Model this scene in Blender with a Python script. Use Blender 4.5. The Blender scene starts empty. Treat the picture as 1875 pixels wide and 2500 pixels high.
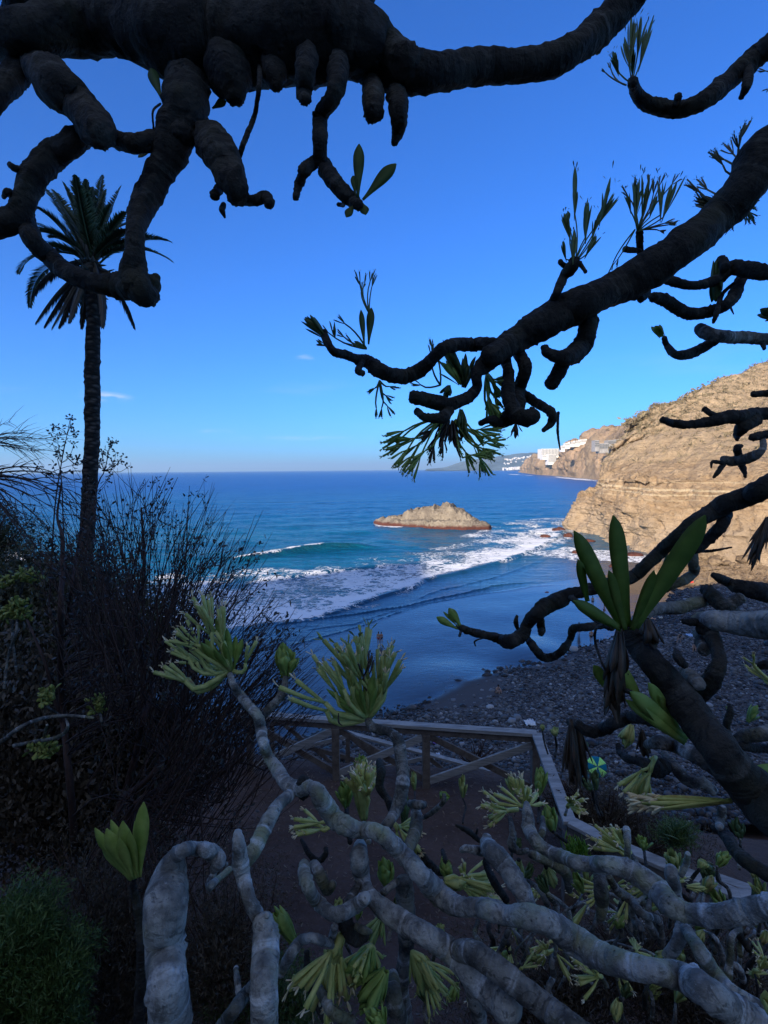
import bpy, math, random
import numpy as np
from mathutils import Vector, Matrix, noise as mnoise
R = math.radians
scn = bpy.context.scene
col = scn.collection

# ------------------------------------------------------------------ camera
H = 23.0                      # eye height above the sea
FPX = 1250.0                  # focal length in photograph pixels
PITCH, ROLL = 4.72, 0.49
cam_d = bpy.data.cameras.new('camera')
cam = bpy.data.objects.new('camera', cam_d); col.objects.link(cam)
cam_d.sensor_fit = 'VERTICAL'; cam_d.sensor_height = 36; cam_d.sensor_width = 27
cam_d.lens = 36 * FPX / 2500
cam_d.clip_start = 0.05; cam_d.clip_end = 200000
MC = Matrix.Translation((0, 0, H)) @ Matrix.Rotation(R(90 - PITCH), 4, 'X') @ Matrix.Rotation(R(-ROLL), 4, 'Z')
cam.matrix_world = MC
scn.camera = cam

# ------------------------------------------------------------------ light
SUN_EL = 20.0
SAZ = Vector((-0.56, -0.83, 0)).normalized()          # towards the sun, on the ground
SVEC = Vector((SAZ.x * math.cos(R(SUN_EL)), SAZ.y * math.cos(R(SUN_EL)), math.sin(R(SUN_EL))))
sd = bpy.data.lights.new('sun', 'SUN'); sd.energy = 5.0; sd.angle = R(0.5); sd.color = (1.0, 0.87, 0.72)
sun = bpy.data.objects.new('sun', sd); col.objects.link(sun)
sun.rotation_euler = SVEC.to_track_quat('Z', 'Y').to_euler()
world = bpy.data.worlds.new('World'); scn.world = world; world.use_nodes = True
wt = world.node_tree; wt.nodes.clear()
wo = wt.nodes.new('ShaderNodeOutputWorld'); wb = wt.nodes.new('ShaderNodeBackground')
sky = wt.nodes.new('ShaderNodeTexSky'); sky.sky_type = 'NISHITA'; sky.sun_disc = False
sky.sun_elevation = R(SUN_EL); sky.sun_rotation = math.atan2(SAZ.x, SAZ.y)
sky.air_density = 1.0; sky.dust_density = 0.35; sky.ozone_density = 2.5; sky.altitude = 0
# the air's own blue deepened a little, then thin cirrus and a low bank over the horizon
hs = wt.nodes.new('ShaderNodeHueSaturation'); hs.inputs['Saturation'].default_value = 1.0
hs.inputs['Hue'].default_value = 0.5
tint = wt.nodes.new('ShaderNodeMixRGB'); tint.blend_type = 'MULTIPLY'; tint.inputs[0].default_value = 1; tint.inputs[2].default_value = (.25, .80, 1.78, 1)
wt.links.new(sky.outputs[0], tint.inputs[1]); wt.links.new(tint.outputs[0], hs.inputs['Color'])
tc = wt.nodes.new('ShaderNodeTexCoord'); sep = wt.nodes.new('ShaderNodeSeparateXYZ')
wt.links.new(tc.outputs['Generated'], sep.inputs[0])
def wmath(op, a, b=None, c=None):
    n = wt.nodes.new('ShaderNodeMath'); n.operation = op
    for i, v in enumerate((a, b, c)):
        if v is None: continue
        if isinstance(v, (int, float)): n.inputs[i].default_value = v
        else: wt.links.new(v, n.inputs[i])
    return n.outputs[0]
def wnoise(scale, sx, sy, sz, detail=5):
    m = wt.nodes.new('ShaderNodeMapping'); m.inputs['Scale'].default_value = (sx, sy, sz)
    wt.links.new(tc.outputs['Generated'], m.inputs[0])
    n = wt.nodes.new('ShaderNodeTexNoise'); n.inputs['Scale'].default_value = scale; n.inputs['Detail'].default_value = detail
    wt.links.new(m.outputs[0], n.inputs['Vector']); return n.outputs[0]
def wstep(v, a, b):
    n = wt.nodes.new('ShaderNodeMapRange'); n.interpolation_type = 'SMOOTHSTEP'
    n.inputs[1].default_value = a; n.inputs[2].default_value = b; wt.links.new(v, n.inputs[0]); return n.outputs[0]
z = sep.outputs['Z']
cir = wmath('MULTIPLY', wstep(wnoise(3.0, 1, 1, 6), 0.57, 0.75), wmath('MULTIPLY', wstep(z, 0.03, 0.07), wmath('SUBTRACT', 1.0, wstep(z, 0.14, 0.22))))
cir = wmath('MULTIPLY', cir, 0.28)
top = wmath('ADD', 0.004, wmath('MULTIPLY', wnoise(5.0, 1, 1, 0.1), 0.022))
bank = wmath('MULTIPLY', wmath('GREATER_THAN', wmath('SUBTRACT', top, z), 0.0), 0.0)
bank = wmath('MULTIPLY', wstep(wmath('SUBTRACT', top, z), -0.001, 0.0015), 0.32)
cir = wmath('MULTIPLY', cir, .25)
for (az, el, wx, wz_, am) in ((-.4656, .1265, .050, .011, .55), (-.144, .2085, .022, .008, .4), (-.155, .0615, .16, .006, .22), (-.31, .072, .05, .006, .25), (.09, .047, .10, .005, .2)):
    dv = wt.nodes.new('ShaderNodeVectorMath'); dv.operation = 'SUBTRACT'; wt.links.new(tc.outputs['Generated'], dv.inputs[0])
    dn = Vector((az, math.sqrt(1 - az * az - el * el), el)); dv.inputs[1].default_value = dn
    mp = wt.nodes.new('ShaderNodeMapping'); mp.inputs['Scale'].default_value = (1 / wx, 1 / wx, 1 / wz_); mp.inputs['Rotation'].default_value = (0, R(-6), 0); wt.links.new(dv.outputs[0], mp.inputs[0])
    ln = wt.nodes.new('ShaderNodeVectorMath'); ln.operation = 'LENGTH'; wt.links.new(mp.outputs[0], ln.inputs[0])
    bl = wmath('MULTIPLY', wmath('SUBTRACT', 1.0, wstep(ln.outputs['Value'], .1, 1.0)), wmath('MULTIPLY', wstep(wnoise(28.0, 1, 1, 3.5, 6), .38, .68), am)); cir = wmath('ADD', cir, bl)
m1 = wt.nodes.new('ShaderNodeMixRGB'); wt.links.new(cir, m1.inputs[0]); wt.links.new(hs.outputs[0], m1.inputs[1]); m1.inputs[2].default_value = (7.0, 7.2, 7.4, 1)
m2 = wt.nodes.new('ShaderNodeMixRGB'); wt.links.new(bank, m2.inputs[0]); wt.links.new(m1.outputs[0], m2.inputs[1]); m2.inputs[2].default_value = (1.7, 4.4, 8.6, 1)
# added pale veil, unseen overhead and behind, neutralising and top-lighting the foreground
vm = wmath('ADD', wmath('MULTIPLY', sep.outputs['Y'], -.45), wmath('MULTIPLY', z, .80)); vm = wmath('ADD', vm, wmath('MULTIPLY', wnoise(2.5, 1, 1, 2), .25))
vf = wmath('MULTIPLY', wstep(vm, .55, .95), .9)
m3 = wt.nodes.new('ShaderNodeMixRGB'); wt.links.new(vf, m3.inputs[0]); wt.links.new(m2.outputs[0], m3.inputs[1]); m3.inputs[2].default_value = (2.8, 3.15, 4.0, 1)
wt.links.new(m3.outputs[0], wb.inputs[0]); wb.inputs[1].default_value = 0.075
wt.links.new(wb.outputs[0], wo.inputs[0])
scn.view_settings.view_transform = 'Standard'; scn.view_settings.look = 'None'
scn.view_settings.exposure = 0.85; scn.view_settings.gamma = 1.0
scn.cycles.max_bounces = 6; scn.cycles.volume_bounces = 0
scn.cycles.use_denoising = True

# ------------------------------------------------------------------ pixel <-> world helpers
def P(px, py, d):
    "the point seen at photograph pixel px, py, d metres in front of the camera"
    return MC @ Vector(((px - 937.5) / FPX * d, -(py - 1250) / FPX * d, -d))
def G(px, py, z=0.0):
    "the point at height z seen at photograph pixel px, py"
    a = MC.translation; b = P(px, py, 1.0) - a
    return a + b * ((z - a.z) / b.z)
def depth(p): return -(MC.inverted() @ p).z
def PZ(px, d, z):
    "the point in screen column px, d metres away, at height z"
    a = P(px, 0, d).z; b = P(px, 1000, d).z
    return P(px, (z - a) / (b - a) * 1000, d)
CR = {'S': (0, 0, 1), 'A': (0, 0, .6028), 'B': (875, 0, .6028), 'C': (700, 600, .7083), 'D': (0, 950, .4822),
      'E': (700, 1150, .4822), 'F': (1200, 850, .4069), 'G': (1175, 1350, .4219), 'H': (0, 1700, .4219),
      'I': (500, 1650, .4219), 'J': (1100, 1800, .4671), 'K': (350, 1400, .4219), 'L': (1500, 1500, .2713), 'M': (1000, 1750, .3014)}
def cx(c, x, y): o = CR[c]; return o[0] + x * o[2], o[1] + y * o[2]

# ------------------------------------------------------------------ object helpers
def tag(o, label=None, cat=None, group=None, kind=None):
    if label: o['label'] = label
    if cat: o['category'] = cat
    if group: o['group'] = group
    if kind: o['kind'] = kind
    return o
def empty(name, loc, label, cat, group=None):
    o = bpy.data.objects.new(name, None); col.objects.link(o); o.location = loc; o.empty_display_size = .2
    return tag(o, label, cat, group)
class MB:
    "collects shapes into one mesh"
    def __init__(s): s.v = []; s.f = []; s.m = []; s.n = 0; s.al = {}
    def add(s, verts, faces, mi=0):
        b = s.n; s.v.append(np.asarray(verts, dtype=np.float64).reshape(-1, 3)); s.n += len(s.v[-1])
        for f in faces: s.f.append(tuple(i + b for i in f)); s.m.append(mi)
    def grid(s, g, mi=0, wrap=False):
        g = np.asarray(g); r, c = g.shape[:2]; b = s.n
        s.v.append(g.reshape(-1, 3)); s.n += r * c
        for i in range(r - 1):
            for j in range(c if wrap else c - 1):
                k = (j + 1) % c
                s.f.append((b + i * c + j, b + i * c + k, b + (i + 1) * c + k, b + (i + 1) * c + j)); s.m.append(mi)
    def box(s, c, x, y, zv, mi=0):
        "box from centre and three half-axis vectors"
        c, x, y, zv = map(Vector, (c, x, y, zv)); v = []
        for k in (-1, 1):
            for a, b in ((-1, -1), (1, -1), (1, 1), (-1, 1)): v.append(c + x * a + y * b + zv * k)
        s.add(v, [(3, 2, 1, 0), (4, 5, 6, 7), (0, 1, 5, 4), (1, 2, 6, 5), (2, 3, 7, 6), (3, 0, 4, 7)], mi)
    def beam(s, a, b, w, h, up=Vector((0, 0, 1)), mi=0):
        a, b = Vector(a), Vector(b); d = b - a; side = d.cross(up).normalized(); u = side.cross(d).normalized()
        s.box((a + b) / 2, d / 2, side * w / 2, u * h / 2, mi)
    def build(s, name, mats, parent=None, smooth=True, bevel=0):
        loc = parent.location.copy() if parent else Vector((0, 0, 0))
        if parent and parent.parent: loc += parent.parent.location
        V = np.concatenate(s.v) - np.array(loc)
        me = bpy.data.meshes.new(name); me.from_pydata(V.tolist(), [], s.f)
        for m in (mats if isinstance(mats, (list, tuple)) else [mats]): me.materials.append(m)
        me.polygons.foreach_set('material_index', s.m)
        if smooth: me.polygons.foreach_set('use_smooth', [True] * len(s.f))
        me.update()
        if s.al:
            q = np.zeros(s.n, np.float32)
            for k, a in s.al.items(): q[k:k + len(a)] = a
            at = me.attributes.new('along', 'FLOAT', 'POINT'); at.data.foreach_set('value', q)
        o = bpy.data.objects.new(name, me); col.objects.link(o)
        if parent: o.parent = parent
        if bevel:
            b = o.modifiers.new('bevel', 'BEVEL'); b.width = bevel; b.segments = 2; b.limit_method = 'ANGLE'
        return o
def np_mesh(name, V, F, mats, smooth=True, attrs=None, mi=None):
    "fast mesh from numpy arrays; F is (n, k)"
    me = bpy.data.meshes.new(name); V = np.asarray(V, dtype=np.float32); F = np.asarray(F, dtype=np.int32)
    me.vertices.add(len(V)); me.vertices.foreach_set('co', V.ravel())
    k = F.shape[1]; me.loops.add(F.size); me.loops.foreach_set('vertex_index', F.ravel())
    me.polygons.add(len(F)); me.polygons.foreach_set('loop_start', np.arange(0, F.size, k, dtype=np.int32))
    try: me.polygons.foreach_set('loop_total', np.full(len(F), k, dtype=np.int32))
    except Exception: pass
    me.polygons.foreach_set('use_smooth', np.full(len(F), smooth))
    for m in (mats if isinstance(mats, (list, tuple)) else [mats]): me.materials.append(m)
    if mi is not None: me.polygons.foreach_set('material_index', np.asarray(mi, dtype=np.int32))
    for nm, arr in (attrs or {}).items():
        a = me.attributes.new(nm, 'FLOAT', 'POINT'); a.data.foreach_set('value', np.asarray(arr, dtype=np.float32).ravel())
    me.update(); me.validate()
    o = bpy.data.objects.new(name, me); col.objects.link(o); return o
def grid_faces(r, c):
    i = np.arange(r - 1)[:, None] * c + np.arange(c - 1)[None, :]
    return np.stack([i, i + 1, i + c + 1, i + c], -1).reshape(-1, 4)

def spline(pts, n):
    "Catmull-Rom through rows of numbers, n samples"
    p = np.asarray(pts, float)
    if len(p) == 2: t = np.linspace(0, 1, n)[:, None]; return p[0] * (1 - t) + p[1] * t
    q = np.vstack([2 * p[0] - p[1], p, 2 * p[-1] - p[-2]])
    L = np.concatenate([[0], np.cumsum(np.linalg.norm(np.diff(p[:, :3], axis=0), axis=1) + 1e-9)])
    out = []
    for s in np.linspace(0, L[-1], n):
        i = min(int(np.searchsorted(L, s, 'right')) - 1, len(p) - 2); t = (s - L[i]) / (L[i + 1] - L[i])
        a, b, c, d = q[i:i + 4]
        out.append(.5 * (2 * b + (c - a) * t + (2 * a - 5 * b + 4 * c - d) * t * t + (3 * b - a - 3 * c + d) * t ** 3))
    return np.array(out)

def pl_dist(X, Y, line):
    "distance of points to a world polyline, with side (left of travel is positive) and parameter 0..1"
    best = np.full(X.shape, 1e9); side = np.zeros(X.shape); par = np.zeros(X.shape); n = len(line) - 1
    for i in range(n):
        ax, ay = line[i][0], line[i][1]; bx, by = line[i + 1][0], line[i + 1][1]; dx, dy = bx - ax, by - ay
        t = ((X - ax) * dx + (Y - ay) * dy) / (dx * dx + dy * dy); tc_ = np.clip(t, 0, 1)
        d = np.hypot(X - ax - tc_ * dx, Y - ay - tc_ * dy); m = d < best - 1e-9
        best[m] = d[m]; side[m] = np.sign((dx * (Y - ay) - dy * (X - ax)))[m]; par[m] = ((i + tc_) / n)[m]
    return best, side, par
def in_poly(X, Y, poly):
    ins = np.zeros(X.shape, bool); n = len(poly)
    for i in range(n):
        x1, y1 = poly[i][:2]; x2, y2 = poly[(i + 1) % n][:2]
        if y1 == y2: continue
        c = ((y1 > Y) != (y2 > Y)) & (X < (x2 - x1) * (Y - y1) / (y2 - y1) + x1); ins ^= c
    return ins
def sdf(X, Y, poly):
    d, _, _ = pl_dist(X, Y, list(poly) + [poly[0]]); return np.where(in_poly(X, Y, poly), d, -d)
def sst(x, a, b):
    t = np.clip((x - a) / (b - a), 0, 1); return t * t * (3 - 2 * t)
# lattice value noise on numpy arrays
_rs = np.random.RandomState(5); _T = _rs.rand(256, 256)
def vnoise(x, y):
    xi = np.floor(x).astype(int); yi = np.floor(y).astype(int); fx = x - xi; fy = y - yi
    fx = fx * fx * (3 - 2 * fx); fy = fy * fy * (3 - 2 * fy)
    a = _T[xi & 255, yi & 255]; b = _T[(xi + 1) & 255, yi & 255]; c = _T[xi & 255, (yi + 1) & 255]; d = _T[(xi + 1) & 255, (yi + 1) & 255]
    return (a * (1 - fx) + b * fx) * (1 - fy) + (c * (1 - fx) + d * fx) * fy - .5
def fbm(x, y, o=4):
    s = 0; a = 1
    for k in range(o): s = s + a * vnoise(x * 2 ** k + 17 * k, y * 2 ** k + 31 * k); a *= .5
    return s

# ------------------------------------------------------------------ materials
class NT:
    def __init__(s, name, rough=.8, spec=.3):
        s.m = bpy.data.materials.new(name); s.m.use_nodes = True; s.t = s.m.node_tree
        s.b = s.t.nodes['Principled BSDF']; s.b.inputs['Roughness'].default_value = rough; s.b.inputs['Specular IOR Level'].default_value = spec
        s.co = s.t.nodes.new('ShaderNodeTexCoord').outputs['Object']
    def put(s, v, sock):
        if isinstance(v, (int, float)): sock.default_value = v
        elif isinstance(v, tuple): sock.default_value = v if len(v) == 4 else (*v, 1)
        else: s.t.links.new(v, sock)
    def noise(s, scale, detail=5, rough=.6, sc=(1, 1, 1), dist=0, vec=None):
        mp = s.t.nodes.new('ShaderNodeMapping'); mp.inputs['Scale'].default_value = sc; s.t.links.new(vec or s.co, mp.inputs[0])
        n = s.t.nodes.new('ShaderNodeTexNoise'); n.inputs['Scale'].default_value = scale; n.inputs['Detail'].default_value = detail
        n.inputs['Roughness'].default_value = rough; n.inputs['Distortion'].default_value = dist
        s.t.links.new(mp.outputs[0], n.inputs['Vector']); return n.outputs[0]
    def vor(s, scale, feature='F1', sc=(1, 1, 1), out=0, vec=None):
        mp = s.t.nodes.new('ShaderNodeMapping'); mp.inputs['Scale'].default_value = sc; s.t.links.new(vec or s.co, mp.inputs[0])
        n = s.t.nodes.new('ShaderNodeTexVoronoi'); n.feature = feature; n.inputs['Scale'].default_value = scale
        s.t.links.new(mp.outputs[0], n.inputs['Vector']); return n.outputs[out]
    def rng(s, v, a, b, c=0., d=1., smooth=True):
        n = s.t.nodes.new('ShaderNodeMapRange'); n.interpolation_type = 'SMOOTHSTEP' if smooth else 'LINEAR'
        s.put(v, n.inputs[0]); s.put(a, n.inputs[1]); s.put(b, n.inputs[2]); s.put(c, n.inputs[3]); s.put(d, n.inputs[4]); return n.outputs[0]
    def mix(s, f, a, b, mode='MIX'):
        n = s.t.nodes.new('ShaderNodeMixRGB'); n.blend_type = mode; s.put(f, n.inputs[0]); s.put(a, n.inputs[1]); s.put(b, n.inputs[2]); return n.outputs[0]
    def math(s, op, a, b=0.):
        n = s.t.nodes.new('ShaderNodeMath'); n.operation = op; s.put(a, n.inputs[0]); s.put(b, n.inputs[1]); return n.outputs[0]
    def attr(s, name):
        n = s.t.nodes.new('ShaderNodeAttribute'); n.attribute_name = name; return n.outputs['Fac']
    def sepz(s, ax='Z', vec=None):
        n = s.t.nodes.new('ShaderNodeSeparateXYZ'); s.t.links.new(vec or s.co, n.inputs[0]); return n.outputs[ax]
    def bump(s, h, strength=.5, dist=.02, nrm=None):
        n = s.t.nodes.new('ShaderNodeBump'); n.inputs['Strength'].default_value = strength; n.inputs['Distance'].default_value = dist
        s.put(h, n.inputs['Height'])
        if nrm: s.t.links.new(nrm, n.inputs['Normal'])
        s.t.links.new(n.outputs[0], s.b.inputs['Normal']); return n.outputs[0]
    def color(s, c): s.put(c, s.b.inputs['Base Color'])
    def rough(s, c): s.put(c, s.b.inputs['Roughness'])
def plain(name, c, rough=.8, var=.25, scale=20):
    n = NT(name, rough); f = n.noise(scale, 4); d = tuple(x * (1 - var) for x in c); e = tuple(min(1, x * (1 + var)) for x in c)
    n.color(n.mix(n.rng(f, .3, .7), d, e)); n.bump(f, .3, .3 / scale); return n.m

# ------------------------------------------------------------------ setting: sea, beach, slopes, cliffs
# shore lines in world coordinates, found from where they lie in the photograph
def W(lst, z=0.0): return [G(x, y, z) for x, y in lst]
SHORE = W([(100, 1640), (450, 1620), (600, 1592), (760, 1560), (920, 1508), (1060, 1470), (1180, 1445), (1330, 1422), (1430, 1408), (1500, 1398), (1560, 1388), (1640, 1378), (1900, 1378)])
PEB = W([(600, 1850), (780, 1785), (912, 1752), (1037, 1712), (1110, 1680), (1206, 1640), (1327, 1616), (1414, 1586), (1470, 1572), (1560, 1540), (1610, 1510), (1625, 1470), (1640, 1445), (1700, 1425), (1900, 1415), (2300, 1410)], .8)
def beach_z(X, Y):
    d, s, _ = pl_dist(X, Y, SHORE); land = -d * s                       # land lies right of the line
    d2, s2, _ = pl_dist(X, Y, PEB); peb = np.maximum(0, -d2 * s2)
    z = np.where(land > 0, .028 * np.minimum(land, 40) , .06 * land)
    z = z + 2.6 * (1 - np.exp(-peb / 22)) + .12 * fbm(X / 9, Y / 9, 3) * sst(land, 2, 9)
    return z, land, peb
# dark sand
s_ = NT('wet_black_sand', .3, .6)
f = s_.noise(.25, 4); wet = s_.attr('wet'); g = s_.noise(45, 3)
s_.color(s_.mix(wet, s_.mix(g, (.045, .038, .036), (.075, .062, .056)), s_.mix(f, (.030, .028, .028), (.040, .037, .036))))
s_.rough(s_.rng(s_.math('ADD', wet, s_.math('MULTIPLY', s_.math('SUBTRACT', f, .5), .5)), .25, .9, .85, .10))
s_.bump(s_.math('ADD', s_.noise(.9, 5, .6, (1, 2.2, 1)), s_.math('MULTIPLY', g, .05)), .35, .09)
M_sand = s_.m
xs = np.arange(-70, 135, .55); ys = np.concatenate([np.arange(28, 150, .55), np.arange(150, 235, 1.1)])
X, Y = np.meshgrid(xs, ys); Z, land, peb = beach_z(X, Y)
sw1 = W([(640, 1534), (700, 1521), (820, 1507), (990, 1480), (1060, 1463), (1134, 1450), (1206, 1432), (1327, 1417)], .1)
sw2 = W([(700, 1575), (760, 1560), (845, 1538), (940, 1506), (1000, 1482)], .2)
sw3 = W([(1000, 1470), (1080, 1440), (1200, 1412), (1290, 1380), (1340, 1360)], .05)
sw4 = W([(700, 1545), (860, 1520), (1010, 1478), (1150, 1455), (1300, 1432), (1400, 1425)], .1)
def swash(X, Y):
    h = 0
    for ln, a, w in ((sw1, .14, .45), (sw2, .10, .4), (sw3, .09, .5), (sw4, .06, .5)):
        wob = .9 * fbm(X / 5, Y / 5, 3)
        d, s, p = pl_dist(X, Y, ln); e = d * s + wob
        h = h + a * np.exp(-np.abs(e) / w) * (e > 0) * sst(np.minimum(p, 1 - p), .0, .12) * (d < 4) + 0 * d
        h = h + a * np.exp(-(e / .25) ** 2) * sst(np.minimum(p, 1 - p), .0, .12) * (d < 4)
    return h
Z = Z + swash(X, Y) * .6
dome = (1 - sst(np.hypot(X - G(1095, 1660, .8).x, (Y - G(1095, 1660, .8).y) * .8), 0, 8)) * .45
Z = Z + dome + (1 - sst(np.hypot(X - G(1300, 1590, .8).x, (Y - G(1300, 1590, .8).y) * .7), 0, 6)) * .35
wetv = np.clip(1 - peb / 2, 0, 1) * np.clip(1 - dome * .75 * (1 + 1.5 * fbm(X / 3, Y / 3, 4)), 0, 1) * (1 - .55 * sst(land, 24, 40))
beach = np_mesh('beach', np.stack([X, Y, Z], -1).reshape(-1, 3), grid_faces(len(ys), len(xs)), M_sand, attrs={'wet': wetv})
tag(beach, kind='structure')

# sea: one sheet from the swash to past the horizon, finer near the shore
w_ = NT('sea_water', .09, .32)
dp = w_.attr('deep'); fm = w_.attr('foam'); cr = w_.attr('crest')
chop = w_.noise(.9, 6, .62, (1, 1.9, 1)); chop2 = w_.noise(.16, 4, .6, (.7, 2.0, 1)); big = w_.noise(.02, 4, .55, (.6, 2.2, 1))
shallow = w_.mix(w_.rng(dp, 0, .35), (.010, .05, .09), (.0, .115, .205))
wc = w_.mix(w_.rng(dp, .35, 1.), shallow, (.0, .095, .36))
wc = w_.mix(w_.rng(big, .35, .7, 0, .6), wc, w_.mix(.5, wc, (.001, .03, .11)))
stk = w_.noise(.22, 5, .65, (.5, 1.8, 1)); wc = w_.mix(w_.rng(stk, .42, .62, .0, .55), wc, w_.mix(.6, wc, (.0, .012, .03)))
wc = w_.mix(w_.math('MULTIPLY', cr, .75), wc, (.002, .05, .06))
ve = w_.t.nodes.new('ShaderNodeVectorMath'); ve.operation = 'MULTIPLY_ADD'
w_.t.links.new(w_.co, ve.inputs[0]); ve.inputs[1].default_value = (1, 1, 1)
nz = w_.t.nodes.new('ShaderNodeTexNoise'); nz.inputs['Scale'].default_value = .5; w_.t.links.new(w_.co, nz.inputs['Vector'])
sc_ = w_.t.nodes.new('ShaderNodeVectorMath'); sc_.operation = 'SCALE'; sc_.inputs['Scale'].default_value = 3.2
w_.t.links.new(nz.outputs['Color'], sc_.inputs[0]); w_.t.links.new(sc_.outputs[0], ve.inputs[2])
lace = w_.vor(.42, 'DISTANCE_TO_EDGE', (1, 1.5, 1), 0, ve.outputs[0]); lace2 = w_.vor(1.5, 'DISTANCE_TO_EDGE', (1, 1.5, 1), 0, ve.outputs[0])
lc = w_.math('ADD', w_.rng(lace, 0., .28, .55, 0.), w_.rng(lace2, 0., .3, .42, 0.))
lc = w_.math('ADD', lc, w_.math('MULTIPLY', w_.noise(2.5, 5), .35))
fmask = w_.math('MULTIPLY', w_.rng(w_.math('ADD', lc, w_.math('MULTIPLY', fm, 1.15)), .98, 1.30), w_.rng(fm, .02, .16))
w_.color(w_.mix(fmask, wc, (.86, .87, .88)))
w_.rough(w_.mix(fmask, w_.rng(dp, 0, 1, .08, .34), (.9, .9, .9)))
hh = w_.math('ADD', w_.math('MULTIPLY', chop, .62), w_.math('MULTIPLY', chop2, 1.5))
hh = w_.math('ADD', w_.math('MULTIPLY', hh, w_.rng(dp, 0, .3, .12, 1.)), w_.math('MULTIPLY', fmask, .25))
w_.bump(hh, 1., .9)
M_sea = w_.m
rows = [44.0]
while rows[-1] < 90000:
    d = rows[-1]; rows.append(d + max(.32, d * d / (H * FPX) * .8) if d < 3000 else d * 1.25)
rows = np.array(rows); ang = np.linspace(R(-56), R(56), 520)
Dg, Ag = np.meshgrid(rows, ang, indexing='ij'); X = Dg * np.tan(Ag) * .78; Y = Dg
FOAM = W([(250, 1575), (380, 1560), (560, 1543), (700, 1519), (820, 1497), (917, 1463), (1013, 1434), (1036, 1419), (1134, 1397), (1230, 1370), (1303, 1344), (1365, 1312), (1378, 1296), (1330, 1288), (1279, 1299), (1158, 1340), (1037, 1369), (960, 1380), (893, 1386), (700, 1408), (500, 1418), (250, 1430)])
LACE = W([(250, 1590), (560, 1560), (820, 1510), (1050, 1432), (1300, 1362), (1400, 1330), (1420, 1285), (1395, 1262), (1340, 1262), (1250, 1268), (1180, 1292), (1080, 1326), (960, 1352), (820, 1365), (700, 1386), (250, 1408)])
SPOTS = [W(l) for l in ([(1290, 1352), (1380, 1335), (1500, 1345), (1600, 1358), (1620, 1375), (1500, 1372), (1400, 1368)],
                        [(912, 1272), (960, 1278), (1012, 1276), (1020, 1283), (960, 1290), (915, 1283)],
                        [(560, 1363), (640, 1354), (700, 1344), (785, 1336), (795, 1338), (700, 1348), (640, 1360), (560, 1368)],
                        [(1080, 1270), (1200, 1240), (1330, 1225), (1400, 1215), (1400, 1240), (1250, 1262), (1120, 1290)],
                        [(-200, 1345), (60, 1345), (80, 1370), (-200, 1380)], [(150, 1470), (330, 1480), (340, 1490), (150, 1500)],
                        [(1360, 1163.5), (1452, 1170.5), (1462, 1174.5), (1400, 1170.5), (1350, 1166)], [(1240, 1157), (1290, 1160), (1320, 1163), (1250, 1158.8)])]
near = (Dg < 330)
foam = np.zeros(X.shape); d0 = sdf(X[near], Y[near], FOAM)
dfr, sfr, _ = pl_dist(X[near], Y[near], FOAM[:13])
fb = fbm(X[near] / 6, Y[near] / 6, 4)
v = sst(d0 + 3 * fb, -.5, 2.5) * (.33 + .62 * np.exp(-dfr / 4.5) + .75 * np.clip(fb, -.35, .5))
dl = sdf(X[near], Y[near], LACE); v = np.maximum(v, sst(dl + 5 * fb, 0, 5) * (.17 + .5 * fb))
foam[near] = v
for k, sp in enumerate(SPOTS):
    if k >= 6:
        m = (Dg > 700) & (Dg < 4500); wd = 22
    else: m = near; wd = 1.3
    q = sdf(X[m], Y[m], sp); foam[m] = np.maximum(foam[m], sst(q + wd * 1.2 * fbm(X[m] / wd / 4, Y[m] / wd / 4, 3), -wd * .3, wd) * [.45, .62, .62, .0, .7, .6, .9, .8][k])
CREST = W([(540, 1375), (600, 1364), (700, 1348), (790, 1338), (880, 1335), (960, 1338)])
dc, scs, pc = pl_dist(X[near], Y[near], CREST)
e = dc * scs; taper = sst(np.minimum(pc, 1 - pc), 0, .3)
hgt = np.zeros(X.shape); crest = np.zeros(X.shape)
hgt[near] += 1.15 * np.exp(-np.where(e > 0, (e / 5.) ** 2, (e / 1.7) ** 2)) * taper
crest[near] = np.exp(-np.where(e > 0, (e / 2.0) ** 2, (e / 3.2) ** 2)) * taper
C2 = W([(560, 1430), (760, 1400), (900, 1385), (1000, 1380)]); dc, scs, pc = pl_dist(X[near], Y[near], C2); e = dc * scs
hgt[near] += .55 * np.exp(-np.where(e > 0, (e / 3.) ** 2, (e / 1.2) ** 2)) * sst(np.minimum(pc, 1 - pc), 0, .2)
hgt[near] += .45 * np.exp(-np.where(d0 > 0, (d0 / 2.5) ** 2, (d0 / .5) ** 2)) * (dfr < 8) * sst(Dg[near], 70, 90)
dS, sS, _ = pl_dist(X, Y, SHORE); off = dS * sS
amp = sst(off, 8, 60) * (1 - sst(Dg, 700, 2500))
hgt += amp * (.42 * fbm(X / 9, Y / 3.6, 4) + .5 * np.sin((Y * .93 - X * .36) / 4.6 + 2.2 * fbm(X / 30, Y / 30, 3)) * .35 * sst(Dg, 60, 150) + .5 * fbm(X / 40, Y / 14, 3))
hgt += swash(X, Y) * (1 - sst(off, 20, 40)) + .02
hgt += .05 * fbm(X / 2., Y / 1.2, 3) * sst(off, 0, 6)
deep = .03 + .32 * sst(off, 6, 40) + .30 * sst(Dg, 130, 300) + .35 * sst(Dg, 280, 900)
sea = np_mesh('sea', np.stack([X, Y, hgt], -1).reshape(-1, 3), grid_faces(*X.shape), M_sea, attrs={'foam': foam, 'deep': deep, 'crest': crest})
tag(sea, kind='structure')

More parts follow.
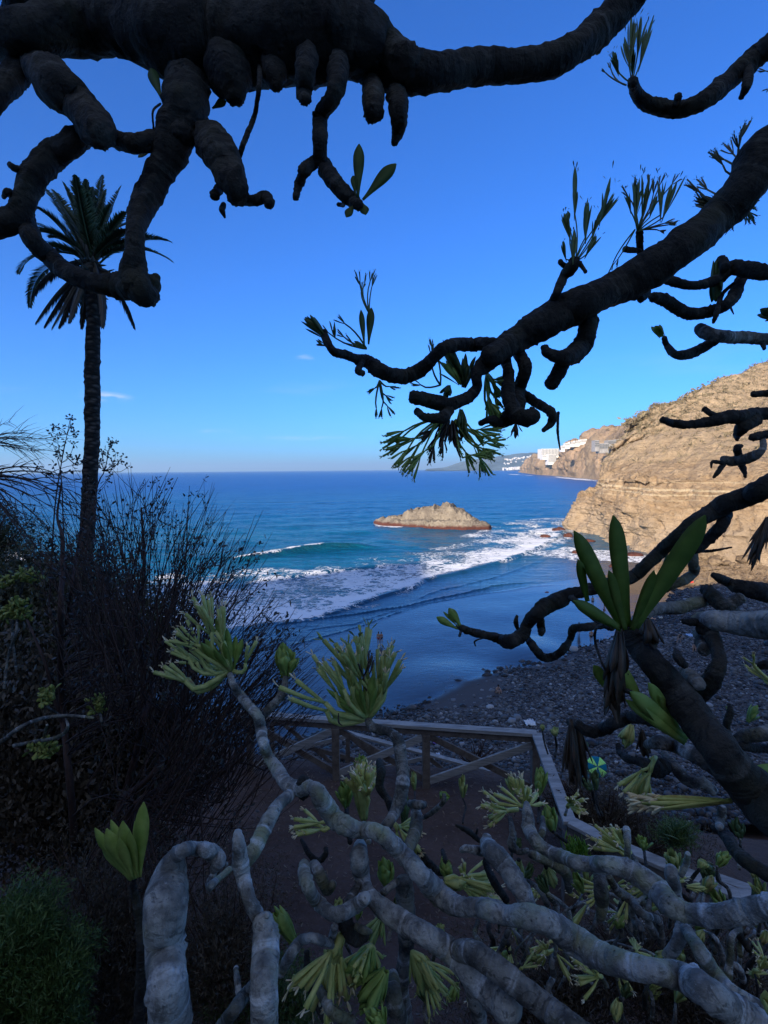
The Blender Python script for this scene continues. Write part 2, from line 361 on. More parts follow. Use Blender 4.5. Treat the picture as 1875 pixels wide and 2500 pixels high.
# terrain under the viewpoint: terrace with the railing, bank to the left, drop to the beach
ZT = H - 5.6; ZR = H - 4.5
RAIL = [G(573, 1742, ZR), G(1310, 1791, ZR), G(1390, 2005, ZR), G(1502, 2062, ZR), G(1800, 2186, ZR), G(2300, 2300, ZR)]
edge = [Vector((-60, 14, 0)), Vector((-6, 11.5, 0)), RAIL[0] + Vector((-.6, .35, 0)), RAIL[1] + Vector((.35, .35, 0)), RAIL[2] + Vector((.5, .2, 0)), RAIL[3] + Vector((.3, .3, 0)), RAIL[4] + Vector((.3, .35, 0)), Vector((30, 2, 0))]
xs = np.concatenate([np.arange(-60, -12, 1.), np.arange(-12, 14, .14), np.arange(14, 70, 1.)]); ys = np.concatenate([np.arange(-8, 2, .5), np.arange(2, 15, .14), np.arange(15, 60, .6)])
X, Y = np.meshgrid(xs, ys)
def ground(X, Y):
    base = ZT + 4.0 * (1 - sst(Y, .5, 3.3)) + 2.3 * sst(-X, 2.0, 6.5) * (1 - sst(Y, 6, 13))
    d, s, _ = pl_dist(X, Y, edge); out = d * s
    steep = .98 - .34 * sst(X / np.maximum(Y, 1), .50, .62)
    drop = np.where(out > 0, -(.25 * np.minimum(out, .6) + steep * np.maximum(0, out - .4)), 0)
    right = sst(X, 3.2, 5) * sst(Y, 5.8, 7) * (1 - sst(Y, 11, 14))
    z = base + drop
    z = z + .10 * fbm(X / 1.3, Y / 1.3, 4) + .35 * fbm(X / 4, Y / 4, 3) * sst(np.abs(out), .5, 3) * (out > 0)
    bz, _, _ = beach_z(X, Y); return np.maximum(z, bz - 2.5), out
Z, out = ground(X, Y)
def gz(x, y): return float(ground(np.array([[x]]), np.array([[y]]))[0][0, 0])
e_ = NT('dry_earth', .95, .15); n1 = e_.noise(1.2, 6, .65); n2 = e_.noise(14, 5, .7); n3 = e_.vor(9, 'F1')
ec = e_.mix(e_.rng(n1, .3, .7), (.065, .042, .034), (.115, .078, .064)); ec = e_.mix(e_.rng(n2, .55, .75, 0, .7), ec, (.22, .155, .125))
ec = e_.mix(e_.rng(n3, .0, .18, .8, 0), ec, (.09, .05, .035)); e_.color(ec)
e_.bump(e_.math('ADD', n2, e_.math('MULTIPLY', n3, -.6)), .8, .05); M_earth = e_.m
slope = np_mesh('hillside', np.stack([X, Y, Z], -1).reshape(-1, 3), grid_faces(len(ys), len(xs)), M_earth)
tag(slope, kind='structure')

# the high ground behind the viewpoint, which keeps the beach in shade
SHE = [(-900, 1445), (-300, 1440), (0, 1438), (300, 1430), (560, 1419), (740, 1424), (900, 1421), (985, 1410), (1012, 1372), (1035, 1378), (1050, 1408), (1130, 1432), (1250, 1442), (1500, 1442), (1620, 1436), (1875, 1430), (2400, 1430), (3200, 1430)]
ridge = []
for q in SHE:
    p = G(*q); t = (p.y + 150 + 4 * math.sin(q[0] * .01)) / -SVEC.y; ridge.append(p + SVEC * t)
ridge = spline([tuple(p) for p in ridge], 160)
rowsH = []
for k, (t, rise) in enumerate(((0, 0), (.06, .03), (.2, .16), (.4, .36), (.6, .57), (.8, .78), (1, 1), (1.25, .93), (2.0, .6), (3.5, .1))):
    r = ridge.copy(); y0 = -5.5; z0 = H - 4
    r[:, 1] = y0 + (ridge[:, 1] - y0) * t; r[:, 2] = z0 + (ridge[:, 2] - z0) * rise
    j = 0 if k in (0, 6) else 1; r[:, 1] += j * 3 * fbm(ridge[:, 0] / 8 + k, ridge[:, 2] * 0 + k * 3., 3)
    rowsH.append(r)
g_ = np.array(rowsH); hb = np_mesh('hill', g_.reshape(-1, 3), grid_faces(*g_.shape[:2]), M_earth); tag(hb, kind='structure')

# loft: control rows of world points -> dense displaced sheet
def loft(ctrl, nu, nv):
    a = np.array([spline(r, nu) for r in ctrl]); return np.array([spline(a[:, j], nv) for j in range(nu)])   # [nu][nv]
def displace(g, fn):
    g = np.array(g); du = np.gradient(g, axis=0); dv = np.gradient(g, axis=1); n = np.cross(du, dv); n /= np.linalg.norm(n, axis=2, keepdims=True) + 1e-9
    if (n * (np.array([0, 0, 40.]) - g)).sum() < 0: n = -n
    for i in range(g.shape[0]):
        for j in range(g.shape[1]): g[i, j] += n[i, j] * fn(Vector(g[i, j]))
    return g
def rock_mat(name, base, dark, pale, strata_z=None, scale=1., red_low=False, scrub=None):
    n = NT(name, .95, .15); a = n.noise(.09 * scale, 6, .62); b = n.noise(.55 * scale, 7, .68); c_ = n.noise(.25 * scale, 5, .6, (1, 1, .15)); st = n.noise(.5 * scale, 4, .5, (.06, .06, 1.6))
    c = n.mix(n.rng(a, .32, .68), dark, base); c = n.mix(n.rng(b, .5, .72, 0, .55), c, pale)
    c = n.mix(n.rng(b, .30, .47, .8, 0), c, tuple(x * .6 for x in dark)); c = n.mix(n.rng(st, .55, .68, 0, .18), c, pale)  # crevice shade painted in: low spots of the bump noise darkened
    zz = n.sepz()
    if strata_z:
        w = n.math('ADD', zz, n.math('MULTIPLY', n.math('SUBTRACT', n.noise(.05, 4), .5), 3.0))
        for z0, hw, amt in strata_z:
            dz = n.math('ABSOLUTE', n.math('SUBTRACT', w, z0)); c = n.mix(n.math('MULTIPLY', n.rng(dz, hw * .6, hw, amt, 0.), n.rng(b, .3, .5, .4, 1.)), c, (.62, .50, .33))
        stk = n.math('MULTIPLY', n.rng(n.noise(.35, 5, .6, (1, 1, .04)), .62, .70), n.math('MULTIPLY', n.rng(zz, 5., 9.), n.rng(zz, 15.5, 17., 1., 0.)))
        c = n.mix(n.math('MULTIPLY', stk, .8), c, (.6, .43, .24))
        crk = n.vor(.16, 'DISTANCE_TO_EDGE', (1, 1, .45)); c = n.mix(n.math('MULTIPLY', n.rng(crk, 0, .012, .5, 0), n.rng(a, .45, .55)), c, (.14, .10, .07)); c = n.mix(n.rng(zz, 4., 14., .55, 0.), c, n.mix(b, (.33, .26, .19), (.56, .45, .33)))
    if scrub:
        sm = n.math('MULTIPLY', n.rng(zz, *scrub), n.rng(n.noise(.8, 6, .7, (1, 1, 1)), .45, .6)); c = n.mix(n.math('MULTIPLY', sm, .75), c, (.27, .205, .125))
        c = n.mix(n.math('MULTIPLY', n.rng(zz, scrub[0], scrub[1]), .45), c, (.54, .41, .27))
    if red_low: c = n.mix(n.rng(n.math('ADD', zz, n.math('MULTIPLY', n.noise(.6), 2.)), red_low * .8 + .6, red_low + 1.6, 1., 0.), c, n.mix(n.noise(2.), (.05, .022, .018), (.17, .06, .045)))
    n.color(c); n.bump(n.math('ADD', n.math('ADD', b, n.math('MULTIPLY', st, .5)), n.math('MULTIPLY', n.noise(2.5 * scale, 6, .7), .35)), 1., 1.8 / scale); return n.m
K_ = H / 21.
CL = [
 [(1600, 1228, 330), (1605, 1216, 331), (1610, 1190, 332), (1612, 1180, 333), (1614, 1172, 334), (1616, 1150, 335), (1620, 1110, 337), (1622, 1080, 340), (1625, 1048, 345)],
 [(1440, 1280, 215), (1445, 1262, 216), (1460, 1214, 217), (1480, 1190, 218), (1490, 1180, 220), (1500, 1155, 222), (1530, 1105, 230), (1550, 1070, 240), (1565, 1032, 255)],
 [(1381, 1292, 180), (1383, 1270, 180), (1405, 1216, 182), (1432, 1194, 184), (1454, 1187, 185), (1464, 1159, 187), (1499, 1110, 192), (1516, 1078, 196), (1536, 1037, 205)],
 [(1425, 1309, 165), (1427, 1285, 167), (1430, 1225, 167), (1450, 1195, 170), (1470, 1186, 172), (1480, 1157, 176), (1515, 1108, 186), (1540, 1070, 196), (1556, 1024, 212)],
 [(1480, 1330, 143), (1486, 1300, 146), (1485, 1230, 146), (1495, 1195, 150), (1500, 1180, 152), (1510, 1155, 158), (1545, 1100, 176), (1575, 1055, 196), (1607, 1000, 222)],
 [(1534, 1345, 132), (1540, 1315, 135), (1538, 1240, 135), (1545, 1195, 139), (1550, 1178, 141), (1556, 1152, 146), (1590, 1095, 170), (1630, 1035, 200), (1688, 968, 235)],
 [(1610, 1360, 122), (1612, 1325, 124), (1614, 1245, 126), (1618, 1197, 129), (1622, 1180, 131), (1628, 1148, 137), (1660, 1080, 165), (1700, 1010, 205), (1765, 936, 250)],
 [(1708, 1373, 115), (1709, 1335, 117), (1711, 1250, 119), (1713, 1199, 121), (1715, 1180, 123), (1720, 1144, 130), (1745, 1065, 165), (1790, 985, 210), (1850, 899, 262)],
 [(1800, 1384, 108), (1802, 1340, 110), (1803, 1255, 112), (1805, 1200, 114), (1807, 1180, 116), (1810, 1140, 124), (1835, 1050, 162), (1880, 960, 215), (1940, 860, 275)],
 [(1900, 1394, 103), (1902, 1345, 105), (1903, 1260, 107), (1905, 1200, 109), (1907, 1178, 111), (1910, 1136, 120), (1940, 1035, 160), (1990, 930, 218), (2050, 815, 285)],
 [(2300, 1420, 90), (2302, 1360, 92), (2303, 1265, 94), (2305, 1200, 96), (2307, 1175, 98), (2310, 1128, 108), (2350, 1010, 150), (2400, 890, 210), (2480, 760, 290)]]
ctrl = []
for st in CL:
    r = [P(x, y, d * K_) for x, y, d in st]; r[0].z = min(r[0].z, -1.2); e = r[-1].copy(); e += Vector((30, 70, -25)); r.append(e); ctrl.append([tuple(p) for p in r])
rowsC = [[ctrl[i][j] for i in range(len(ctrl))] for j in range(len(ctrl[0]))]
ac = np.array([spline(r, 660) for r in rowsC]); gC = []
for j in range(660):                                       # more rows on the steep face than on the slope above it
    f_ = spline(ac[:, j], 1600); seg = np.linalg.norm(np.diff(f_, axis=0), axis=1); top_i = int(np.argmin(np.linalg.norm(f_ - ac[5, j], axis=1))); rid_i = int(np.argmin(np.linalg.norm(f_ - ac[8, j], axis=1)))
    q = np.arange(1599); parts = [np.where(q < top_i, seg, 0), np.where((q >= top_i) & (q < rid_i), seg, 0), np.where(q >= rid_i, seg, 0)]
    w_q = sum(p / (p.sum() + 1e-9) * k for p, k in zip(parts, (.52, .43, .05))); cum = np.concatenate([[0], np.cumsum(w_q)]); cum /= cum[-1]
    t_ = np.linspace(0, 1, 340); gC.append(np.stack([np.interp(t_, cum, f_[:, k]) for k in range(3)], 1))
gC = np.array(gC)
CAVES = [(P(*cx('F', 1075, 870), 129 * K_), 1.3), (P(*cx('F', 765, 900), 143 * K_), 1.2), (P(*cx('F', 838, 530), 206 * K_), 2.4), (P(*cx('F', 905, 590), 190 * K_), 1.6), (P(*cx('F', 990, 915), 133 * K_), .8), (P(*cx('F', 745, 835), 146 * K_), .8)]
def cliff_fn(p):
    zz = p.z; face = 1 - min(1, max(0, (zz - 20) / 8))
    led = mnoise.noise(Vector((p.x * .02, p.y * .02, zz * .55))) * 1.5 + mnoise.noise(Vector((p.x * .03, p.y * .03, zz * 1.5))) * .7
    n = mnoise.fractal(p * .055, .9, 2.1, 6) * 3.2 + mnoise.fractal(p * .3, .8, 2.1, 4) * .8
    rg = -1.6 * max(0, .35 - abs(mnoise.noise(Vector((p.x * .09, p.y * .09, zz * .03)))) * 2.2) - .5
    blk = mnoise.cell(Vector((p.x * .16 + zz * .02, p.y * .16, zz * .30))) * .95 + mnoise.cell(Vector((p.x * .45, p.y * .45 + 7, zz * .75))) * .5
    hole = sum(-3.0 * math.exp(-((p - c).length / r) ** 2) for c, r in CAVES)
    hill = mnoise.fractal(Vector((p.x * .10, p.y * .10, zz * .10)), .7, 2.1, 6) * 2.2 - 2.2 * max(0, .3 - abs(mnoise.noise(Vector((p.x * .05 + 3, p.y * .05, zz * .015)))) * 2)
    return (n * 1.0 + led * .5 + rg * 1.5 + blk) * face + (hill * 1.15 + n * .4) * (1 - face) + hole
gC = displace(gC, lambda p: cliff_fn(p) * .85)
M_cliff = rock_mat('ochre_sandstone', (.50, .36, .225), (.33, .23, .14), (.62, .48, .32), strata_z=[(16.8, .35, .9), (15.6, .25, .8), (18.6, .18, .5), (14.2, .2, .4)], scrub=(23., 27.))
cliff = np_mesh('cliff', gC.reshape(-1, 3), grid_faces(*gC.shape[:2])[:, ::-1], M_cliff); tag(cliff, kind='structure')
# small cave mouths are hollows pressed into the shape of the face
def gdist(px, py): return H * FPX / (py - (1155 - .0085 * px))
# middle headland
mh = []
for bx, by, sx, sy in ((1262, 1153.2, 1274, 1148.5), (1300, 1158, 1300, 1121), (1320, 1160, 1320, 1114), (1365, 1163, 1364, 1110), (1400, 1166.5, 1388, 1084), (1440, 1170, 1446, 1074), (1470, 1173, 1500, 1056), (1540, 1178, 1545, 1033), (1640, 1184, 1640, 1000), (1800, 1190, 1800, 960)):
    d = gdist(bx, by); b = P(bx, by + .6, d); r = [P(bx, by + 2, d)]
    for t, k in ((.06, 1.02), (.2, 1.03), (.5, 1.05), (.75, 1.09), (.92, 1.16), (1, 1.24)): r.append(P(bx + (sx - bx) * t, by + (sy - by) * t, d * k))
    e = r[-1] + Vector((d * .12, d * .3, -d * .01)); r.append(e); mh.append([tuple(p) for p in r])
rowsM = [[mh[i][j] for i in range(len(mh))] for j in range(len(mh[0]))]
gM = loft(rowsM, 420, 150)
gM = displace(gM, lambda p: (mnoise.fractal(p * .006, .9, 2.1, 5) * 24 + mnoise.fractal(p * .035, .7, 2.1, 4) * 9 + mnoise.cell(Vector((p.x * .02, p.y * .01, p.z * .05))) * 8 + abs(mnoise.noise(Vector((p.x * .02, p.y * .012, 0)))) * 26) * min(1, max(.1, p.z / 25)) * .7)
M_head = rock_mat('headland_rock', (.58, .39, .24), (.32, .24, .16), (.60, .46, .32), scale=.12)
hd = np_mesh('headland', gM.reshape(-1, 3), grid_faces(*gM.shape[:2])[:, ::-1], M_head); tag(hd, kind='structure')
# far mountains beyond the town
far = []
for x, y in ((1040, 1146.5), (1089, 1142), (1130, 1130), (1165, 1123), (1200, 1117), (1250, 1113), (1313, 1107), (1400, 1098), (1600, 1080), (1900, 1040)):
    r = [P(x, 1149 - (x - 1040) * .0, 6500)]
    for t, d in ((.35, 7000), (.7, 7700), (1, 8600)): r.append(P(x, 1147.5 + (y - 1147.5) * t, d))
    r.append(r[-1] + Vector((0, 2500, -150))); far.append([tuple(p) for p in r])
gF = loft([[far[i][j] for i in range(len(far))] for j in range(5)], 160, 40)
gF = displace(gF, lambda p: mnoise.fractal(p * .0011, .9, 2.1, 5) * 60 * min(1, max(0, p.z / 100)))
M_far = plain('far_mountain', (.10, .135, .15), .95, .35, .003)  # blue of the distant haze tinted into the base colour
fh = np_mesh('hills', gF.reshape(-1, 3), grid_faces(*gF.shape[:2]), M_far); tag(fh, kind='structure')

# ------------------------------------------------------------------ plants: builders
def bark(name, base, dark, pale, spots=.7):
    n = NT(name, .8, .25); a = n.noise(14, 5, .6); b = n.noise(60, 5, .65); c_ = n.vor(42, 'F1', (1, 1, .7)); d = n.noise(5, 3)
    rg_ = n.noise(26, 4, .6, (1, 1, 1), 1.5); c = n.mix(n.rng(a, .38, .62), base, dark); c = n.mix(n.rng(rg_, .36, .46, .7, 0), c, tuple(x * .6 for x in dark)); c = n.mix(n.rng(d, .5, .7, 0, .6), c, (base[0] * .9, base[1] * .95, base[2] * .5))
    c = n.mix(n.rng(b, .60, .78, 0, .5), c, pale); c = n.mix(n.math('MULTIPLY', n.rng(c_, .06, .16, spots, 0), n.rng(n.noise(9), .45, .6)), c, tuple(x * .35 for x in dark))
    # old leaf-scar rings running round the limb
    al = n.math('ADD', n.attr('along'), n.math('MULTIPLY', n.noise(18, 3), .016)); cv = n.t.nodes.new('ShaderNodeCombineXYZ'); n.t.links.new(al, cv.inputs[0])
    r1 = n.noise(75, 2, .5, (1, 1, 1), 0, cv.outputs[0]); r2 = n.noise(22, 3, .6, (1, 1, 1), 0, cv.outputs[0])
    c = n.mix(n.math('MULTIPLY', n.rng(r1, .58, .70), .35), c, tuple(x * .7 for x in dark)); c = n.mix(n.math('MULTIPLY', n.rng(r2, .52, .66), n.rng(b, .35, .6, .15, .75)), c, pale)
    n.color(c); n.bump(n.math('ADD', n.math('ADD', n.math('ADD', n.math('MULTIPLY', a, 1.4), b), n.math('MULTIPLY', n.rng(c_, 0, .2, 0, 1), .5)), n.math('MULTIPLY', r1, -.8)), 1., .010); return n.m
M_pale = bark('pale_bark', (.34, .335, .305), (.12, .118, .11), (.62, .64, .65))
M_dark = bark('shaded_bark', (.034, .031, .026), (.012, .011, .010), (.09, .085, .075))  # older bark, with the shade of unlit limbs darkened into its colour
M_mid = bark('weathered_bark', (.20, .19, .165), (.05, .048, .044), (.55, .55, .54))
M_dim = bark('dim_bark', (.055, .047, .038), (.018, .016, .014), (.13, .12, .105))  # same unlit-limb shade in the colour, a little lighter and browner
def leafmat(name, a, b, trans=.25, scale=30):
    n = NT(name, .5, .4); f = n.noise(scale, 4); n.color(n.mix(n.math('MULTIPLY', n.rng(n.noise(scale * .35, 4), .60, .70), .65), n.mix(n.rng(f, .3, .7), a, b), (b[0] * .7 + .02, b[1] * .38 + .01, b[2] * .5))); n.bump(n.noise(scale * 6, 3, .5, (1, 1, .2)), .25, .002)
    tr = n.t.nodes.new('ShaderNodeBsdfTranslucent'); tr.inputs[0].default_value = (*[x * 1.6 for x in b], 1)
    mx = n.t.nodes.new('ShaderNodeMixShader'); mx.inputs[0].default_value = trans; out = n.t.nodes['Material Output']
    n.t.links.new(n.b.outputs[0], mx.inputs[1]); n.t.links.new(tr.outputs[0], mx.inputs[2]); n.t.links.new(mx.outputs[0], out.inputs[0]); return n.m
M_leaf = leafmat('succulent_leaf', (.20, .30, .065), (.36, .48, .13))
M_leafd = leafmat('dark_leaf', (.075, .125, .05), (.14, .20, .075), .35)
M_flow = leafmat('flower_stalk', (.32, .38, .11), (.50, .53, .20), .15)
M_ftip = leafmat('flower_tip', (.70, .52, .26), (.9, .82, .6), .1)
M_tipd = leafmat('dull_flower', (.14, .15, .08), (.24, .21, .12), .25)
M_dead = leafmat('dead_leaf', (.035, .022, .014), (.075, .05, .03), .05)

def tube(mb, pts, rad, seg=12, step=None, rough=.10, knobs=0, seed=0, rings=0., cap=(True, True), mi=0, jag=0):
    "knobbly tapering limb through world points with radii"
    rnd = random.Random(seed); rs = np.random.RandomState(seed + 1)
    a = np.array([(*p, r) for p, r in zip(pts, rad)], float)
    L = np.linalg.norm(np.diff(a[:, :3], axis=0), axis=1).sum(); mr = max(1e-5, a[:, 3].mean()); st = step or mr * .5
    n = int(max(3, min(260, L / st))); c = spline(a, n); c[:, 3] = np.maximum(c[:, 3], mr * .08)
    # round ends
    def capping(c, end):
        p = c[0] if end == 0 else c[-1]; q = c[1] if end == 0 else c[-2]; d = p[:3] - q[:3]; d /= np.linalg.norm(d) + 1e-9; r = p[3]; ex = []
        for k in (.35, .65, .85, .97): ex.append([*(p[:3] + d * r * k * .8), r * math.sqrt(max(.004, 1 - k * k))])
        ex = np.array(ex); return np.vstack([ex[::-1], c]) if end == 0 else np.vstack([c, ex])
    if cap[0]: c = capping(c, 0)
    if cap[1]: c = capping(c, 1)
    n = len(c); T = np.gradient(c[:, :3], axis=0); T /= np.linalg.norm(T, axis=1, keepdims=True) + 1e-9
    u = np.cross(T[0], [0.3, 0.2, 1]); u /= np.linalg.norm(u); U = []
    for i in range(n): u = u - T[i] * u.dot(T[i]); u /= np.linalg.norm(u) + 1e-9; U.append(u.copy())
    U = np.array(U); V = np.cross(T, U); th = np.arange(seg) / seg * 2 * math.pi
    arc = np.concatenate([[0], np.cumsum(np.linalg.norm(np.diff(c[:, :3], axis=0), axis=1))])
    rr = np.ones((n, seg)); ph = seed * 7.3
    if rough:
        A, B = np.meshgrid(arc / mr, th, indexing='ij')
        rr += rough * .9 * fbm(A * 3.6 + ph, B * 3.1 + ph, 2) + rough * 1.9 * fbm(A * .42 + ph, np.cos(B) * 1.1 + np.sin(B) * .7 + 9 + ph * .3, 3) + rough * .9 * fbm(A * 1.5 + ph, B * 1.3 + ph, 2) * 1.0
    if rings:
        s = 0; per = []
        while s < arc[-1]: s += mr * rnd.uniform(2.2, 4.6); per.append(s)
        rings *= .62
        for s in per: rr *= (1 - rings * np.exp(-((arc - s) / (mr * .22)) ** 2))[:, None]; rr *= (1 + rings * .7 * np.exp(-((arc - s - mr * .45) / (mr * .35)) ** 2))[:, None]
    for k in range(knobs):
        s = rnd.uniform(0, arc[-1]); b = rnd.uniform(0, 2 * math.pi); w = rnd.uniform(.10, .24) * mr; am = rnd.uniform(.06, .22)
        db = np.abs((th - b + math.pi) % (2 * math.pi) - math.pi)
        rr += am * np.exp(-((arc[:, None] - s) / w) ** 2 - (db[None] * mr / w / 1.3) ** 2)
    if jag: rr[-6:] *= 1 + jag * (rs.rand(min(6, n), seg) - .4)
    R_ = c[:, 3][:, None] * rr
    g = c[:, None, :3] + R_[..., None] * (np.cos(th)[None, :, None] * U[:, None] + np.sin(th)[None, :, None] * V[:, None])
    b0 = mb.n; mb.al[b0] = np.repeat(arc, seg) + seed * 1.7; mb.grid(g, mi, wrap=True)
    mb.f.append(tuple(b0 + k for k in range(seg))[::-1]); mb.m.append(mi)
    mb.f.append(tuple(b0 + (n - 1) * seg + k for k in range(seg))); mb.m.append(mi)
LW = list(np.interp(np.linspace(0, 1, 13), np.linspace(0, 1, 9), [.22, .30, .46, .66, .86, 1.0, .98, .74, .10]))
SW = list(np.interp(np.linspace(0, 1, 17), [0, .15, .4, .7, .85, .95, 1], [.50, .55, .85, 1.0, .9, .5, .08]))
def leaf(mb, base, dirv, nrm, L, Wd, curl, mi=0, LW=LW):
    "fleshy narrow leaf with a keel; closed"
    dirv = dirv.normalized(); side = dirv.cross(nrm); side = side.normalized() if side.length > 1e-6 else Vector((1, 0, 0)); nn = side.cross(dirv).normalized()
    g = []; N = len(LW)
    for i in range(N):
        t = i / (N - 1); p = base + dirv * (L * t * (1 - .12 * abs(curl) * t)) + nn * (L * curl * t * t); w = Wd * .5 * LW[i]
        g.append([p + side * w + nn * w * .35, p + nn * w * .02, p - side * w + nn * w * .35, p - nn * (w * .30 + Wd * .03)])
    mb.grid([[tuple(v) for v in r] for r in g], mi, wrap=True); b = mb.n - N * 4
    mb.f.append((b + 3, b + 2, b + 1, b)); mb.m.append(mi)
CAMV = MC.to_3x3() @ Vector((0, 0, 1))      # towards the viewer
def rnd_perp(ax, rnd):
    v = Vector((rnd.gauss(0, 1), rnd.gauss(0, 1), rnd.gauss(0, 1))); v = v - ax * v.dot(ax); return v.normalized()
def rosette(parent, c, base, tip, d, n=12, w=12, spread=38, mat=None, seed=0, lean=0., name='leaf_rosette', short=.45, cl=1.0):
    "leaves fanned round an axis seen from base to tip in the crop c; w is leaf width in photograph pixels"
    rnd = random.Random(seed + 11); b = P(*cx(c, *base), d); t = P(*cx(c, *tip), d - lean); ax = t - b; L = ax.length; ax.normalize(); mb = MB()
    Wd = w * d / FPX
    for k in range(n):
        a = k * 2.399 + rnd.uniform(-.3, .3); o = rnd_perp(ax, rnd); fr = (k + .5) / n; tilt = R(spread) * (fr ** .7) * rnd.uniform(.7, 1.15)
        e1 = ax.orthogonal().normalized(); e2 = ax.cross(e1); o = e1 * math.cos(a) + e2 * math.sin(a)
        dv = ax * math.cos(tilt) + o * math.sin(tilt); l = L * (1 - (1 - short) * fr * rnd.uniform(.4, 1.)) * rnd.uniform(.85, 1.05)
        st = b + ax * L * .05 * rnd.random() + o * Wd * .25
        leaf(mb, st, dv, -o, l, Wd * rnd.uniform(.75, 1.15), rnd.uniform(-.05, .28) * cl)
    o = mb.build(name, mat or M_leaf, parent); return o
def bez(a, b, c, n=8): return [a * (1 - t) ** 2 + b * 2 * t * (1 - t) + c * t * t for t in [i / (n - 1) for i in range(n)]]
def flowers(parent, c, base, tips, d, stalk=3.0, cup=5.0, cl=26, nc=6, mats=None, seed=0, sag=.12):
    "branching stalks each ending in a bundle of narrow cups; sizes in photograph pixels"
    rnd = random.Random(seed + 5); k = d / FPX; mb = MB(); b = P(*cx(c, *base), d)
    for tp in tips:
        e = P(*cx(c, tp[0], tp[1]), d + rnd.uniform(-.04, .04) * d); v = e - b; L = v.length; mid = b + v * .5 + Vector((0, 0, -1)) * L * sag * rnd.uniform(-.2, 1) + rnd_perp(v.normalized(), rnd) * L * .13
        path = bez(b, mid, e - v * min(.5, 1.0 * cl * k / L), 7)
        tube(mb, path, [stalk * k * (1 - .3 * i / 6) for i in range(7)], 6, step=L / 8, rough=.05, seed=rnd.randint(0, 999), cap=(False, False))
        ax = (e - mid).normalized(); j = path[-1]
        for q in range(nc):
            o = rnd_perp(ax, rnd); dv = (ax + o * rnd.uniform(.05, .55)).normalized(); l = cl * k * rnd.uniform(.7, 1.15); s0 = j + dv * l * .12; m_ = s0 + dv * l * .35; e_2 = m_ + (dv + ax * .4).normalized() * l * .6
            tube(mb, [j, s0 + dv * l * .1, m_, e_2], [stalk * .42 * k, stalk * .42 * k, cup * .27 * k, cup * .36 * k], 6, step=l / 6, rough=.0, cap=(False, False))
            for z_ in range(3):
                oo = rnd_perp(dv, rnd); leaf(mb, e_2 - dv * l * .03, (dv + oo * .35), oo, l * .26, cup * .3 * k, .2, 1)
    return mb.build('flower_cluster', mats or [M_flow, M_ftip], parent)
def sprays(parent, c, base, items, d, mats, seed=0, w=11, name='leaf_rosette'):
    "stalks that each end in a bundle of narrow upright leaves"
    rnd = random.Random(seed + 70); m = MB(); b = P(*cx(c, *base), d); k = CR[c][2] * d / FPX
    for (sx, sy, tx, ty, n) in items:
        s = P(*cx(c, sx, sy), d + rnd.uniform(-.03, .03)); t = P(*cx(c, tx, ty), d + rnd.uniform(-.03, .03)); ax = (t - s); L = ax.length; ax.normalize()
        tube(m, bez(b, (b + s) / 2 + rnd_perp(ax, rnd) * (s - b).length * .1, s, 6), [2.6 * k] * 6, 6, step=.02, rough=0, cap=(False, False))
        for j in range(n):
            o = rnd_perp(ax, rnd); dv = (ax + o * rnd.uniform(.02, .24)).normalized(); leaf(m, s - ax * L * rnd.uniform(0, .2), dv, -o, L * rnd.uniform(.65, 1.05), w * k * rnd.uniform(.7, 1.1), rnd.uniform(-.05, .14), 0)
            if rnd.random() < .5: q = s + dv * L * .9; leaf(m, q, (dv + o * .4).normalized(), o, L * .12, w * .3 * k, .1, 1)
    return m.build(name, mats, parent)
_sc = [100]
def chain(parent, c, pts, d0, d1=None, mat=None, rough=.10, knobs=None, rings=.0, seg=None, name='branch', cap=(True, True), wob=.03, label=None, jag=0, root=True):
    "a limb drawn through crop points (x, y, radius) running from depth d0 to d1"
    d1 = d1 or d0; mat = mat or M_dark
    if mat in (M_dark, M_dim): rough *= 1.5; jag = jag or .3
    _sc[0] += 1; n = len(pts); rnd = random.Random(_sc[0]); P3 = []; rad = []
    for i, (x, y, r) in enumerate(pts):
        d = d0 + (d1 - d0) * i / max(1, n - 1) + rnd.uniform(-1, 1) * wob * d0
        sx_, sy_ = cx(c, x, y); j0, j1 = pts[max(0, i - 1)], pts[min(n - 1, i + 1)]; tx, ty = j1[0] - j0[0], j1[1] - j0[1]; tl = math.hypot(tx, ty) + 1e-6
        off = ((sx_ - 937.5) * -ty / tl + (sy_ - 1250) * tx / tl) / FPX          # off-axis limbs project wider than they are
        rw = r * CR[c][2] * d / FPX * .85 / math.sqrt(1 + off * off)
        if i == 0 and root: d += max(rw * 1.3, (.12 if parent is T1 else .05)); rw *= .9
        P3.append(P(*cx(c, x, y), d)); rad.append(rw)
    Rpx = max(p[2] for p in pts) * CR[c][2]
    mb = MB(); k = knobs if knobs is not None else int(sum(math.dist(pts[i][:2], pts[i + 1][:2]) for i in range(n - 1)) / (sum(p[2] for p in pts) / n) * 2.0)
    tube(mb, P3, rad, seg or (30 if Rpx > 30 else 20 if Rpx > 12 else 12 if Rpx > 5 else 7), step=(sum(rad) / n) * (.22 if Rpx > 10 else .45), rough=rough, knobs=k, seed=_sc[0], rings=rings, cap=cap, jag=jag)
    o = mb.build(name, mat or M_dark, parent)
    if label: o['label'] = label
    return o

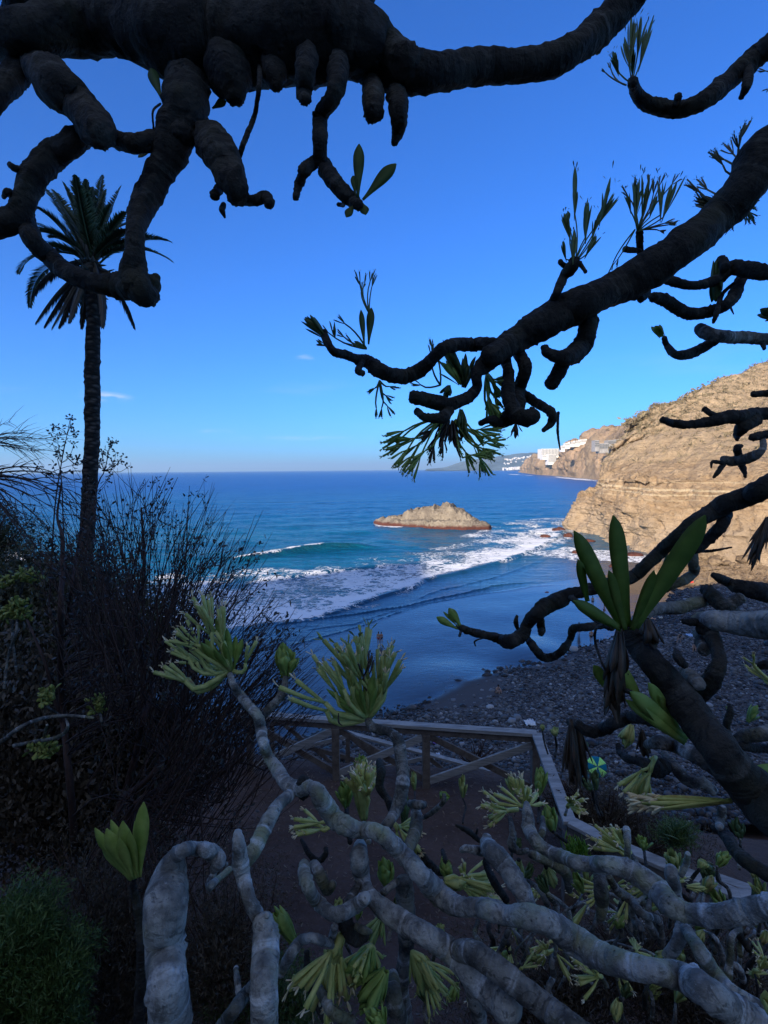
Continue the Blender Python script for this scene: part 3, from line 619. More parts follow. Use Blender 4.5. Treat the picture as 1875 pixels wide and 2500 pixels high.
# ------------------------------------------------------------------ thick limb across the top, hanging stubs
T1 = empty('succulent_tree', P(700, 60, 1.15), 'thick dark knobbly limb arching across the top left with stubby hanging branches', 'tree')
ch = lambda *a, **k: chain(T1, *a, **k)
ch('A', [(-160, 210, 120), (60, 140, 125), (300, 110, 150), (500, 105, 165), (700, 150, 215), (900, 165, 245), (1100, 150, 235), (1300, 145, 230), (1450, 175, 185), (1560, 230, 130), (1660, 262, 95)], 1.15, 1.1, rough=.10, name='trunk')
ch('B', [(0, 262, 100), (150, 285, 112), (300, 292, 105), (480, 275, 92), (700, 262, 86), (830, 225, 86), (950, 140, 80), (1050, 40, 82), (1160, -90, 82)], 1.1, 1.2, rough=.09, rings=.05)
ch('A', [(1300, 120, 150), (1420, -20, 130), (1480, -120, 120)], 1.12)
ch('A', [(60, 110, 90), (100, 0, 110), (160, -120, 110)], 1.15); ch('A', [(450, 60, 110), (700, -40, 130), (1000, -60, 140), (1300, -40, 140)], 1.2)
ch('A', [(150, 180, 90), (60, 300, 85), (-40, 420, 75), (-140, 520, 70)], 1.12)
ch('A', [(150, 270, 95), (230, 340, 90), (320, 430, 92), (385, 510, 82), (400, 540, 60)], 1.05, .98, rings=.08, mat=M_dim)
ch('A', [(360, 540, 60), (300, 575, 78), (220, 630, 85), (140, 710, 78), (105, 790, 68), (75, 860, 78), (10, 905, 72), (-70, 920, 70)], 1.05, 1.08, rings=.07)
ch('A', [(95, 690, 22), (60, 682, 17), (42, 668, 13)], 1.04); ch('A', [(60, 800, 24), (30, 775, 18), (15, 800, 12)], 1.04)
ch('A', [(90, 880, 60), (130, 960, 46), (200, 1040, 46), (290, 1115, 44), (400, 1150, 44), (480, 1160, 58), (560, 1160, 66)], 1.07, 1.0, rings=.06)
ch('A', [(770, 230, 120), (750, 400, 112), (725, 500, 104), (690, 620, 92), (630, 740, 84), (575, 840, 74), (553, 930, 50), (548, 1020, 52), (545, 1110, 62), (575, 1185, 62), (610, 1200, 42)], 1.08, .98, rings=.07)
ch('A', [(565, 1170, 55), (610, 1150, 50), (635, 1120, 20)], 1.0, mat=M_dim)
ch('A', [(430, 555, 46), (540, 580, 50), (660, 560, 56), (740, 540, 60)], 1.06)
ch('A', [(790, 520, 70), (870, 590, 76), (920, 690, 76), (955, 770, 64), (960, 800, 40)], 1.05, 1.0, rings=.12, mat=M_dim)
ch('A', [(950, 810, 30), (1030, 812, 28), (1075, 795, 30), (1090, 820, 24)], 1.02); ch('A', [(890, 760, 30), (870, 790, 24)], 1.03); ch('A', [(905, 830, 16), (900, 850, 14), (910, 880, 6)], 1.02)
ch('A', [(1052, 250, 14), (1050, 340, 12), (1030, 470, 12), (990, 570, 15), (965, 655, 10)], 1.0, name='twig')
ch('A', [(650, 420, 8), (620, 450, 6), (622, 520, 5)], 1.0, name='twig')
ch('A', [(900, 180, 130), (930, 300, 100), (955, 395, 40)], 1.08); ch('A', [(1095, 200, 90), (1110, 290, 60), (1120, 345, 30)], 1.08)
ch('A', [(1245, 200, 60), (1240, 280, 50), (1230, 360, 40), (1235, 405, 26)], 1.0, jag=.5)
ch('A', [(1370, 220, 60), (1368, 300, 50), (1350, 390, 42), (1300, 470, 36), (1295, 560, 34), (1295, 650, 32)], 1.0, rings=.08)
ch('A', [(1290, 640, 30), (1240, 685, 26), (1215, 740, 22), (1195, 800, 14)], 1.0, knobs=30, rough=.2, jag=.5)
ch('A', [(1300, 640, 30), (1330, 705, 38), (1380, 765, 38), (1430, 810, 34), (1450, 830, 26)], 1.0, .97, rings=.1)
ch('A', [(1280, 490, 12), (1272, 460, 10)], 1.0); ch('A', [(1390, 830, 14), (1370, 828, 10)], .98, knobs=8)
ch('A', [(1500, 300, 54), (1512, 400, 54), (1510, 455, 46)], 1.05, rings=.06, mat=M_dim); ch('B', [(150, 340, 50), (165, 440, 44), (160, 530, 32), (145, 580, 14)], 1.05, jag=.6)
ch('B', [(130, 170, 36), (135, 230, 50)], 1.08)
m_ = MB(); d = .97
for (a, b, w) in (((1450, 800), (1455, 588), 46), ((1470, 810), (1605, 668), 52), ((1440, 790), (1430, 712), 26), ((1435, 830), (1402, 882), 34), ((1465, 820), (1482, 872), 38)):
    p, q = P(*cx('A', *a), d), P(*cx('A', *b), d); leaf(m_, p, q - p, CAMV, (q - p).length, w * .6028 * d / FPX, .04)
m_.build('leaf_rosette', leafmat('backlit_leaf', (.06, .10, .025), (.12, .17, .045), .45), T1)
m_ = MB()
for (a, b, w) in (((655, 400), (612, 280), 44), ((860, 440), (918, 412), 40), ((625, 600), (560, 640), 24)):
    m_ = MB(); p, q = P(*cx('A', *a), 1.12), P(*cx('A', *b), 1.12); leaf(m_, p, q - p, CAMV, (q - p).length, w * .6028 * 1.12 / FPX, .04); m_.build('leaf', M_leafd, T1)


# ------------------------------------------------------------------ slim branch in the top right corner
T2 = empty('overhanging_branch', P(1800, 200, 1.6), 'slim upturned dark branch in the top right corner with one green leaf tuft', 'branch')
ch = lambda *a, **k: chain(T2, *a, **k)
ch('B', [(1760, 80, 62), (1690, 165, 54), (1600, 240, 48), (1500, 325, 44), (1400, 405, 42), (1290, 442, 44), (1180, 422, 44), (1125, 375, 34), (1110, 330, 28)], 1.7, 1.6, rings=.08)
ch('B', [(1580, 270, 26), (1575, 340, 22), (1550, 395, 12)], 1.65); ch('B', [(1290, 420, 20), (1295, 392, 18)], 1.6, knobs=10)
sprays(T2, 'B', (1108, 340), [(1100, 240, 1120, 60, 12), (1130, 220, 1150, 20, 5), (1140, 260, 1170, 100, 8), (1095, 260, 1075, 130, 6), (1110, 300, 1115, 180, 9), (1050, 290, 1030, 190, 8), (1060, 300, 1010, 225, 4)], 1.6, [leafmat('tuft_leaf', (.13, .19, .08), (.22, .28, .13), .4), M_tipd], 3, 14)
flowers(T2, 'B', (1085, 345), [(985, 285), (1010, 265)], 1.6, 2, 4, 12, 3, [M_tipd, M_tipd], 3)
flowers(T2, 'B', (1720, 330), [(1645, 370), (1630, 275)], 1.6, 2, 4, 16, 4, [M_tipd, M_tipd], 4)

# ------------------------------------------------------------------ big diagonal limb from the right
T3 = empty('succulent_tree', P(1500, 560, 1.8), 'long dark limb slanting in from the right over the sea with tufts and hanging blooms', 'tree')
ch = lambda *a, **k: chain(T3, *a, **k)
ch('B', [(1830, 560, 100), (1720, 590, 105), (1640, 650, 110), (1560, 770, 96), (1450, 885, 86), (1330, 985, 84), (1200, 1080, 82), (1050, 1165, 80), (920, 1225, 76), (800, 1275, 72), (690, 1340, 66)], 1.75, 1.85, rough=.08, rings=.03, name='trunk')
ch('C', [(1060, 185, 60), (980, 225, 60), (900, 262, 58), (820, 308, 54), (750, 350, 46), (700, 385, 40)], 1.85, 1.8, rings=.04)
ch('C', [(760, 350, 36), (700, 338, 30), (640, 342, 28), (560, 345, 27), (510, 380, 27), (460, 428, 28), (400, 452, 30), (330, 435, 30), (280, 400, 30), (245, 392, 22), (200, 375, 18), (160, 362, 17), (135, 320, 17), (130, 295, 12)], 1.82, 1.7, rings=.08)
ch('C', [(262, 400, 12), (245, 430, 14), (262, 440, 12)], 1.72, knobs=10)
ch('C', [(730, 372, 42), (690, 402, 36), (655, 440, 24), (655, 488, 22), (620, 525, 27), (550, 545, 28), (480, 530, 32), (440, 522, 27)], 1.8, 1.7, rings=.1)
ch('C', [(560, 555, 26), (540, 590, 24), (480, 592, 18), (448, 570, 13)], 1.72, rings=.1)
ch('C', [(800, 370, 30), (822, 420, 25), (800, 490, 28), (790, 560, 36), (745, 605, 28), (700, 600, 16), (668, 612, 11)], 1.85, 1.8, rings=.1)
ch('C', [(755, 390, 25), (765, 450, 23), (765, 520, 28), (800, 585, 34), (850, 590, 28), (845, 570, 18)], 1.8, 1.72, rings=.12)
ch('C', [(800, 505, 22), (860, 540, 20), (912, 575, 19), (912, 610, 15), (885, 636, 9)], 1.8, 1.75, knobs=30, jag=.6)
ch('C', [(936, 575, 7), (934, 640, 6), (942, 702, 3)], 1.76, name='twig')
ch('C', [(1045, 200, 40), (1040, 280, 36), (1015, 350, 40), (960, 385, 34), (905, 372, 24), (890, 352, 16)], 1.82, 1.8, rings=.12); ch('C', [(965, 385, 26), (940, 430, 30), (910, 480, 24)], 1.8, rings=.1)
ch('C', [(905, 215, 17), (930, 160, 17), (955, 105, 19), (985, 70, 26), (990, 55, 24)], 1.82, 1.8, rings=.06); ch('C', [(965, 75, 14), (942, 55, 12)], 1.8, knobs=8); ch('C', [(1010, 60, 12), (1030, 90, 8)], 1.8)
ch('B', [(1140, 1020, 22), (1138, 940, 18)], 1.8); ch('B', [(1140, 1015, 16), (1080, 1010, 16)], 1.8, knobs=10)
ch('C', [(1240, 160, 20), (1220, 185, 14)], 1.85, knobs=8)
ro = lambda *a, **k: rosette(T3, *a, **k); fl = lambda *a, **k: flowers(T3, *a, **k)
M_tuft = leafmat('sky_backed_leaf', (.13, .19, .075), (.22, .29, .12), .4)
sprays(T3, 'B', (878, 1062), [(875, 860, 880, 668, 8), (985, 880, 1038, 692, 5), (975, 900, 1066, 728, 5), (920, 960, 920, 790, 10), (950, 960, 985, 830, 6), (855, 960, 825, 850, 7), (850, 900, 850, 838, 3), (840, 1050, 825, 965, 5), (870, 1050, 880, 930, 8), (925, 1030, 975, 930, 7)], 1.8, [M_tuft, M_tipd], 1, 17)
sprays(T3, 'B', (1132, 938), [(1125, 860, 1140, 700, 11), (1100, 850, 1080, 755, 5), (1150, 870, 1180, 690, 5), (1225, 870, 1240, 705, 7), (1235, 880, 1298, 715, 5), (1180, 880, 1205, 800, 4)], 1.8, [M_tuft, M_tipd], 2, 14)
fl('B', (1130, 935), [(1085, 760), (1110, 730), (1180, 700), (1240, 710), (1290, 720), (1215, 740)], 1.8, 2, 5, 24, 4, [M_tipd, M_tipd], 6); fl('B', (1120, 930), [(1010, 1095), (1030, 1085)], 1.8, 2, 4, 24, 3, [M_leafd, M_leafd], 7); fl('B', (1150, 930), [(1270, 895), (1285, 905), (1240, 935)], 1.8, 2, 5, 18, 4, [M_tipd, M_ftip], 8)
fl('B', (1500, 880), [(1340, 740), (1350, 800), (1380, 725), (1370, 830)], 1.95, 3, 5, 40, 6, [M_tipd, M_tipd], 9); ro('B', (1500, 850), (1350, 800), 1.95, 16, 9, 25, M_tipd, 10)
fl('B', (1560, 720), [(1430, 640), (1450, 615), (1500, 580), (1545, 500), (1530, 540)], 1.95, 3, 5, 34, 6, [M_tipd, M_tipd], 11)
fl('B', (1530, 770), [(1640, 780), (1600, 850), (1580, 900), (1520, 930), (1600, 900)], 2.0, 3, 5, 30, 6, [M_leafd, M_tipd], 12)
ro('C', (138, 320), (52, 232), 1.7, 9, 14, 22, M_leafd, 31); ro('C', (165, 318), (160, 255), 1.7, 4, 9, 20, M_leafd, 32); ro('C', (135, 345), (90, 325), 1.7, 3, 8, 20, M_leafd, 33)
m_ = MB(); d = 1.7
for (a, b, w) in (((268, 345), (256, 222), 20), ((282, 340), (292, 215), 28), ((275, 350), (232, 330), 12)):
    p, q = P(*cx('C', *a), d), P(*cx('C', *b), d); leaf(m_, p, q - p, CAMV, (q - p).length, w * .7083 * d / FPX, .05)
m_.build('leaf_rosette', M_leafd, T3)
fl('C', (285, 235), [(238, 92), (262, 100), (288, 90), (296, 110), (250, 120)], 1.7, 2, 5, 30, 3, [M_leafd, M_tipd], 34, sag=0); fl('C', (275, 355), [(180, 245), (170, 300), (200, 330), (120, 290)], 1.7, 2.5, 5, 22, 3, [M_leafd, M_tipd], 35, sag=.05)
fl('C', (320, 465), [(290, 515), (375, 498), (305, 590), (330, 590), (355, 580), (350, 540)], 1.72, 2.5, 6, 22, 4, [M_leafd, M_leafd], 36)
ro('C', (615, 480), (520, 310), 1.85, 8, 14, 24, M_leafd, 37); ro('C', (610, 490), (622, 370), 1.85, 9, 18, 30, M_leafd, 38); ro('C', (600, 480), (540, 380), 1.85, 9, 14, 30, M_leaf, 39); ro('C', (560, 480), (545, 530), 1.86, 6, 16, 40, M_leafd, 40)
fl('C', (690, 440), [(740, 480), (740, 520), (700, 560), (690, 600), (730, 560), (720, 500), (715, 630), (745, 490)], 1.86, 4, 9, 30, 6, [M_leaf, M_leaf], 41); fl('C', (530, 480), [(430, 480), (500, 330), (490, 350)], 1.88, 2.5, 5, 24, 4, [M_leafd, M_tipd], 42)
fl('C', (540, 590), [(345, 660), (340, 690), (345, 725), (370, 745), (400, 770), (430, 780), (450, 760), (380, 700), (410, 730)], 1.75, 3, 8, 46, 6, [M_leaf, M_flow], 43, sag=-.55)
fl('C', (580, 600), [(735, 690), (730, 715), (715, 745), (700, 780), (660, 780), (635, 770), (690, 660), (680, 740), (720, 655)], 1.75, 3, 8, 46, 6, [M_leaf, M_flow], 44, sag=.5)
fl('C', (540, 600), [(500, 700), (490, 745), (545, 700), (540, 720), (470, 670), (600, 720), (580, 650)], 1.76, 2.5, 7, 40, 5, [M_dead, M_leafd], 45, sag=.0)
ro('C', (570, 600), (580, 700), 1.75, 16, 10, 28, M_dead, 46); ro('C', (600, 560), (610, 680), 1.75, 10, 14, 26, M_leafd, 47); ro('C', (560, 600), (525, 690), 1.75, 10, 10, 30, M_dead, 48)
ro('C', (790, 610), (790, 665), 1.75, 9, 9, 30, M_dead, 49); ro('C', (705, 545), (740, 600), 1.78, 8, 12, 35, M_leaf, 50)

# ------------------------------------------------------------------ mid right: three thinner branch groups
T4 = empty('overhanging_branch', P(1830, 740, 2.2), 'forked dark branches reaching in from the right edge under the big slanting limb', 'branch')
ch = lambda *a, **k: chain(T4, *a, **k)
ch('C', [(1740, 88, 36), (1660, 92, 34), (1600, 85, 36), (1530, 78, 30), (1480, 118, 22), (1400, 138, 20), (1330, 122, 22), (1285, 105, 20)], 2.2, 2.1, rings=.08); ch('C', [(1510, 75, 28), (1500, 50, 24)], 2.15, knobs=14)
ch('C', [(1565, 115, 26), (1530, 190, 24), (1460, 226, 23), (1380, 232, 25), (1310, 190, 28), (1262, 176, 22)], 2.18, 2.1, rings=.07)
ch('C', [(1540, 130, 7), (1500, 170, 9), (1480, 240, 12), (1470, 265, 6)], 2.16); ch('C', [(1525, 200, 8), (1540, 235, 3)], 2.15)
rosette(T4, 'C', (1480, 50), (1480, 195), 2.2, 5, 22, 12, M_leafd, 61, name='hanging_leaves')
T5 = empty('overhanging_branch', P(1830, 830, 2.3), 'thin branch with a pale sawn knuckle and one small leaf bud, below the forked branches', 'branch')
ch = lambda *a, **k: chain(T5, *a, **k)
ch('C', [(1740, 330, 26), (1640, 322, 25), (1560, 316, 26), (1490, 312, 26), (1440, 298, 28), (1425, 285, 26)], 2.3, 2.2, rings=.07, mat=M_mid); ch('C', [(1480, 325, 20), (1410, 365, 20), (1345, 376, 18), (1312, 345, 14), (1302, 318, 12)], 2.25, rings=.07); ch('C', [(1642, 340, 14), (1646, 355, 8)], 2.2)
rosette(T5, 'C', (1295, 315), (1265, 268), 2.2, 4, 22, 10, M_leaf, 62); rosette(T5, 'C', (1700, 250), (1625, 215), 2.3, 6, 20, 35, M_leafd, 63, name='leaf_rosette'); ch('C', [(1740, 230, 14), (1680, 235, 12)], 2.3)
T6 = empty('overhanging_branch', P(1830, 1010, 2.0), 'ragged dark branch stubs reaching in from the right edge in front of the ochre hill', 'branch')
ch = lambda *a, **k: chain(T6, *a, **k)
ch('C', [(1740, 570, 26), (1640, 580, 26), (1570, 588, 26), (1510, 592, 26), (1450, 608, 22), (1380, 616, 19), (1325, 610, 17), (1297, 600, 12)], 2.0, 1.9, rings=.06, jag=.5); ch('C', [(1500, 592, 16), (1465, 580, 14), (1440, 562, 12)], 1.95, knobs=12, jag=.5)
ch('C', [(1620, 600, 26), (1575, 622, 26), (1555, 650, 18), (1552, 668, 8)], 1.95, jag=.6); ch('C', [(1740, 512, 16), (1650, 510, 14), (1608, 512, 12)], 2.0)
ch('C', [(1740, 640, 20), (1660, 650, 18), (1605, 660, 14)], 1.9); ch('C', [(1640, 660, 14), (1640, 700, 16), (1600, 728, 22), (1540, 742, 20), (1505, 735, 14)], 1.9, rings=.08, mat=M_mid); ch('C', [(1510, 745, 14), (1490, 775, 11), (1472, 798, 6)], 1.88, jag=.5); ch('C', [(1500, 748, 10), (1468, 745, 7), (1463, 765, 3)], 1.88)
ch('C', [(1560, 740, 22), (1575, 770, 14), (1580, 796, 6)], 1.9, jag=.8); ch('C', [(1560, 735, 18), (1552, 700, 16), (1562, 690, 10)], 1.9, knobs=12)
rosette(T6, 'F', (1655, 1010), (1560, 1330), 1.6, 30, 10, 20, M_dead, 64, name='dead_leaf_skirt')

# ------------------------------------------------------------------ long limb sweeping down from the right edge across the beach
T7 = empty('succulent_tree', P(1700, 1250, 1.4), 'dark knobbly limb sweeping from the right edge over the wet sand to a small bud', 'tree')
ch = lambda *a, **k: chain(T7, *a, **k)
ch('F', [(1790, 760, 84), (1640, 840, 78), (1530, 890, 74), (1420, 930, 70), (1320, 985, 62), (1220, 1040, 54), (1110, 1130, 50), (1010, 1225, 50), (930, 1300, 50), (850, 1370, 48), (760, 1400, 46), (660, 1428, 46)], 1.35, 1.5, rough=.07, rings=.02, name='trunk')
ch('F', [(720, 1412, 46), (620, 1440, 44), (540, 1462, 44), (440, 1490, 52), (350, 1545, 54), (280, 1590, 52)], 1.5, 1.55, rings=.06)
ch('E', [(1400, 650, 48), (1330, 672, 46), (1270, 715, 44), (1220, 770, 40), (1190, 830, 44), (1130, 862, 42), (1070, 848, 30), (1010, 832, 24), (940, 815, 22), (890, 795, 20), (868, 785, 14)], 1.55, 1.6, rings=.1, knobs=60)
ch('E', [(1215, 840, 20), (1250, 890, 24), (1295, 940, 24), (1345, 940, 24), (1400, 905, 26), (1435, 850, 22), (1450, 800, 24), (1520, 790, 22), (1620, 775, 24)], 1.58, 1.5, rings=.1); ch('E', [(1285, 755, 26), (1290, 800, 26), (1288, 822, 18)], 1.56)
ch('E', [(1170, 800, 12), (1160, 765, 14), (1165, 735, 8)], 1.58, knobs=14, jag=.8); ch('E', [(1010, 840, 7), (955, 860, 6), (955, 885, 4)], 1.6); ch('E', [(885, 800, 10), (875, 835, 8)], 1.6)
ch('E', [(1440, 640, 20), (1560, 740, 22), (1640, 790, 26)], 1.45, 1.3)
ch('F', [(1410, 960, 50), (1390, 1050, 48), (1330, 1120, 44), (1260, 1180, 44), (1200, 1200, 40), (1150, 1195, 26)], 1.45, 1.5, rings=.07); ch('F', [(1200, 1200, 42), (1212, 1290, 38), (1210, 1350, 38), (1150, 1395, 36), (1080, 1425, 30), (1030, 1445, 28), (985, 1450, 20)], 1.5, 1.55, rings=.1, mat=M_mid)
rosette(T7, 'F', (1075, 1240), (1085, 1385), 1.5, 4, 40, 8, M_leafd, 71, name='hanging_leaves'); ch('F', [(1240, 1220, 12), (1330, 1215, 10), (1440, 1195, 6)], 1.5)
m_ = MB(); d = 1.58
for (a, b, w) in (((865, 800), (756, 735), 38), ((885, 790), (818, 690), 44), ((870, 790), (790, 708), 16)):
    p, q = P(*cx('E', *a), d), P(*cx('E', *b), d); leaf(m_, p, q - p, CAMV, (q - p).length, w * .4822 * d / FPX, .1)
m_.build('leaf_rosette', M_leaf, T7)

# ------------------------------------------------------------------ near trunk on the right with long strap leaves
T8 = empty('succulent_tree', P(1700, 1900, .95), 'nearest dark trunk rising on the right, topped by four very long strap leaves', 'tree')
ch = lambda *a, **k: chain(T8, *a, **k)
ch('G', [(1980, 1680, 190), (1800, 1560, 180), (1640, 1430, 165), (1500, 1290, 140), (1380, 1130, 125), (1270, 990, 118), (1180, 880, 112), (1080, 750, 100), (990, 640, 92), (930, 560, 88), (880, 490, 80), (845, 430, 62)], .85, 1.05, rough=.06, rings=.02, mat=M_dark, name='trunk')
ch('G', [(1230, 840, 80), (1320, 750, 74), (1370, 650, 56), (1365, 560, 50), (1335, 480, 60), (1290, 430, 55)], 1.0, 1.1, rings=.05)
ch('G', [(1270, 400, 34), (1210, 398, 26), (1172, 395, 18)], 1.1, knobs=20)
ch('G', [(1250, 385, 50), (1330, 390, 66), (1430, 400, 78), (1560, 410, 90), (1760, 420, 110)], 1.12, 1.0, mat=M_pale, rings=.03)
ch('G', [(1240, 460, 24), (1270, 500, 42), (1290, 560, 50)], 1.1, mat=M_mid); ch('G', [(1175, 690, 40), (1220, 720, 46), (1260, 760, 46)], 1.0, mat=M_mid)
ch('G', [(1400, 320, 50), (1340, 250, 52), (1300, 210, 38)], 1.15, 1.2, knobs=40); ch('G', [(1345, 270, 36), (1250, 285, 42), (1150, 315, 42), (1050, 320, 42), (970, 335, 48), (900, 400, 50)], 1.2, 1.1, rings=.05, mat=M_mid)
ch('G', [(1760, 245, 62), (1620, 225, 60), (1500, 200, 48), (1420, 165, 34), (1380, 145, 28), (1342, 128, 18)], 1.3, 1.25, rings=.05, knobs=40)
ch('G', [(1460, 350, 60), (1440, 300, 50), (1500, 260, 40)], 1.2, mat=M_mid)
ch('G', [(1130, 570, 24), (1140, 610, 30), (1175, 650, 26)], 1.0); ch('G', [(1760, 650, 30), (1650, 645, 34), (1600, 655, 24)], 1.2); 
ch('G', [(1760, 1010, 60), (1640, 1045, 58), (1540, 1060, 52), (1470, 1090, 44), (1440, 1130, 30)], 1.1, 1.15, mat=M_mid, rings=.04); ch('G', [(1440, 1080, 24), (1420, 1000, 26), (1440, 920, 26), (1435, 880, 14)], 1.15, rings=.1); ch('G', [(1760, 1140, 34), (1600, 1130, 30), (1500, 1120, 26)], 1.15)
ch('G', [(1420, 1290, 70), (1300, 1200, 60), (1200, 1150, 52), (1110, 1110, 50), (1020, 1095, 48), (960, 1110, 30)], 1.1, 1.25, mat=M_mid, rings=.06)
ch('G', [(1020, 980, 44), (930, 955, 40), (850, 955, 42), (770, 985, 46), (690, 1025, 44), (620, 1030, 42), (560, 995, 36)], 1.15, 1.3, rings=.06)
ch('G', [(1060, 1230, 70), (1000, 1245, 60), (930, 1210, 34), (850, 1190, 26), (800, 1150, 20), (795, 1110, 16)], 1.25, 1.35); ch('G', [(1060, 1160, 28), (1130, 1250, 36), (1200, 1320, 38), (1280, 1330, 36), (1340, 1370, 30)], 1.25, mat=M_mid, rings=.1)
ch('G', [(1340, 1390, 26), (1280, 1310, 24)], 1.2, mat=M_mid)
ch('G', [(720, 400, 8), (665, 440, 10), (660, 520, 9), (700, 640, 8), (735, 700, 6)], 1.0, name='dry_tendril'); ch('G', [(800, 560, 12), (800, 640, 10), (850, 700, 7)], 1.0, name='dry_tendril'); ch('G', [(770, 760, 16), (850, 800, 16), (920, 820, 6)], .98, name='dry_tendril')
m_ = MB(); d = .95
for (c, a, b, w, k) in (('F', (780, 1672), (478, 1098), 100, .06), ('F', (812, 1672), (716, 1012), 104, .04), ('F', (850, 1672), (1250, 1008), 128, .05), ('F', (575, 1520), (508, 1262), 56, .05), ('G', (810, 440), (540, 280), 70, .0), ('F', (800, 1690), (690, 1330), 60, .05), ('F', (840, 1690), (960, 1330), 70, .05)):
    p, q = P(*cx(c, *a), d), P(*cx(c, *b), d - .06); leaf(m_, p, q - p, CAMV, (q - p).length * 1.03, w * CR[c][2] * d / FPX, k, 0, SW)
o = m_.build('long_leaves', leafmat('strap_leaf', (.10, .16, .035), (.19, .27, .06), .35), T8)
ro = lambda *a, **k: rosette(T8, *a, **k); fl = lambda *a, **k: flowers(T8, *a, **k)
ro('G', (800, 430), (790, 880), .98, 26, 26, 16, M_dead, 81, name='dead_leaves', short=.5); ro('G', (960, 380), (1000, 560), 1.0, 12, 26, 26, M_dead, 82, name='dead_leaves'); ro('G', (760, 600), (750, 970), 1.0, 18, 26, 12, M_dead, 82, name='dead_leaves')
m_ = MB()
for (a, b, w, d, k) in (((1190, 1080), (820, 770), 90, 1.0, .1), ((1160, 1060), (930, 720), 70, 1.02, .1), ((1150, 1040), (1000, 800), 50, 1.03, .1), ((960, 960), (800, 640), 70, 1.03, -.05), ((740, 800), (640, 640), 60, 1.05, .05), ((800, 720), (745, 610), 50, 1.05, .05), ((1180, 1100), (850, 860), 60, .99, -.05)):
    p, q = P(*cx('G', *a), d), P(*cx('G', *b), d - .04); leaf(m_, p, q - p, CAMV, (q - p).length, w * .4219 * d / FPX, k, 0, SW)
o = m_.build('long_leaves', M_leaf, T8)
M_flow2 = leafmat('bloom_stalk', (.40, .42, .11), (.60, .58, .20), .12)
m_ = MB(); rq = random.Random(6)
for k in range(15):
    x0 = rq.uniform(1250, 1460) if k > 4 else 1455; y0 = 1440 + rq.uniform(-18, 18) * (k > 4); x1 = rq.uniform(900, 1050); y1 = 1440 + rq.uniform(-42, 44); dd = .95 + rq.uniform(-.015, .015)
    p, q = P(*cx('G', x0, y0), dd), P(*cx('G', x1, y1), dd); leaf(m_, p, q - p, CAMV, (q - p).length, rq.uniform(20, 34) * .4219 * dd / FPX, rq.uniform(-.03, .03), 0, SW)
    for z_ in range(5): v = ((q - p).normalized() + rnd_perp((q - p).normalized(), rq) * .25).normalized(); leaf(m_, q - v * .006, v, CAMV, rq.uniform(.018, .034), .006, .15, 1)
m_.build('flower_cluster', [M_flow2, M_ftip], T8)
fl('G', (1010, 1180), [(840, 1340), (880, 1400), (920, 1400), (950, 1360), (860, 1380)], 1.25, 5, 13, 60, 4, [M_flow2, M_ftip], 85, sag=-.2)
ro('G', (870, 990), (830, 1140), 1.3, 12, 20, 28, M_flow2, 86); ro('G', (930, 1020), (950, 1200), 1.3, 14, 14, 20, M_dead, 87)
ro('G', (1540, 980), (1600, 880), 1.2, 14, 12, 30, M_leaf, 88); ro('G', (1640, 1400), (1650, 1215), 1.0, 5, 60, 25, M_leaf, 89); fl('G', (1560, 1320), [(1490, 1190), (1500, 1220), (1480, 1210)], 1.1, 3, 10, 46, 4, [M_flow2, M_ftip], 90)
fl('G', (1700, 760), [(1510, 580), (1570, 700), (1600, 690)], 1.15, 5, 9, 40, 2, [M_flow2, M_ftip], 91)
ro('G', (1435, 930), (1435, 870), 1.15, 5, 14, 15, M_flow2, 92)
ro('G', (520, 960), (545, 1370), 1.35, 40, 16, 15, M_dead, 93, name='dead_leaf_skirt', short=.4); ro('G', (560, 980), (600, 1320), 1.36, 26, 14, 12, M_dead, 94, name='dead_leaf_skirt'); ch('G', [(510, 975, 26), (540, 1000, 34), (545, 1100, 40), (550, 1250, 34), (540, 1330, 18)], 1.38, mat=M_dark)
ro('J', (1760, 1560), (1640, 1330), .9, 6, 40, 16, M_flow2, 95)

# ------------------------------------------------------------------ pale succulent shrub along the bottom
def plant(pt, label, d): return empty('succulent_shrub', P(*pt, d), label, 'shrub')
S1 = plant((430, 2500), 'thickest pale grey stem at the bottom left, bent over at the top like a hook', 1.15)
ch = lambda *a, **k: chain(S1, *a, **k)
ch('H', [(1010, 2080, 170), (985, 1850, 152), (965, 1650, 142), (952, 1450, 140), (955, 1250, 146), (965, 1130, 140), (985, 1030, 110), (1010, 950, 72), (1030, 900, 46)], 1.1, 1.3, mat=M_pale, rough=.06, rings=.03, name='trunk', knobs=40)
ch('H', [(1000, 950, 60), (1060, 890, 50), (1130, 882, 48), (1190, 890, 60), (1240, 915, 64), (1265, 955, 50), (1240, 1000, 30)], 1.25, 1.32, mat=M_pale, rings=.06, name='branch'); ch('H', [(1270, 960, 24), (1310, 970, 18)], 1.3, mat=M_pale, knobs=10)
ch('H', [(1330, 1000, 26), (1260, 1060, 22), (1225, 1090, 28), (1215, 1105, 26)], 1.35, mat=M_pale, knobs=20)
S1b = plant((300, 2150), 'loose rosette of broad green leaves standing left of the hooked pale stem', 1.6)
m_ = MB(); d = 1.6
for (a, b, w, dd) in (((760, 1065), (562, 748), 62, .03), ((770, 1060), (628, 750), 84, 0), ((785, 1055), (722, 702), 78, -.02), ((790, 1050), (655, 705), 60, .05), ((810, 1045), (845, 596), 74, .02), ((800, 1050), (805, 672), 36, .05), ((770, 1060), (700, 800), 60, -.04), ((800, 1050), (760, 760), 50, -.04), ((795, 1050), (790, 715), 30, .06), ((750, 1062), (600, 860), 44, .05)):
    p, q = P(*cx('H', *a), d), P(*cx('H', *b), d + dd); leaf(m_, p, q - p, CAMV, (q - p).length, w * .4219 * 1.15 * d / FPX, .06)
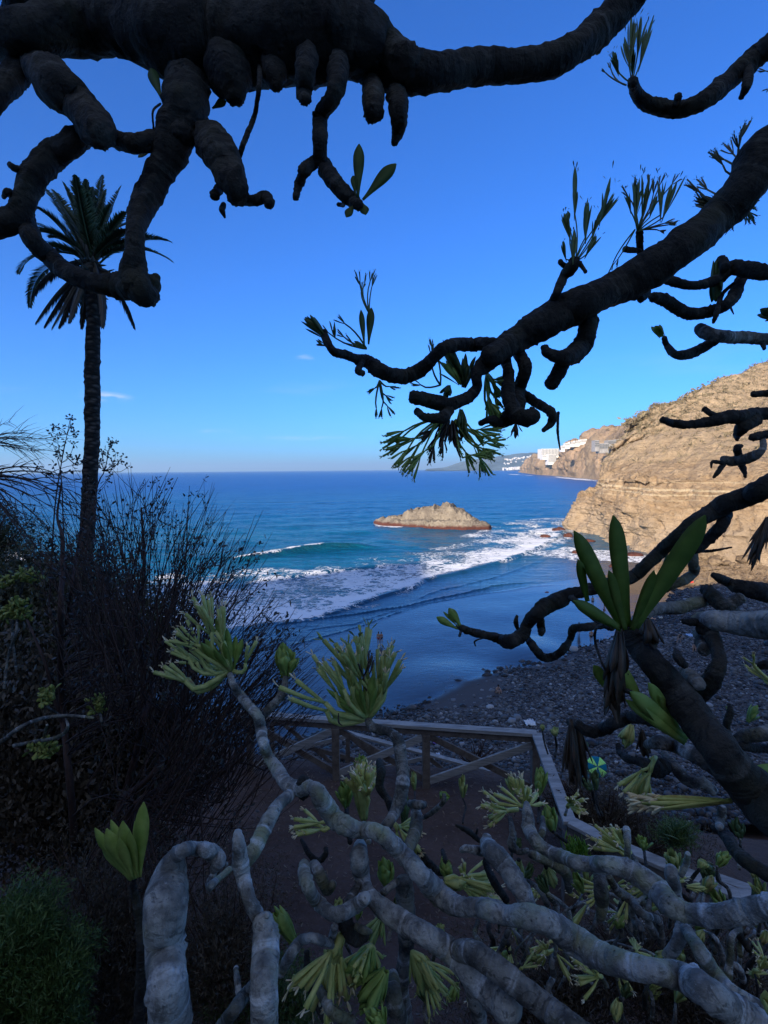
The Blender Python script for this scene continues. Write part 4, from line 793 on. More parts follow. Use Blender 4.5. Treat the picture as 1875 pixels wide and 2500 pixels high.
o = m_.build('leaf_rosette', leafmat('broad_leaf', (.26, .36, .08), (.40, .50, .14)), S1b)
chain(S1b, 'H', [(790, 1040, 14), (770, 1090, 24), (800, 1250, 30), (820, 1500, 34), (800, 2000, 40)], 1.6, 1.75, mat=M_dark)

S2 = plant((600, 2500), 'speckled pale stem with a whitened forked top standing right of the hooked stem', 1.2)
ch = lambda *a, **k: chain(S2, *a, **k)
ch('I', [(350, 2120, 98), (345, 1950, 96), (345, 1780, 94), (352, 1620, 94), (350, 1500, 88), (335, 1420, 72)], 1.15, 1.3, mat=M_pale, rough=.06, knobs=30, name='trunk')
ch('I', [(330, 1440, 60), (280, 1340, 50), (245, 1250, 50), (222, 1160, 54), (205, 1080, 58), (198, 1000, 50), (192, 935, 38), (190, 905, 24)], 1.3, 1.4, mat=M_pale, rings=.06, knobs=70)
ch('I', [(370, 1440, 30), (372, 1400, 28), (360, 1385, 20)], 1.3, mat=M_pale, knobs=20)
ch('I', [(225, 1090, 50), (290, 1000, 52), (345, 880, 50), (390, 800, 44), (430, 740, 40), (490, 690, 40)], 1.42, 1.7, mat=M_pale, rings=.06, knobs=60)
ch('I', [(100, 1090, 24), (60, 1130, 18), (32, 1200, 30), (28, 1215, 28)], 1.45, mat=M_pale, knobs=14)

S3 = plant((1500, 2420), 'long pale twisting limb running from the lower right up to two rosettes at left', 1.6)
ch = lambda *a, **k: chain(S3, *a, **k)
ch('K', [(500, 575, 24), (520, 640, 26), (560, 705, 32), (610, 765, 36), (660, 825, 38), (682, 900, 38), (692, 975, 38), (725, 1060, 42), (785, 1150, 48), (835, 1225, 54), (890, 1245, 62), (960, 1235, 52)], 2.3, 1.75, mat=M_pale, rings=.09, knobs=90)
ch('K', [(930, 1270, 50), (925, 1200, 40)], 1.75, mat=M_dark, knobs=10); ch('K', [(685, 840, 26), (730, 780, 30), (785, 725, 30), (815, 660, 26), (822, 600, 20)], 2.2, 2.3, mat=M_mid, rings=.08)
ch('I', [(570, 650, 40), (640, 650, 52), (680, 720, 64), (740, 810, 66), (820, 870, 66), (900, 890, 62), (980, 900, 60), (1060, 950, 66), (1150, 1040, 66), (1250, 1150, 68), (1330, 1240, 74), (1410, 1310, 78), (1500, 1340, 72), (1600, 1330, 64), (1700, 1350, 66)], 1.75, 1.55, mat=M_pale, rings=.07, knobs=110, name='trunk')
ch('J', [(100, 880, 58), (190, 900, 66), (290, 930, 72), (400, 935, 84), (520, 975, 84), (640, 1060, 90), (780, 1140, 92), (930, 1195, 88), (1080, 1225, 84), (1200, 1250, 88), (1320, 1320, 98), (1480, 1430, 104), (1660, 1550, 110), (1800, 1650, 110)], 1.55, 1.15, mat=M_pale, rings=.05, rough=.07, name='trunk', knobs=70)
ro = lambda *a, **k: rosette(S3, *a, **k); fl = lambda *a, **k: flowers(S3, *a, **k)
m_ = MB(); d = 2.3
for (a, b, w, dd) in (((500, 575), (335, 385), 62, -.05), ((500, 570), (365, 370), 56, 0), ((510, 560), (430, 260), 54, .05), ((515, 560), (490, 310), 50, .02), ((520, 560), (580, 370), 44, 0), ((505, 575), (410, 420), 50, -.1), ((510, 565), (470, 380), 46, -.08), ((525, 550), (540, 360), 40, .05), ((480, 570), (320, 560), 26, 0), ((505, 560), (440, 330), 46, .1)):
    p, q = P(*cx('K', *a), d), P(*cx('K', *b), d + dd); leaf(m_, p, q - p, CAMV, (q - p).length, w * .4219 * .85 * d / FPX, .1)
o = m_.build('leaf_rosette', M_leaf, S3)
fl('K', (500, 560), [(295, 190), (320, 165), (350, 160), (420, 240), (455, 240)], 2.3, 7, 14, 80, 3, [M_flow, M_ftip], 101, sag=.1)
fl('K', (490, 565), [(120, 430), (165, 470), (160, 350), (185, 320), (220, 480), (210, 310), (290, 520)], 2.3, 6, 12, 60, 3, [M_flow, M_ftip], 102, sag=.5)
fl('K', (480, 570), [(65, 665), (120, 635), (130, 690)], 2.3, 8, 15, 70, 2, [M_flow, M_ftip], 103, sag=.3); fl('K', (520, 565), [(662, 470)], 2.3, 6, 14, 60, 2, [M_flow, M_ftip], 104, sag=.8)
ro('K', (822, 600), (800, 400), 2.3, 9, 34, 24, M_leaf, 105, short=.75); ro('K', (822, 600), (850, 450), 2.3, 6, 30, 26, M_leaf, 106, short=.75)

S4 = plant((950, 2030), 'mottled stem bearing the showiest rosette with furry blooms in front of the railing', 2.0)
ch = lambda *a, **k: chain(S4, *a, **k)
ch('K', [(1290, 835, 26), (1320, 880, 32), (1370, 905, 34), (1420, 915, 34), (1465, 955, 38), (1485, 1010, 40), (1495, 1100, 42), (1500, 1200, 46), (1490, 1290, 48), (1465, 1360, 44), (1430, 1430, 36), (1385, 1490, 44)], 2.2, 1.8, mat=M_mid, rings=.07, knobs=80)
m_ = MB(); d = 2.2
for (a, b, w, dd) in (((1285, 840), (1120, 640), 50, 0), ((1280, 840), (1065, 660), 40, .05), ((1290, 835), (1225, 650), 44, -.06), ((1295, 835), (1290, 590), 50, .03), ((1300, 835), (1330, 570), 54, 0), ((1300, 835), (1350, 640), 40, -.05), ((1285, 840), (1180, 600), 40, .06), ((1290, 830), (1255, 640), 36, -.1), ((1280, 842), (1130, 740), 34, -.05), ((1305, 830), (1300, 560), 36, .08)):
    p, q = P(*cx('K', *a), d), P(*cx('K', *b), d + dd); leaf(m_, p, q - p, CAMV, (q - p).length, w * .4219 * .85 * d / FPX, .1)
o = m_.build('leaf_rosette', M_leaf, S4)
fl = lambda *a, **k: flowers(S4, *a, **k); ro = lambda *a, **k: rosette(S4, *a, **k)
M_leafc = leafmat('leafy_cup', (.27, .33, .09), (.43, .47, .17), .15)
fl('K', (1285, 835), [(955, 545), (1040, 510), (1055, 600)], 2.2, 7, 16, 90, 2, [M_flow, M_ftip], 111, sag=.2); fl('K', (1290, 830), [(1135, 470), (1160, 475), (1120, 490), (1240, 580)], 2.2, 7, 16, 90, 3, [M_flow, M_ftip], 112, sag=.1)
fl('K', (1300, 830), [(1185, 370), (1215, 385), (1240, 345), (1305, 395), (1225, 400)], 2.2, 5, 18, 110, 2, [M_leafc, M_leafc], 113, sag=.0); fl('K', (1310, 830), [(1400, 400), (1425, 450), (1495, 505), (1480, 530), (1400, 590), (1470, 560), (1450, 490)], 2.2, 7, 17, 90, 2, [M_leafc, M_ftip], 114, sag=.1)
fl('K', (1280, 840), [(825, 655), (840, 750), (905, 730)], 2.2, 9, 18, 110, 1, [M_flow, M_ftip], 115, sag=.4)
fl('K', (1310, 700), [(1245, 500), (1280, 460), (1290, 500)], 2.2, 4, 8, 50, 3, [M_dead, M_dead], 116); ch('K', [(1130, 810, 5), (1130, 860, 6), (1150, 880, 3)], 2.1, name='dead_leaf')
ch('I', [(1190, 740, 30), (1240, 745, 34), (1270, 745, 24)], 1.95, mat=M_mid, knobs=20); ch('I', [(1220, 760, 40), (1225, 860, 42), (1200, 950, 42), (1170, 1010, 40)], 1.95, 1.8, mat=M_mid, rings=.08)
ch('I', [(1240, 1010, 26), (1300, 1090, 28), (1370, 1140, 26), (1390, 1080, 20), (1375, 1010, 14)], 1.95, mat=M_dark); ch('I', [(1270, 820, 18), (1330, 780, 20), (1380, 730, 18), (1385, 690, 14)], 2.1, mat=M_mid)
ro('I', (1380, 720), (1390, 670), 2.1, 4, 28, 20, M_leaf, 117)
ch('I', [(1010, 500, 28), (1020, 560, 30), (1010, 640, 28), (1060, 720, 26), (1090, 800, 26)], 2.3, 2.0, mat=M_dark, rings=.1)

S5 = plant((1250, 2500), 'heavy shaded limb crossing the bottom centre below the long twisting one, with curled side stems', 1.3)
ch = lambda *a, **k: chain(S5, *a, **k)
ch('I', [(900, 985, 50), (895, 1050, 60), (905, 1130, 60), (930, 1210, 44), (965, 1280, 56), (1050, 1360, 74), (1160, 1430, 84), (1280, 1500, 86), (1400, 1575, 90), (1520, 1680, 104), (1640, 1800, 114), (1760, 1920, 118)], 1.7, 1.35, mat=M_pale, rings=.05, rough=.07, name='trunk', knobs=60)
ch('J', [(20, 1110, 78), (130, 1130, 82), (260, 1220, 80), (370, 1310, 80), (480, 1400, 84), (620, 1510, 90), (760, 1620, 90)], 1.4, 1.2, mat=M_mid, rings=.03, rough=.06, name='trunk')
ch('I', [(575, 1090, 40), (580, 1160, 48), (605, 1240, 46), (655, 1310, 50), (725, 1370, 52), (800, 1370, 60), (870, 1330, 56), (930, 1290, 50)], 1.6, 1.5, mat=M_pale, rings=.1); ch('I', [(600, 1110, 30), (640, 1100, 40), (680, 1180, 46), (710, 1240, 40), (740, 1210, 30)], 1.7, mat=M_mid, rings=.08)
ch('I', [(800, 1400, 60), (840, 1480, 60), (880, 1530, 56), (930, 1500, 40)], 1.5, mat=M_dark); ch('I', [(900, 1190, 30), (860, 1260, 30), (820, 1330, 30)], 1.6, mat=M_mid); ch('I', [(1000, 1290, 26), (1050, 1240, 26), (1110, 1190, 24)], 1.6, mat=M_mid)
ch('I', [(880, 1450, 30), (920, 1470, 34), (960, 1480, 20)], 1.45, mat=M_mid)
ch('I', [(440, 1720, 34), (490, 1620, 38), (550, 1540, 38), (610, 1515, 38), (670, 1530, 38), (730, 1555, 34)], 1.5, mat=M_pale, rings=.06); ch('I', [(720, 1560, 24), (740, 1500, 26), (750, 1455, 24)], 1.52, mat=M_pale)
ch('I', [(80, 2060, 50), (170, 1930, 48), (240, 1840, 44), (290, 1780, 40)], 1.3, mat=M_mid); ch('I', [(640, 1780, 34), (690, 1860, 42), (740, 1950, 46), (850, 2000, 46)], 1.5, mat=M_mid, rings=.05); ch('I', [(590, 1600, 22), (600, 1750, 26), (650, 1900, 28), (720, 2040, 28)], 1.6, mat=M_dark, rings=.04)
ch('I', [(180, 1690, 20), (190, 1780, 24), (200, 1860, 24)], 1.7, mat=M_mid); ch('I', [(560, 950, 16), (610, 1040, 22), (660, 1070, 24), (700, 1030, 18), (700, 1000, 14)], 1.9, mat=M_dark)
ch('I', [(1150, 1200, 70), (1170, 1400, 60), (1160, 1600, 50), (1140, 1800, 50), (1160, 2050, 60)], 1.9, mat=M_mid); ch('I', [(1500, 1700, 50), (1560, 1850, 50), (1600, 2050, 50)], 1.5, mat=M_mid, rings=.05); ch('I', [(1080, 1750, 60), (1100, 1900, 60), (1150, 2060, 60)], 1.7, mat=M_mid)
fl = lambda *a, **k: flowers(S5, *a, **k); ro = lambda *a, **k: rosette(S5, *a, **k)
fl('I', (790, 1500), [(690, 1730), (730, 1745), (780, 1730), (670, 1690), (740, 1700)], 1.55, 9, 20, 120, 5, [M_flow2, M_ftip], 121, sag=.0); ro('I', (800, 1480), (730, 1700), 1.55, 14, 22, 16, M_flow2, 122)
ro('I', (960, 1560), (880, 1780), 1.6, 22, 26, 40, M_leaf, 123); fl('I', (960, 1560), [(820, 1640), (860, 1700), (800, 1820), (900, 1760), (960, 1650), (1000, 1620), (930, 1600)], 1.6, 6, 13, 70, 5, [M_flow2, M_flow], 124); ro('I', (1050, 1700), (900, 1950), 1.55, 20, 30, 34, M_leaf, 125)
ro('I', (1200, 1600), (1310, 1850), 1.7, 26, 20, 30, M_leafc, 126); fl('I', (1200, 1600), [(1290, 1800), (1340, 1850), (1380, 1780), (1300, 1700), (1360, 1700)], 1.7, 6, 12, 70, 5, [M_flow2, M_flow], 127); ro('I', (1030, 1380), (950, 1560), 1.75, 26, 14, 35, M_leafc, 128)
ro('I', (1060, 1230), (1040, 1050), 1.75, 16, 24, 30, M_leaf, 129); fl('I', (1390, 1180), [(1560, 1230), (1590, 1190), (1580, 1250), (1540, 1160)], 1.8, 6, 14, 90, 5, [M_flow2, M_ftip], 130, sag=-.1); ro('I', (1380, 1190), (1540, 1220), 1.8, 8, 24, 18, M_flow2, 131); ro('I', (1400, 1170), (1390, 1060), 1.9, 14, 22, 35, M_leaf, 132)
ro('I', (520, 1540), (390, 1330), 1.9, 9, 36, 14, M_leaf, 133); ro('I', (560, 1800), (500, 1740), 1.6, 4, 22, 25, M_leafc, 134); ro('I', (1040, 2050), (950, 1900), 1.4, 14, 24, 34, M_leaf, 135)

S6 = plant((1850, 2270), 'long pale ridged limb entering at lower right and turning up to a blunt tip', 1.5)
ch = lambda *a, **k: chain(S6, *a, **k)
ch('J', [(1860, 830, 96), (1700, 875, 92), (1560, 905, 86), (1430, 930, 82), (1320, 930, 76), (1220, 910, 62), (1150, 880, 64), (1080, 800, 66), (990, 730, 66), (900, 680, 62), (810, 660, 54), (740, 665, 50), (660, 655, 44), (580, 625, 42), (500, 585, 40), (440, 535, 38), (412, 480, 38), (408, 420, 36), (400, 370, 26), (396, 345, 14)], 1.35, 2.1, mat=M_pale, rings=.05, knobs=130, name='trunk')
ch('J', [(1170, 870, 56), (1165, 780, 46), (1155, 710, 42), (1150, 690, 34)], 1.8, mat=M_pale); ch('J', [(1205, 720, 24), (1232, 660, 24), (1240, 610, 18)], 1.85, mat=M_pale, knobs=20); ch('J', [(1215, 950, 46), (1190, 1060, 48), (1140, 1150, 50)], 1.7, mat=M_pale)
ch('J', [(1220, 990, 36), (1300, 1110, 42), (1380, 1230, 44), (1480, 1330, 40), (1620, 1400, 30)], 1.65, 1.4, mat=M_pale); ch('J', [(780, 690, 48), (785, 780, 44), (790, 860, 44), (785, 940, 30)], 1.9, mat=M_mid); ch('J', [(925, 640, 24), (925, 560, 22), (920, 480, 24)], 2.2, mat=M_pale)
ch('J', [(830, 730, 20), (870, 800, 26), (940, 850, 26), (1000, 920, 26), (1080, 950, 24)], 1.9, mat=M_mid, rings=.1); ch('J', [(330, 500, 22), (320, 560, 26), (360, 600, 20), (400, 590, 16)], 2.15, mat=M_mid, knobs=30); ch('J', [(310, 420, 14), (325, 500, 20), (320, 580, 24)], 2.2, mat=M_mid); ch('J', [(480, 420, 16), (480, 500, 24), (430, 540, 20)], 2.3, mat=M_mid)
ch('J', [(420, 610, 30), (520, 650, 36), (600, 700, 34), (620, 800, 20)], 2.2, mat=M_mid); ch('J', [(1370, 470, 16), (1430, 500, 34), (1480, 580, 38), (1560, 660, 42), (1700, 740, 46)], 1.9, 1.6, mat=M_dark, name='branch'); ch('J', [(1420, 370, 34), (1410, 430, 32), (1405, 470, 26)], 1.9, mat=M_mid)
ch('J', [(1520, 1000, 20), (1470, 1040, 24), (1460, 1150, 24), (1450, 1250, 30)], 1.7, mat=M_mid); ch('J', [(1060, 900, 16), (1100, 880, 12)], 1.9, mat=M_flow)
S7 = plant((1290, 2200), 'stubby grey limb ending in a knuckled fist-like top at lower centre', 1.7)
ch = lambda *a, **k: chain(S7, *a, **k)
ch('J', [(410, 880, 56), (370, 800, 58), (320, 720, 58), (270, 650, 60), (220, 600, 62), (190, 560, 44), (190, 525, 30)], 1.55, 1.75, mat=M_pale, rings=.06, knobs=60, name='trunk'); ch('J', [(190, 600, 40), (130, 590, 28), (80, 580, 26), (60, 590, 22)], 1.75, mat=M_pale, knobs=24)
ch('J', [(180, 650, 20), (220, 740, 26), (290, 850, 22)], 1.7, mat=M_dark); ch('J', [(150, 540, 16), (90, 490, 18), (30, 460, 10)], 1.9, mat=M_dark, rings=.08); ch('J', [(130, 530, 9), (140, 480, 7)], 1.9, mat=M_dark)
S8 = plant((1400, 2480), 'tangle of thinner stems and pale bloom clusters under the lower right limbs', 2.2)
ch = lambda *a, **k: chain(S8, *a, **k)
rnd = random.Random(77)
for k in range(64):
    x = rnd.uniform(120, 1650); y = rnd.uniform(900, 1450); pts = [(x, y, rnd.uniform(9, 26))]
    a = rnd.uniform(-2.3, -.9)
    for q in range(rnd.randint(3, 5)): x += math.cos(a) * 70; y += math.sin(a) * 70; a += rnd.uniform(-.8, .8); pts.append((x, y, pts[-1][2] * rnd.uniform(.75, 1.0)))
    dd = rnd.uniform(2.0, 3.0)
    ch('J', pts, dd, dd, mat=rnd.choice([M_mid, M_mid, M_dark, M_pale]), rings=.08, name='branch')
    if k % 2 == 0: rosette(S8, 'J', pts[-1][:2], (pts[-1][0] + rnd.uniform(-70, 70), pts[-1][1] - rnd.uniform(50, 110) * rnd.choice([1, 1, -1])), dd, 12, 16, 30, rnd.choice([M_leaf, M_leafc, M_leafd]), 200 + k)
    elif k % 4 == 1: flowers(S8, 'J', pts[-1][:2], [(pts[-1][0] + rnd.uniform(-90, 90), pts[-1][1] + rnd.uniform(-20, 90)) for _ in range(3)], dd, 4, 9, 50, 5, [M_flow2, M_ftip], 300 + k)
for k in range(30):
    c, x, y = rnd.choice([('J', rnd.uniform(250, 1650), rnd.uniform(560, 1400)), ('J', rnd.uniform(900, 1650), rnd.uniform(520, 1000)), ('I', rnd.uniform(560, 1500), rnd.uniform(1350, 1950))]); dd = rnd.uniform(2.3, 3.2)
    rosette(S8, c, (x, y), (x + rnd.uniform(-60, 60), y - rnd.uniform(60, 120)), dd, 12, 13, 32, rnd.choice([M_leaf, M_leafc, M_leafc, M_leafd]), 500 + k, short=.5)
    chain(S8, c, [(x + rnd.uniform(-30, 30), y + 150, 14), (x + rnd.uniform(-20, 20), y + 70, 12), (x, y - 4, 9)], dd + .05, dd, mat=M_mid, rings=.1)
# small plants standing on the path, each seen as a rosette on its own stem
SP = [('M', (430, 655), (430, 455), [(430, 660), (455, 730), (440, 800), (430, 860)], 18, 20, 'small upright rosette on a thin dark stem, alone over the bare path', 3.6, M_leafc),
      ('M', (40, 595), (30, 430), [(40, 600), (45, 700), (20, 800)], 16, 20, 'small rosette just left of the second railing post', 3.6, M_leafc),
      ('M', (840, 640), (805, 465), [(845, 640), (870, 720), (850, 800)], 14, 22, 'narrow rosette with dried brown tips below the railing corner', 3.4, M_leafc),
      ('M', (1040, 640), (1075, 400), [(1050, 650), (1050, 760), (1040, 860)], 30, 26, 'bushy dark green rosette directly under the railing corner', 3.0, M_leaf),
      ('M', (1160, 930), (1110, 720), [(1160, 930), (1210, 970), (1270, 1010)], 34, 30, 'leaning rosette in front of the pale descending handrail', 2.6, M_leaf),
      ('I', (820, 760), (800, 600), [(820, 760), (825, 860), (840, 960)], 34, 24, 'spiky rosette left of the yellowish bloom on the path', 2.8, M_leaf),
      ('I', (910, 560), (905, 450), [(920, 560), (940, 640), (930, 720)], 26, 40, 'open rosette in front of the foot of the first railing post', 3.4, M_leaf),
      ('I', (1150, 860), (1170, 700), [(1150, 860), (1160, 930), (1170, 1000)], 30, 20, 'dark rosette behind the mottled stem', 2.4, M_leafd),
      ('M', (1510, 590), (1500, 440), [(1500, 600), (1520, 700), (1560, 800)], 24, 14, 'single pointed leaf in front of the parasol', 3.0, M_leafd),
      ('M', (1480, 600), (1410, 500), [(1480, 600), (1500, 700), (1540, 800)], 26, 24, 'drooping leaf tuft left below the parasol', 3.1, M_leafd),
      ('M', (1180, 160), (1170, 80), [(1180, 160), (1190, 240), (1180, 320)], 24, 30, 'small pale rosette over the cobbles just right of the railing corner', 4.0, M_leafc),
      ('M', (1075, 110), (1075, 60), [(1075, 110), (1090, 200), (1120, 300)], 16, 30, 'tiny rosette above the railing corner beside the white cloth', 4.2, M_leafc),
      ('M', (1420, 250), (1425, 190), [(1420, 250), (1430, 340), (1440, 420)], 18, 30, 'tiny tuft of leaves behind the hanging dead skirt', 3.2, M_leafd),
      ('J', (1010, 590), (1000, 510), [(1010, 590), (1020, 650), (1030, 710)], 20, 40, 'star shaped rosette between the two lower right limbs', 2.6, M_leaf),
      ('J', (1180, 690), (1150, 580), [(1180, 690), (1175, 760), (1170, 830)], 30, 40, 'rosette with wide leaves left of the small pale upright stub', 2.2, M_leafc),
      ('J', (1300, 690), (1330, 640), [(1290, 690), (1260, 740), (1240, 800)], 30, 20, 'single yellowing leaf right of the small pale upright stub', 2.2, M_flow),
      ('J', (500, 680), (540, 780), [(490, 620), (500, 650)], 30, 30, 'drooping rosette under the blunt tipped pale limb', 2.3, M_leafc),
      ('J', (360, 640), (350, 740), [(350, 600), (355, 640)], 26, 26, 'hanging rosette between the blunt tip and the fist-like top', 2.3, M_leafc),
      ('J', (880, 1370), (860, 1480), [(900, 1300), (890, 1370)], 34, 20, 'pale hanging bloom low at bottom centre right', 1.9, M_flow2),
      ('J', (1230, 780), (1340, 790), [(1220, 760), (1225, 780)], 16, 14, 'horizontal striped bloom spray above the lower right limb', 2.0, M_flow2)]
for i, (c, b, t, stem, w, sp, lab, d, mt) in enumerate(SP):
    e = empty('succulent_shrub', P(*cx(c, *stem[-1]), d), lab, 'shrub')
    rosette(e, c, b, t, d, 13, w * .62, sp * 1.1, mt, 400 + i, short=.55)
    chain(e, c, [(x, y, w * .5) for x, y in [b] + stem[1:]] if len(stem) > 1 else [(*b, 5), (*stem[0], 6)], d, d * .97, mat=M_dark, rings=.1, name='stem')
e = empty('succulent_shrub', P(*cx('I', 910, 880), 2.7), 'tall yellowish clustered bloom standing on the path in front of the railing', 'shrub')
rosette(e, 'I', (920, 830), (910, 590), 2.7, 16, 32, 12, M_leafc, 430, short=.7); flowers(e, 'I', (920, 800), [(870, 590), (900, 575), (930, 580), (955, 590), (885, 600), (940, 600)], 2.7, 6, 16, 60, 5, [M_flow2, M_ftip], 431, sag=0); chain(e, 'I', [(920, 830, 16), (930, 900, 20), (950, 960, 20)], 2.7, mat=M_mid, name='stem')
for i, (c, b, tips, lab, d) in enumerate([('I', (740, 860), [(600, 840), (610, 880), (600, 920), (640, 900)], 'pale striped bloom left of the long twisting limb, pointing left', 1.9),
    ('I', (1090, 850), [(1170, 880), (1160, 920), (1130, 950), (1180, 900)], 'pale striped bloom right of the long twisting limb, pointing down', 2.0),
    ('M', (960, 760), [(870, 640), (900, 650), (930, 640), (860, 690), (980, 670)], 'white furry bloom beside the blunt pale limb tip under the railing', 2.2),
    ('M', (880, 750), [(670, 745), (690, 790), (680, 770)], 'pale bloom spray pointing left over the bare path', 2.4),
    ('J', (940, 600), [(860, 520), (850, 580), (890, 560), (820, 590)], 'white spiky bloom in front of the lower handrail', 2.3),
    ('M', (1280, 730), [(1320, 660), (1310, 700)], 'small bloom resting against the pale descending handrail', 2.5),
    ('J', (60, 760), [(150, 780), (140, 740), (130, 800), (90, 730)], 'spreading pale bloom left of the fist-like limb top', 1.9),
    ('J', (790, 1250), [(740, 1210), (760, 1260), (720, 1230)], 'small pale bloom under the heavy lower limb', 1.7)]):
    e = empty('succulent_shrub', P(*cx(c, *b), d), lab, 'shrub'); flowers(e, c, b, tips, d, 5, 13, 60, 5, [M_flow2, M_ftip], 440 + i, sag=.1)
    mid = (b[0] * 1.5 - tips[0][0] * .5, b[1] * 1.5 - tips[0][1] * .5 + 30); chain(e, c, [(*b, 12), (*mid, 16)], d, mat=M_mid, name='stem')
# bright mossy fern clump
e = empty('fern_clump', P(*cx('J', 670, 620), 2.9), 'bright lime green feathery clump between the pale limbs and the handrail', 'shrub')
m_ = MB(); rnd = random.Random(9); b = P(*cx('J', 665, 640), 2.9); k = 2.9 / FPX
for i in range(420):
    v = Vector((rnd.gauss(0, 1), rnd.gauss(0, 1), abs(rnd.gauss(0, 1.3)) + .2)).normalized(); s = b + Vector((rnd.gauss(0, 12), rnd.gauss(0, 12), rnd.uniform(-10, 22))) * k
    leaf(m_, s, v, rnd_perp(v, rnd), rnd.uniform(16, 34) * k, 3.2 * k, .3)
m_.build('fronds', leafmat('lime_moss', (.10, .22, .02), (.20, .36, .04)), e); chain(e, 'J', [(665, 650, 20), (670, 750, 30)], 2.9, mat=M_mid, name='stem')

# ------------------------------------------------------------------ palm
d = 13.0
pb = P(195, 1500, d); gzp = gz(pb.x, pb.y)
PT = empty('palm_tree', (pb.x, pb.y, gzp), 'tall date palm with a dark ragged crown rising over the sea on the left', 'palm tree')
n = NT('palm_trunk', .9, .2); a = n.noise(3, 5); v_ = n.vor(5, 'F1', (1, 1, 2.2)); n.color(n.mix(n.rng(v_, .1, .6), n.mix(a, (.07, .06, .05), (.12, .10, .085)), (.02, .018, .016))); n.bump(n.math('ADD', v_, a), 1., .06)
pts = [(180, 1560, 27), (190, 1480, 25), (204, 1380, 22), (213, 1290, 20), (220, 1170, 20), (225, 1060, 20), (226, 960, 21), (226, 860, 20), (228, 770, 18), (228, 700, 20), (224, 650, 26)]
P3 = [Vector((pb.x - .6, pb.y, gzp - .3))] + [P(x, y, d) for x, y, r in pts]; rr = [.30] + [r * .84 * d / FPX for x, y, r in pts]
m_ = MB(); tube(m_, P3, rr, 18, step=.07, rough=.07, knobs=500, seed=3, rings=.0); m_.build('trunk', n.m, PT)
M_pleaf = leafmat('palm_leaflet', (.035, .065, .03), (.07, .11, .045), .25, 3); M_pdry = leafmat('dry_frond', (.055, .05, .04), (.09, .08, .06), .1, 3)
hub = P(223, 645, d); rnd = random.Random(4)
FR = [((415, 712), (385, 900)), ((305, 712), (330, 880)), ((180, 760), (265, 860)), ((345, 770), (360, 900)), ((150, 840), (270, 920)), ((140, 905), (270, 950)), ((490, 755), (410, 930)), ((508, 860), (430, 950)), ((520, 930), (440, 970)), ((255, 740), (320, 880)), ((375, 760), (370, 900)), ((450, 830), (400, 930)),
      ((690, 978), (530, 930)), ((695, 1058), (550, 960)), ((78, 1105), (140, 970)), ((122, 1240), (140, 1020)), ((600, 1010), (480, 940)), ((200, 960), (280, 960)), ((150, 1000), (260, 980)), ((240, 820), (310, 900)), ((460, 900), (410, 960)), ((110, 950), (220, 900)), ((560, 900), (460, 900)), ((300, 1010), (330, 1000)), ((480, 1010), (430, 1010)), ((350, 730), (350, 880)), ((215, 770), (285, 870)), ((430, 770), (395, 900))]
DR = [((145, 1305), (250, 1130)), ((210, 1327), (300, 1150)), ((240, 1322), (310, 1150)), ((180, 1320), (270, 1150)), ((545, 1325), (490, 1130)), ((415, 1320), (420, 1150)), ((330, 1325), (345, 1150)), ((280, 1300), (320, 1150)), ((130, 1200), (190, 1060)), ((500, 1180), (460, 1080))]
def frond(tip, ctl, dry, seed):
    r = random.Random(seed); m = MB(); off = r.uniform(-1.3, 1.3); a = hub + Vector((r.uniform(-.1, .1), r.uniform(-.1, .1), r.uniform(-.15, .15))); c = P(*cx('A', *tip), d + off); b = P(*cx('A', *ctl), d + off * .5)
    n_ = 15; path = bez(a, b, c, n_); L = sum((path[i + 1] - path[i]).length for i in range(n_ - 1)); tube(m, path, [.03 * (1 - .85 * i / (n_ - 1)) for i in range(n_)], 5, step=L / 14, rough=0, cap=(False, False))
    q = bez(a, b, c, 60)
    for i in range(7, 60):
        t = i / 59; T = (q[min(i + 1, 59)] - q[i - 1]).normalized(); sd_ = T.cross(Vector((0, 0, 1)));
        if sd_.length < .2: sd_ = T.cross(CAMV)
        sd_.normalize(); up = sd_.cross(T).normalized(); l = .36 * math.sin(math.pi * min(1, .12 + t * .86)) ** .6 * (1.0 if not dry else .8)
        for s in (-1, 1):
            dv = (T * .75 + sd_ * s * r.uniform(.5, .75) + up * (.35 if not dry else -.1) + Vector((0, 0, -1)) * (.1 if not dry else .7)).normalized()
            w = .022; pz = q[i]; sdw = dv.cross(up).normalized() * w; e = pz + dv * l * r.uniform(.8, 1.1) + Vector((0, 0, -.04)); mi_ = pz + (e - pz) * .5 + Vector((0, 0, .015))
            m.add([pz - sdw * .5, pz + sdw * .5, mi_ + sdw, mi_ - sdw, e, mi_ - up * .006], [(0, 1, 2, 3), (3, 2, 4), (1, 0, 5), (5, 4, 2, 1), (5, 0, 3, 4)])
    m.build('dry_frond' if dry else 'frond', M_pdry if dry else M_pleaf, PT)
for i, (t, c) in enumerate(FR): frond(t, c, False, i)
for i, (t, c) in enumerate(DR): frond(t, c, True, 50 + i)
m_ = MB()
for k in range(60):
    a = k * 2.399; v = Vector((math.cos(a), math.sin(a), rnd.uniform(-.5, 1.1))); leaf(m_, hub + Vector((0, 0, rnd.uniform(-.8, .1))), v, Vector((0, 0, 1)), rnd.uniform(.35, .6), .11, .3)
m_.build('frond_stubs', M_pdry, PT)

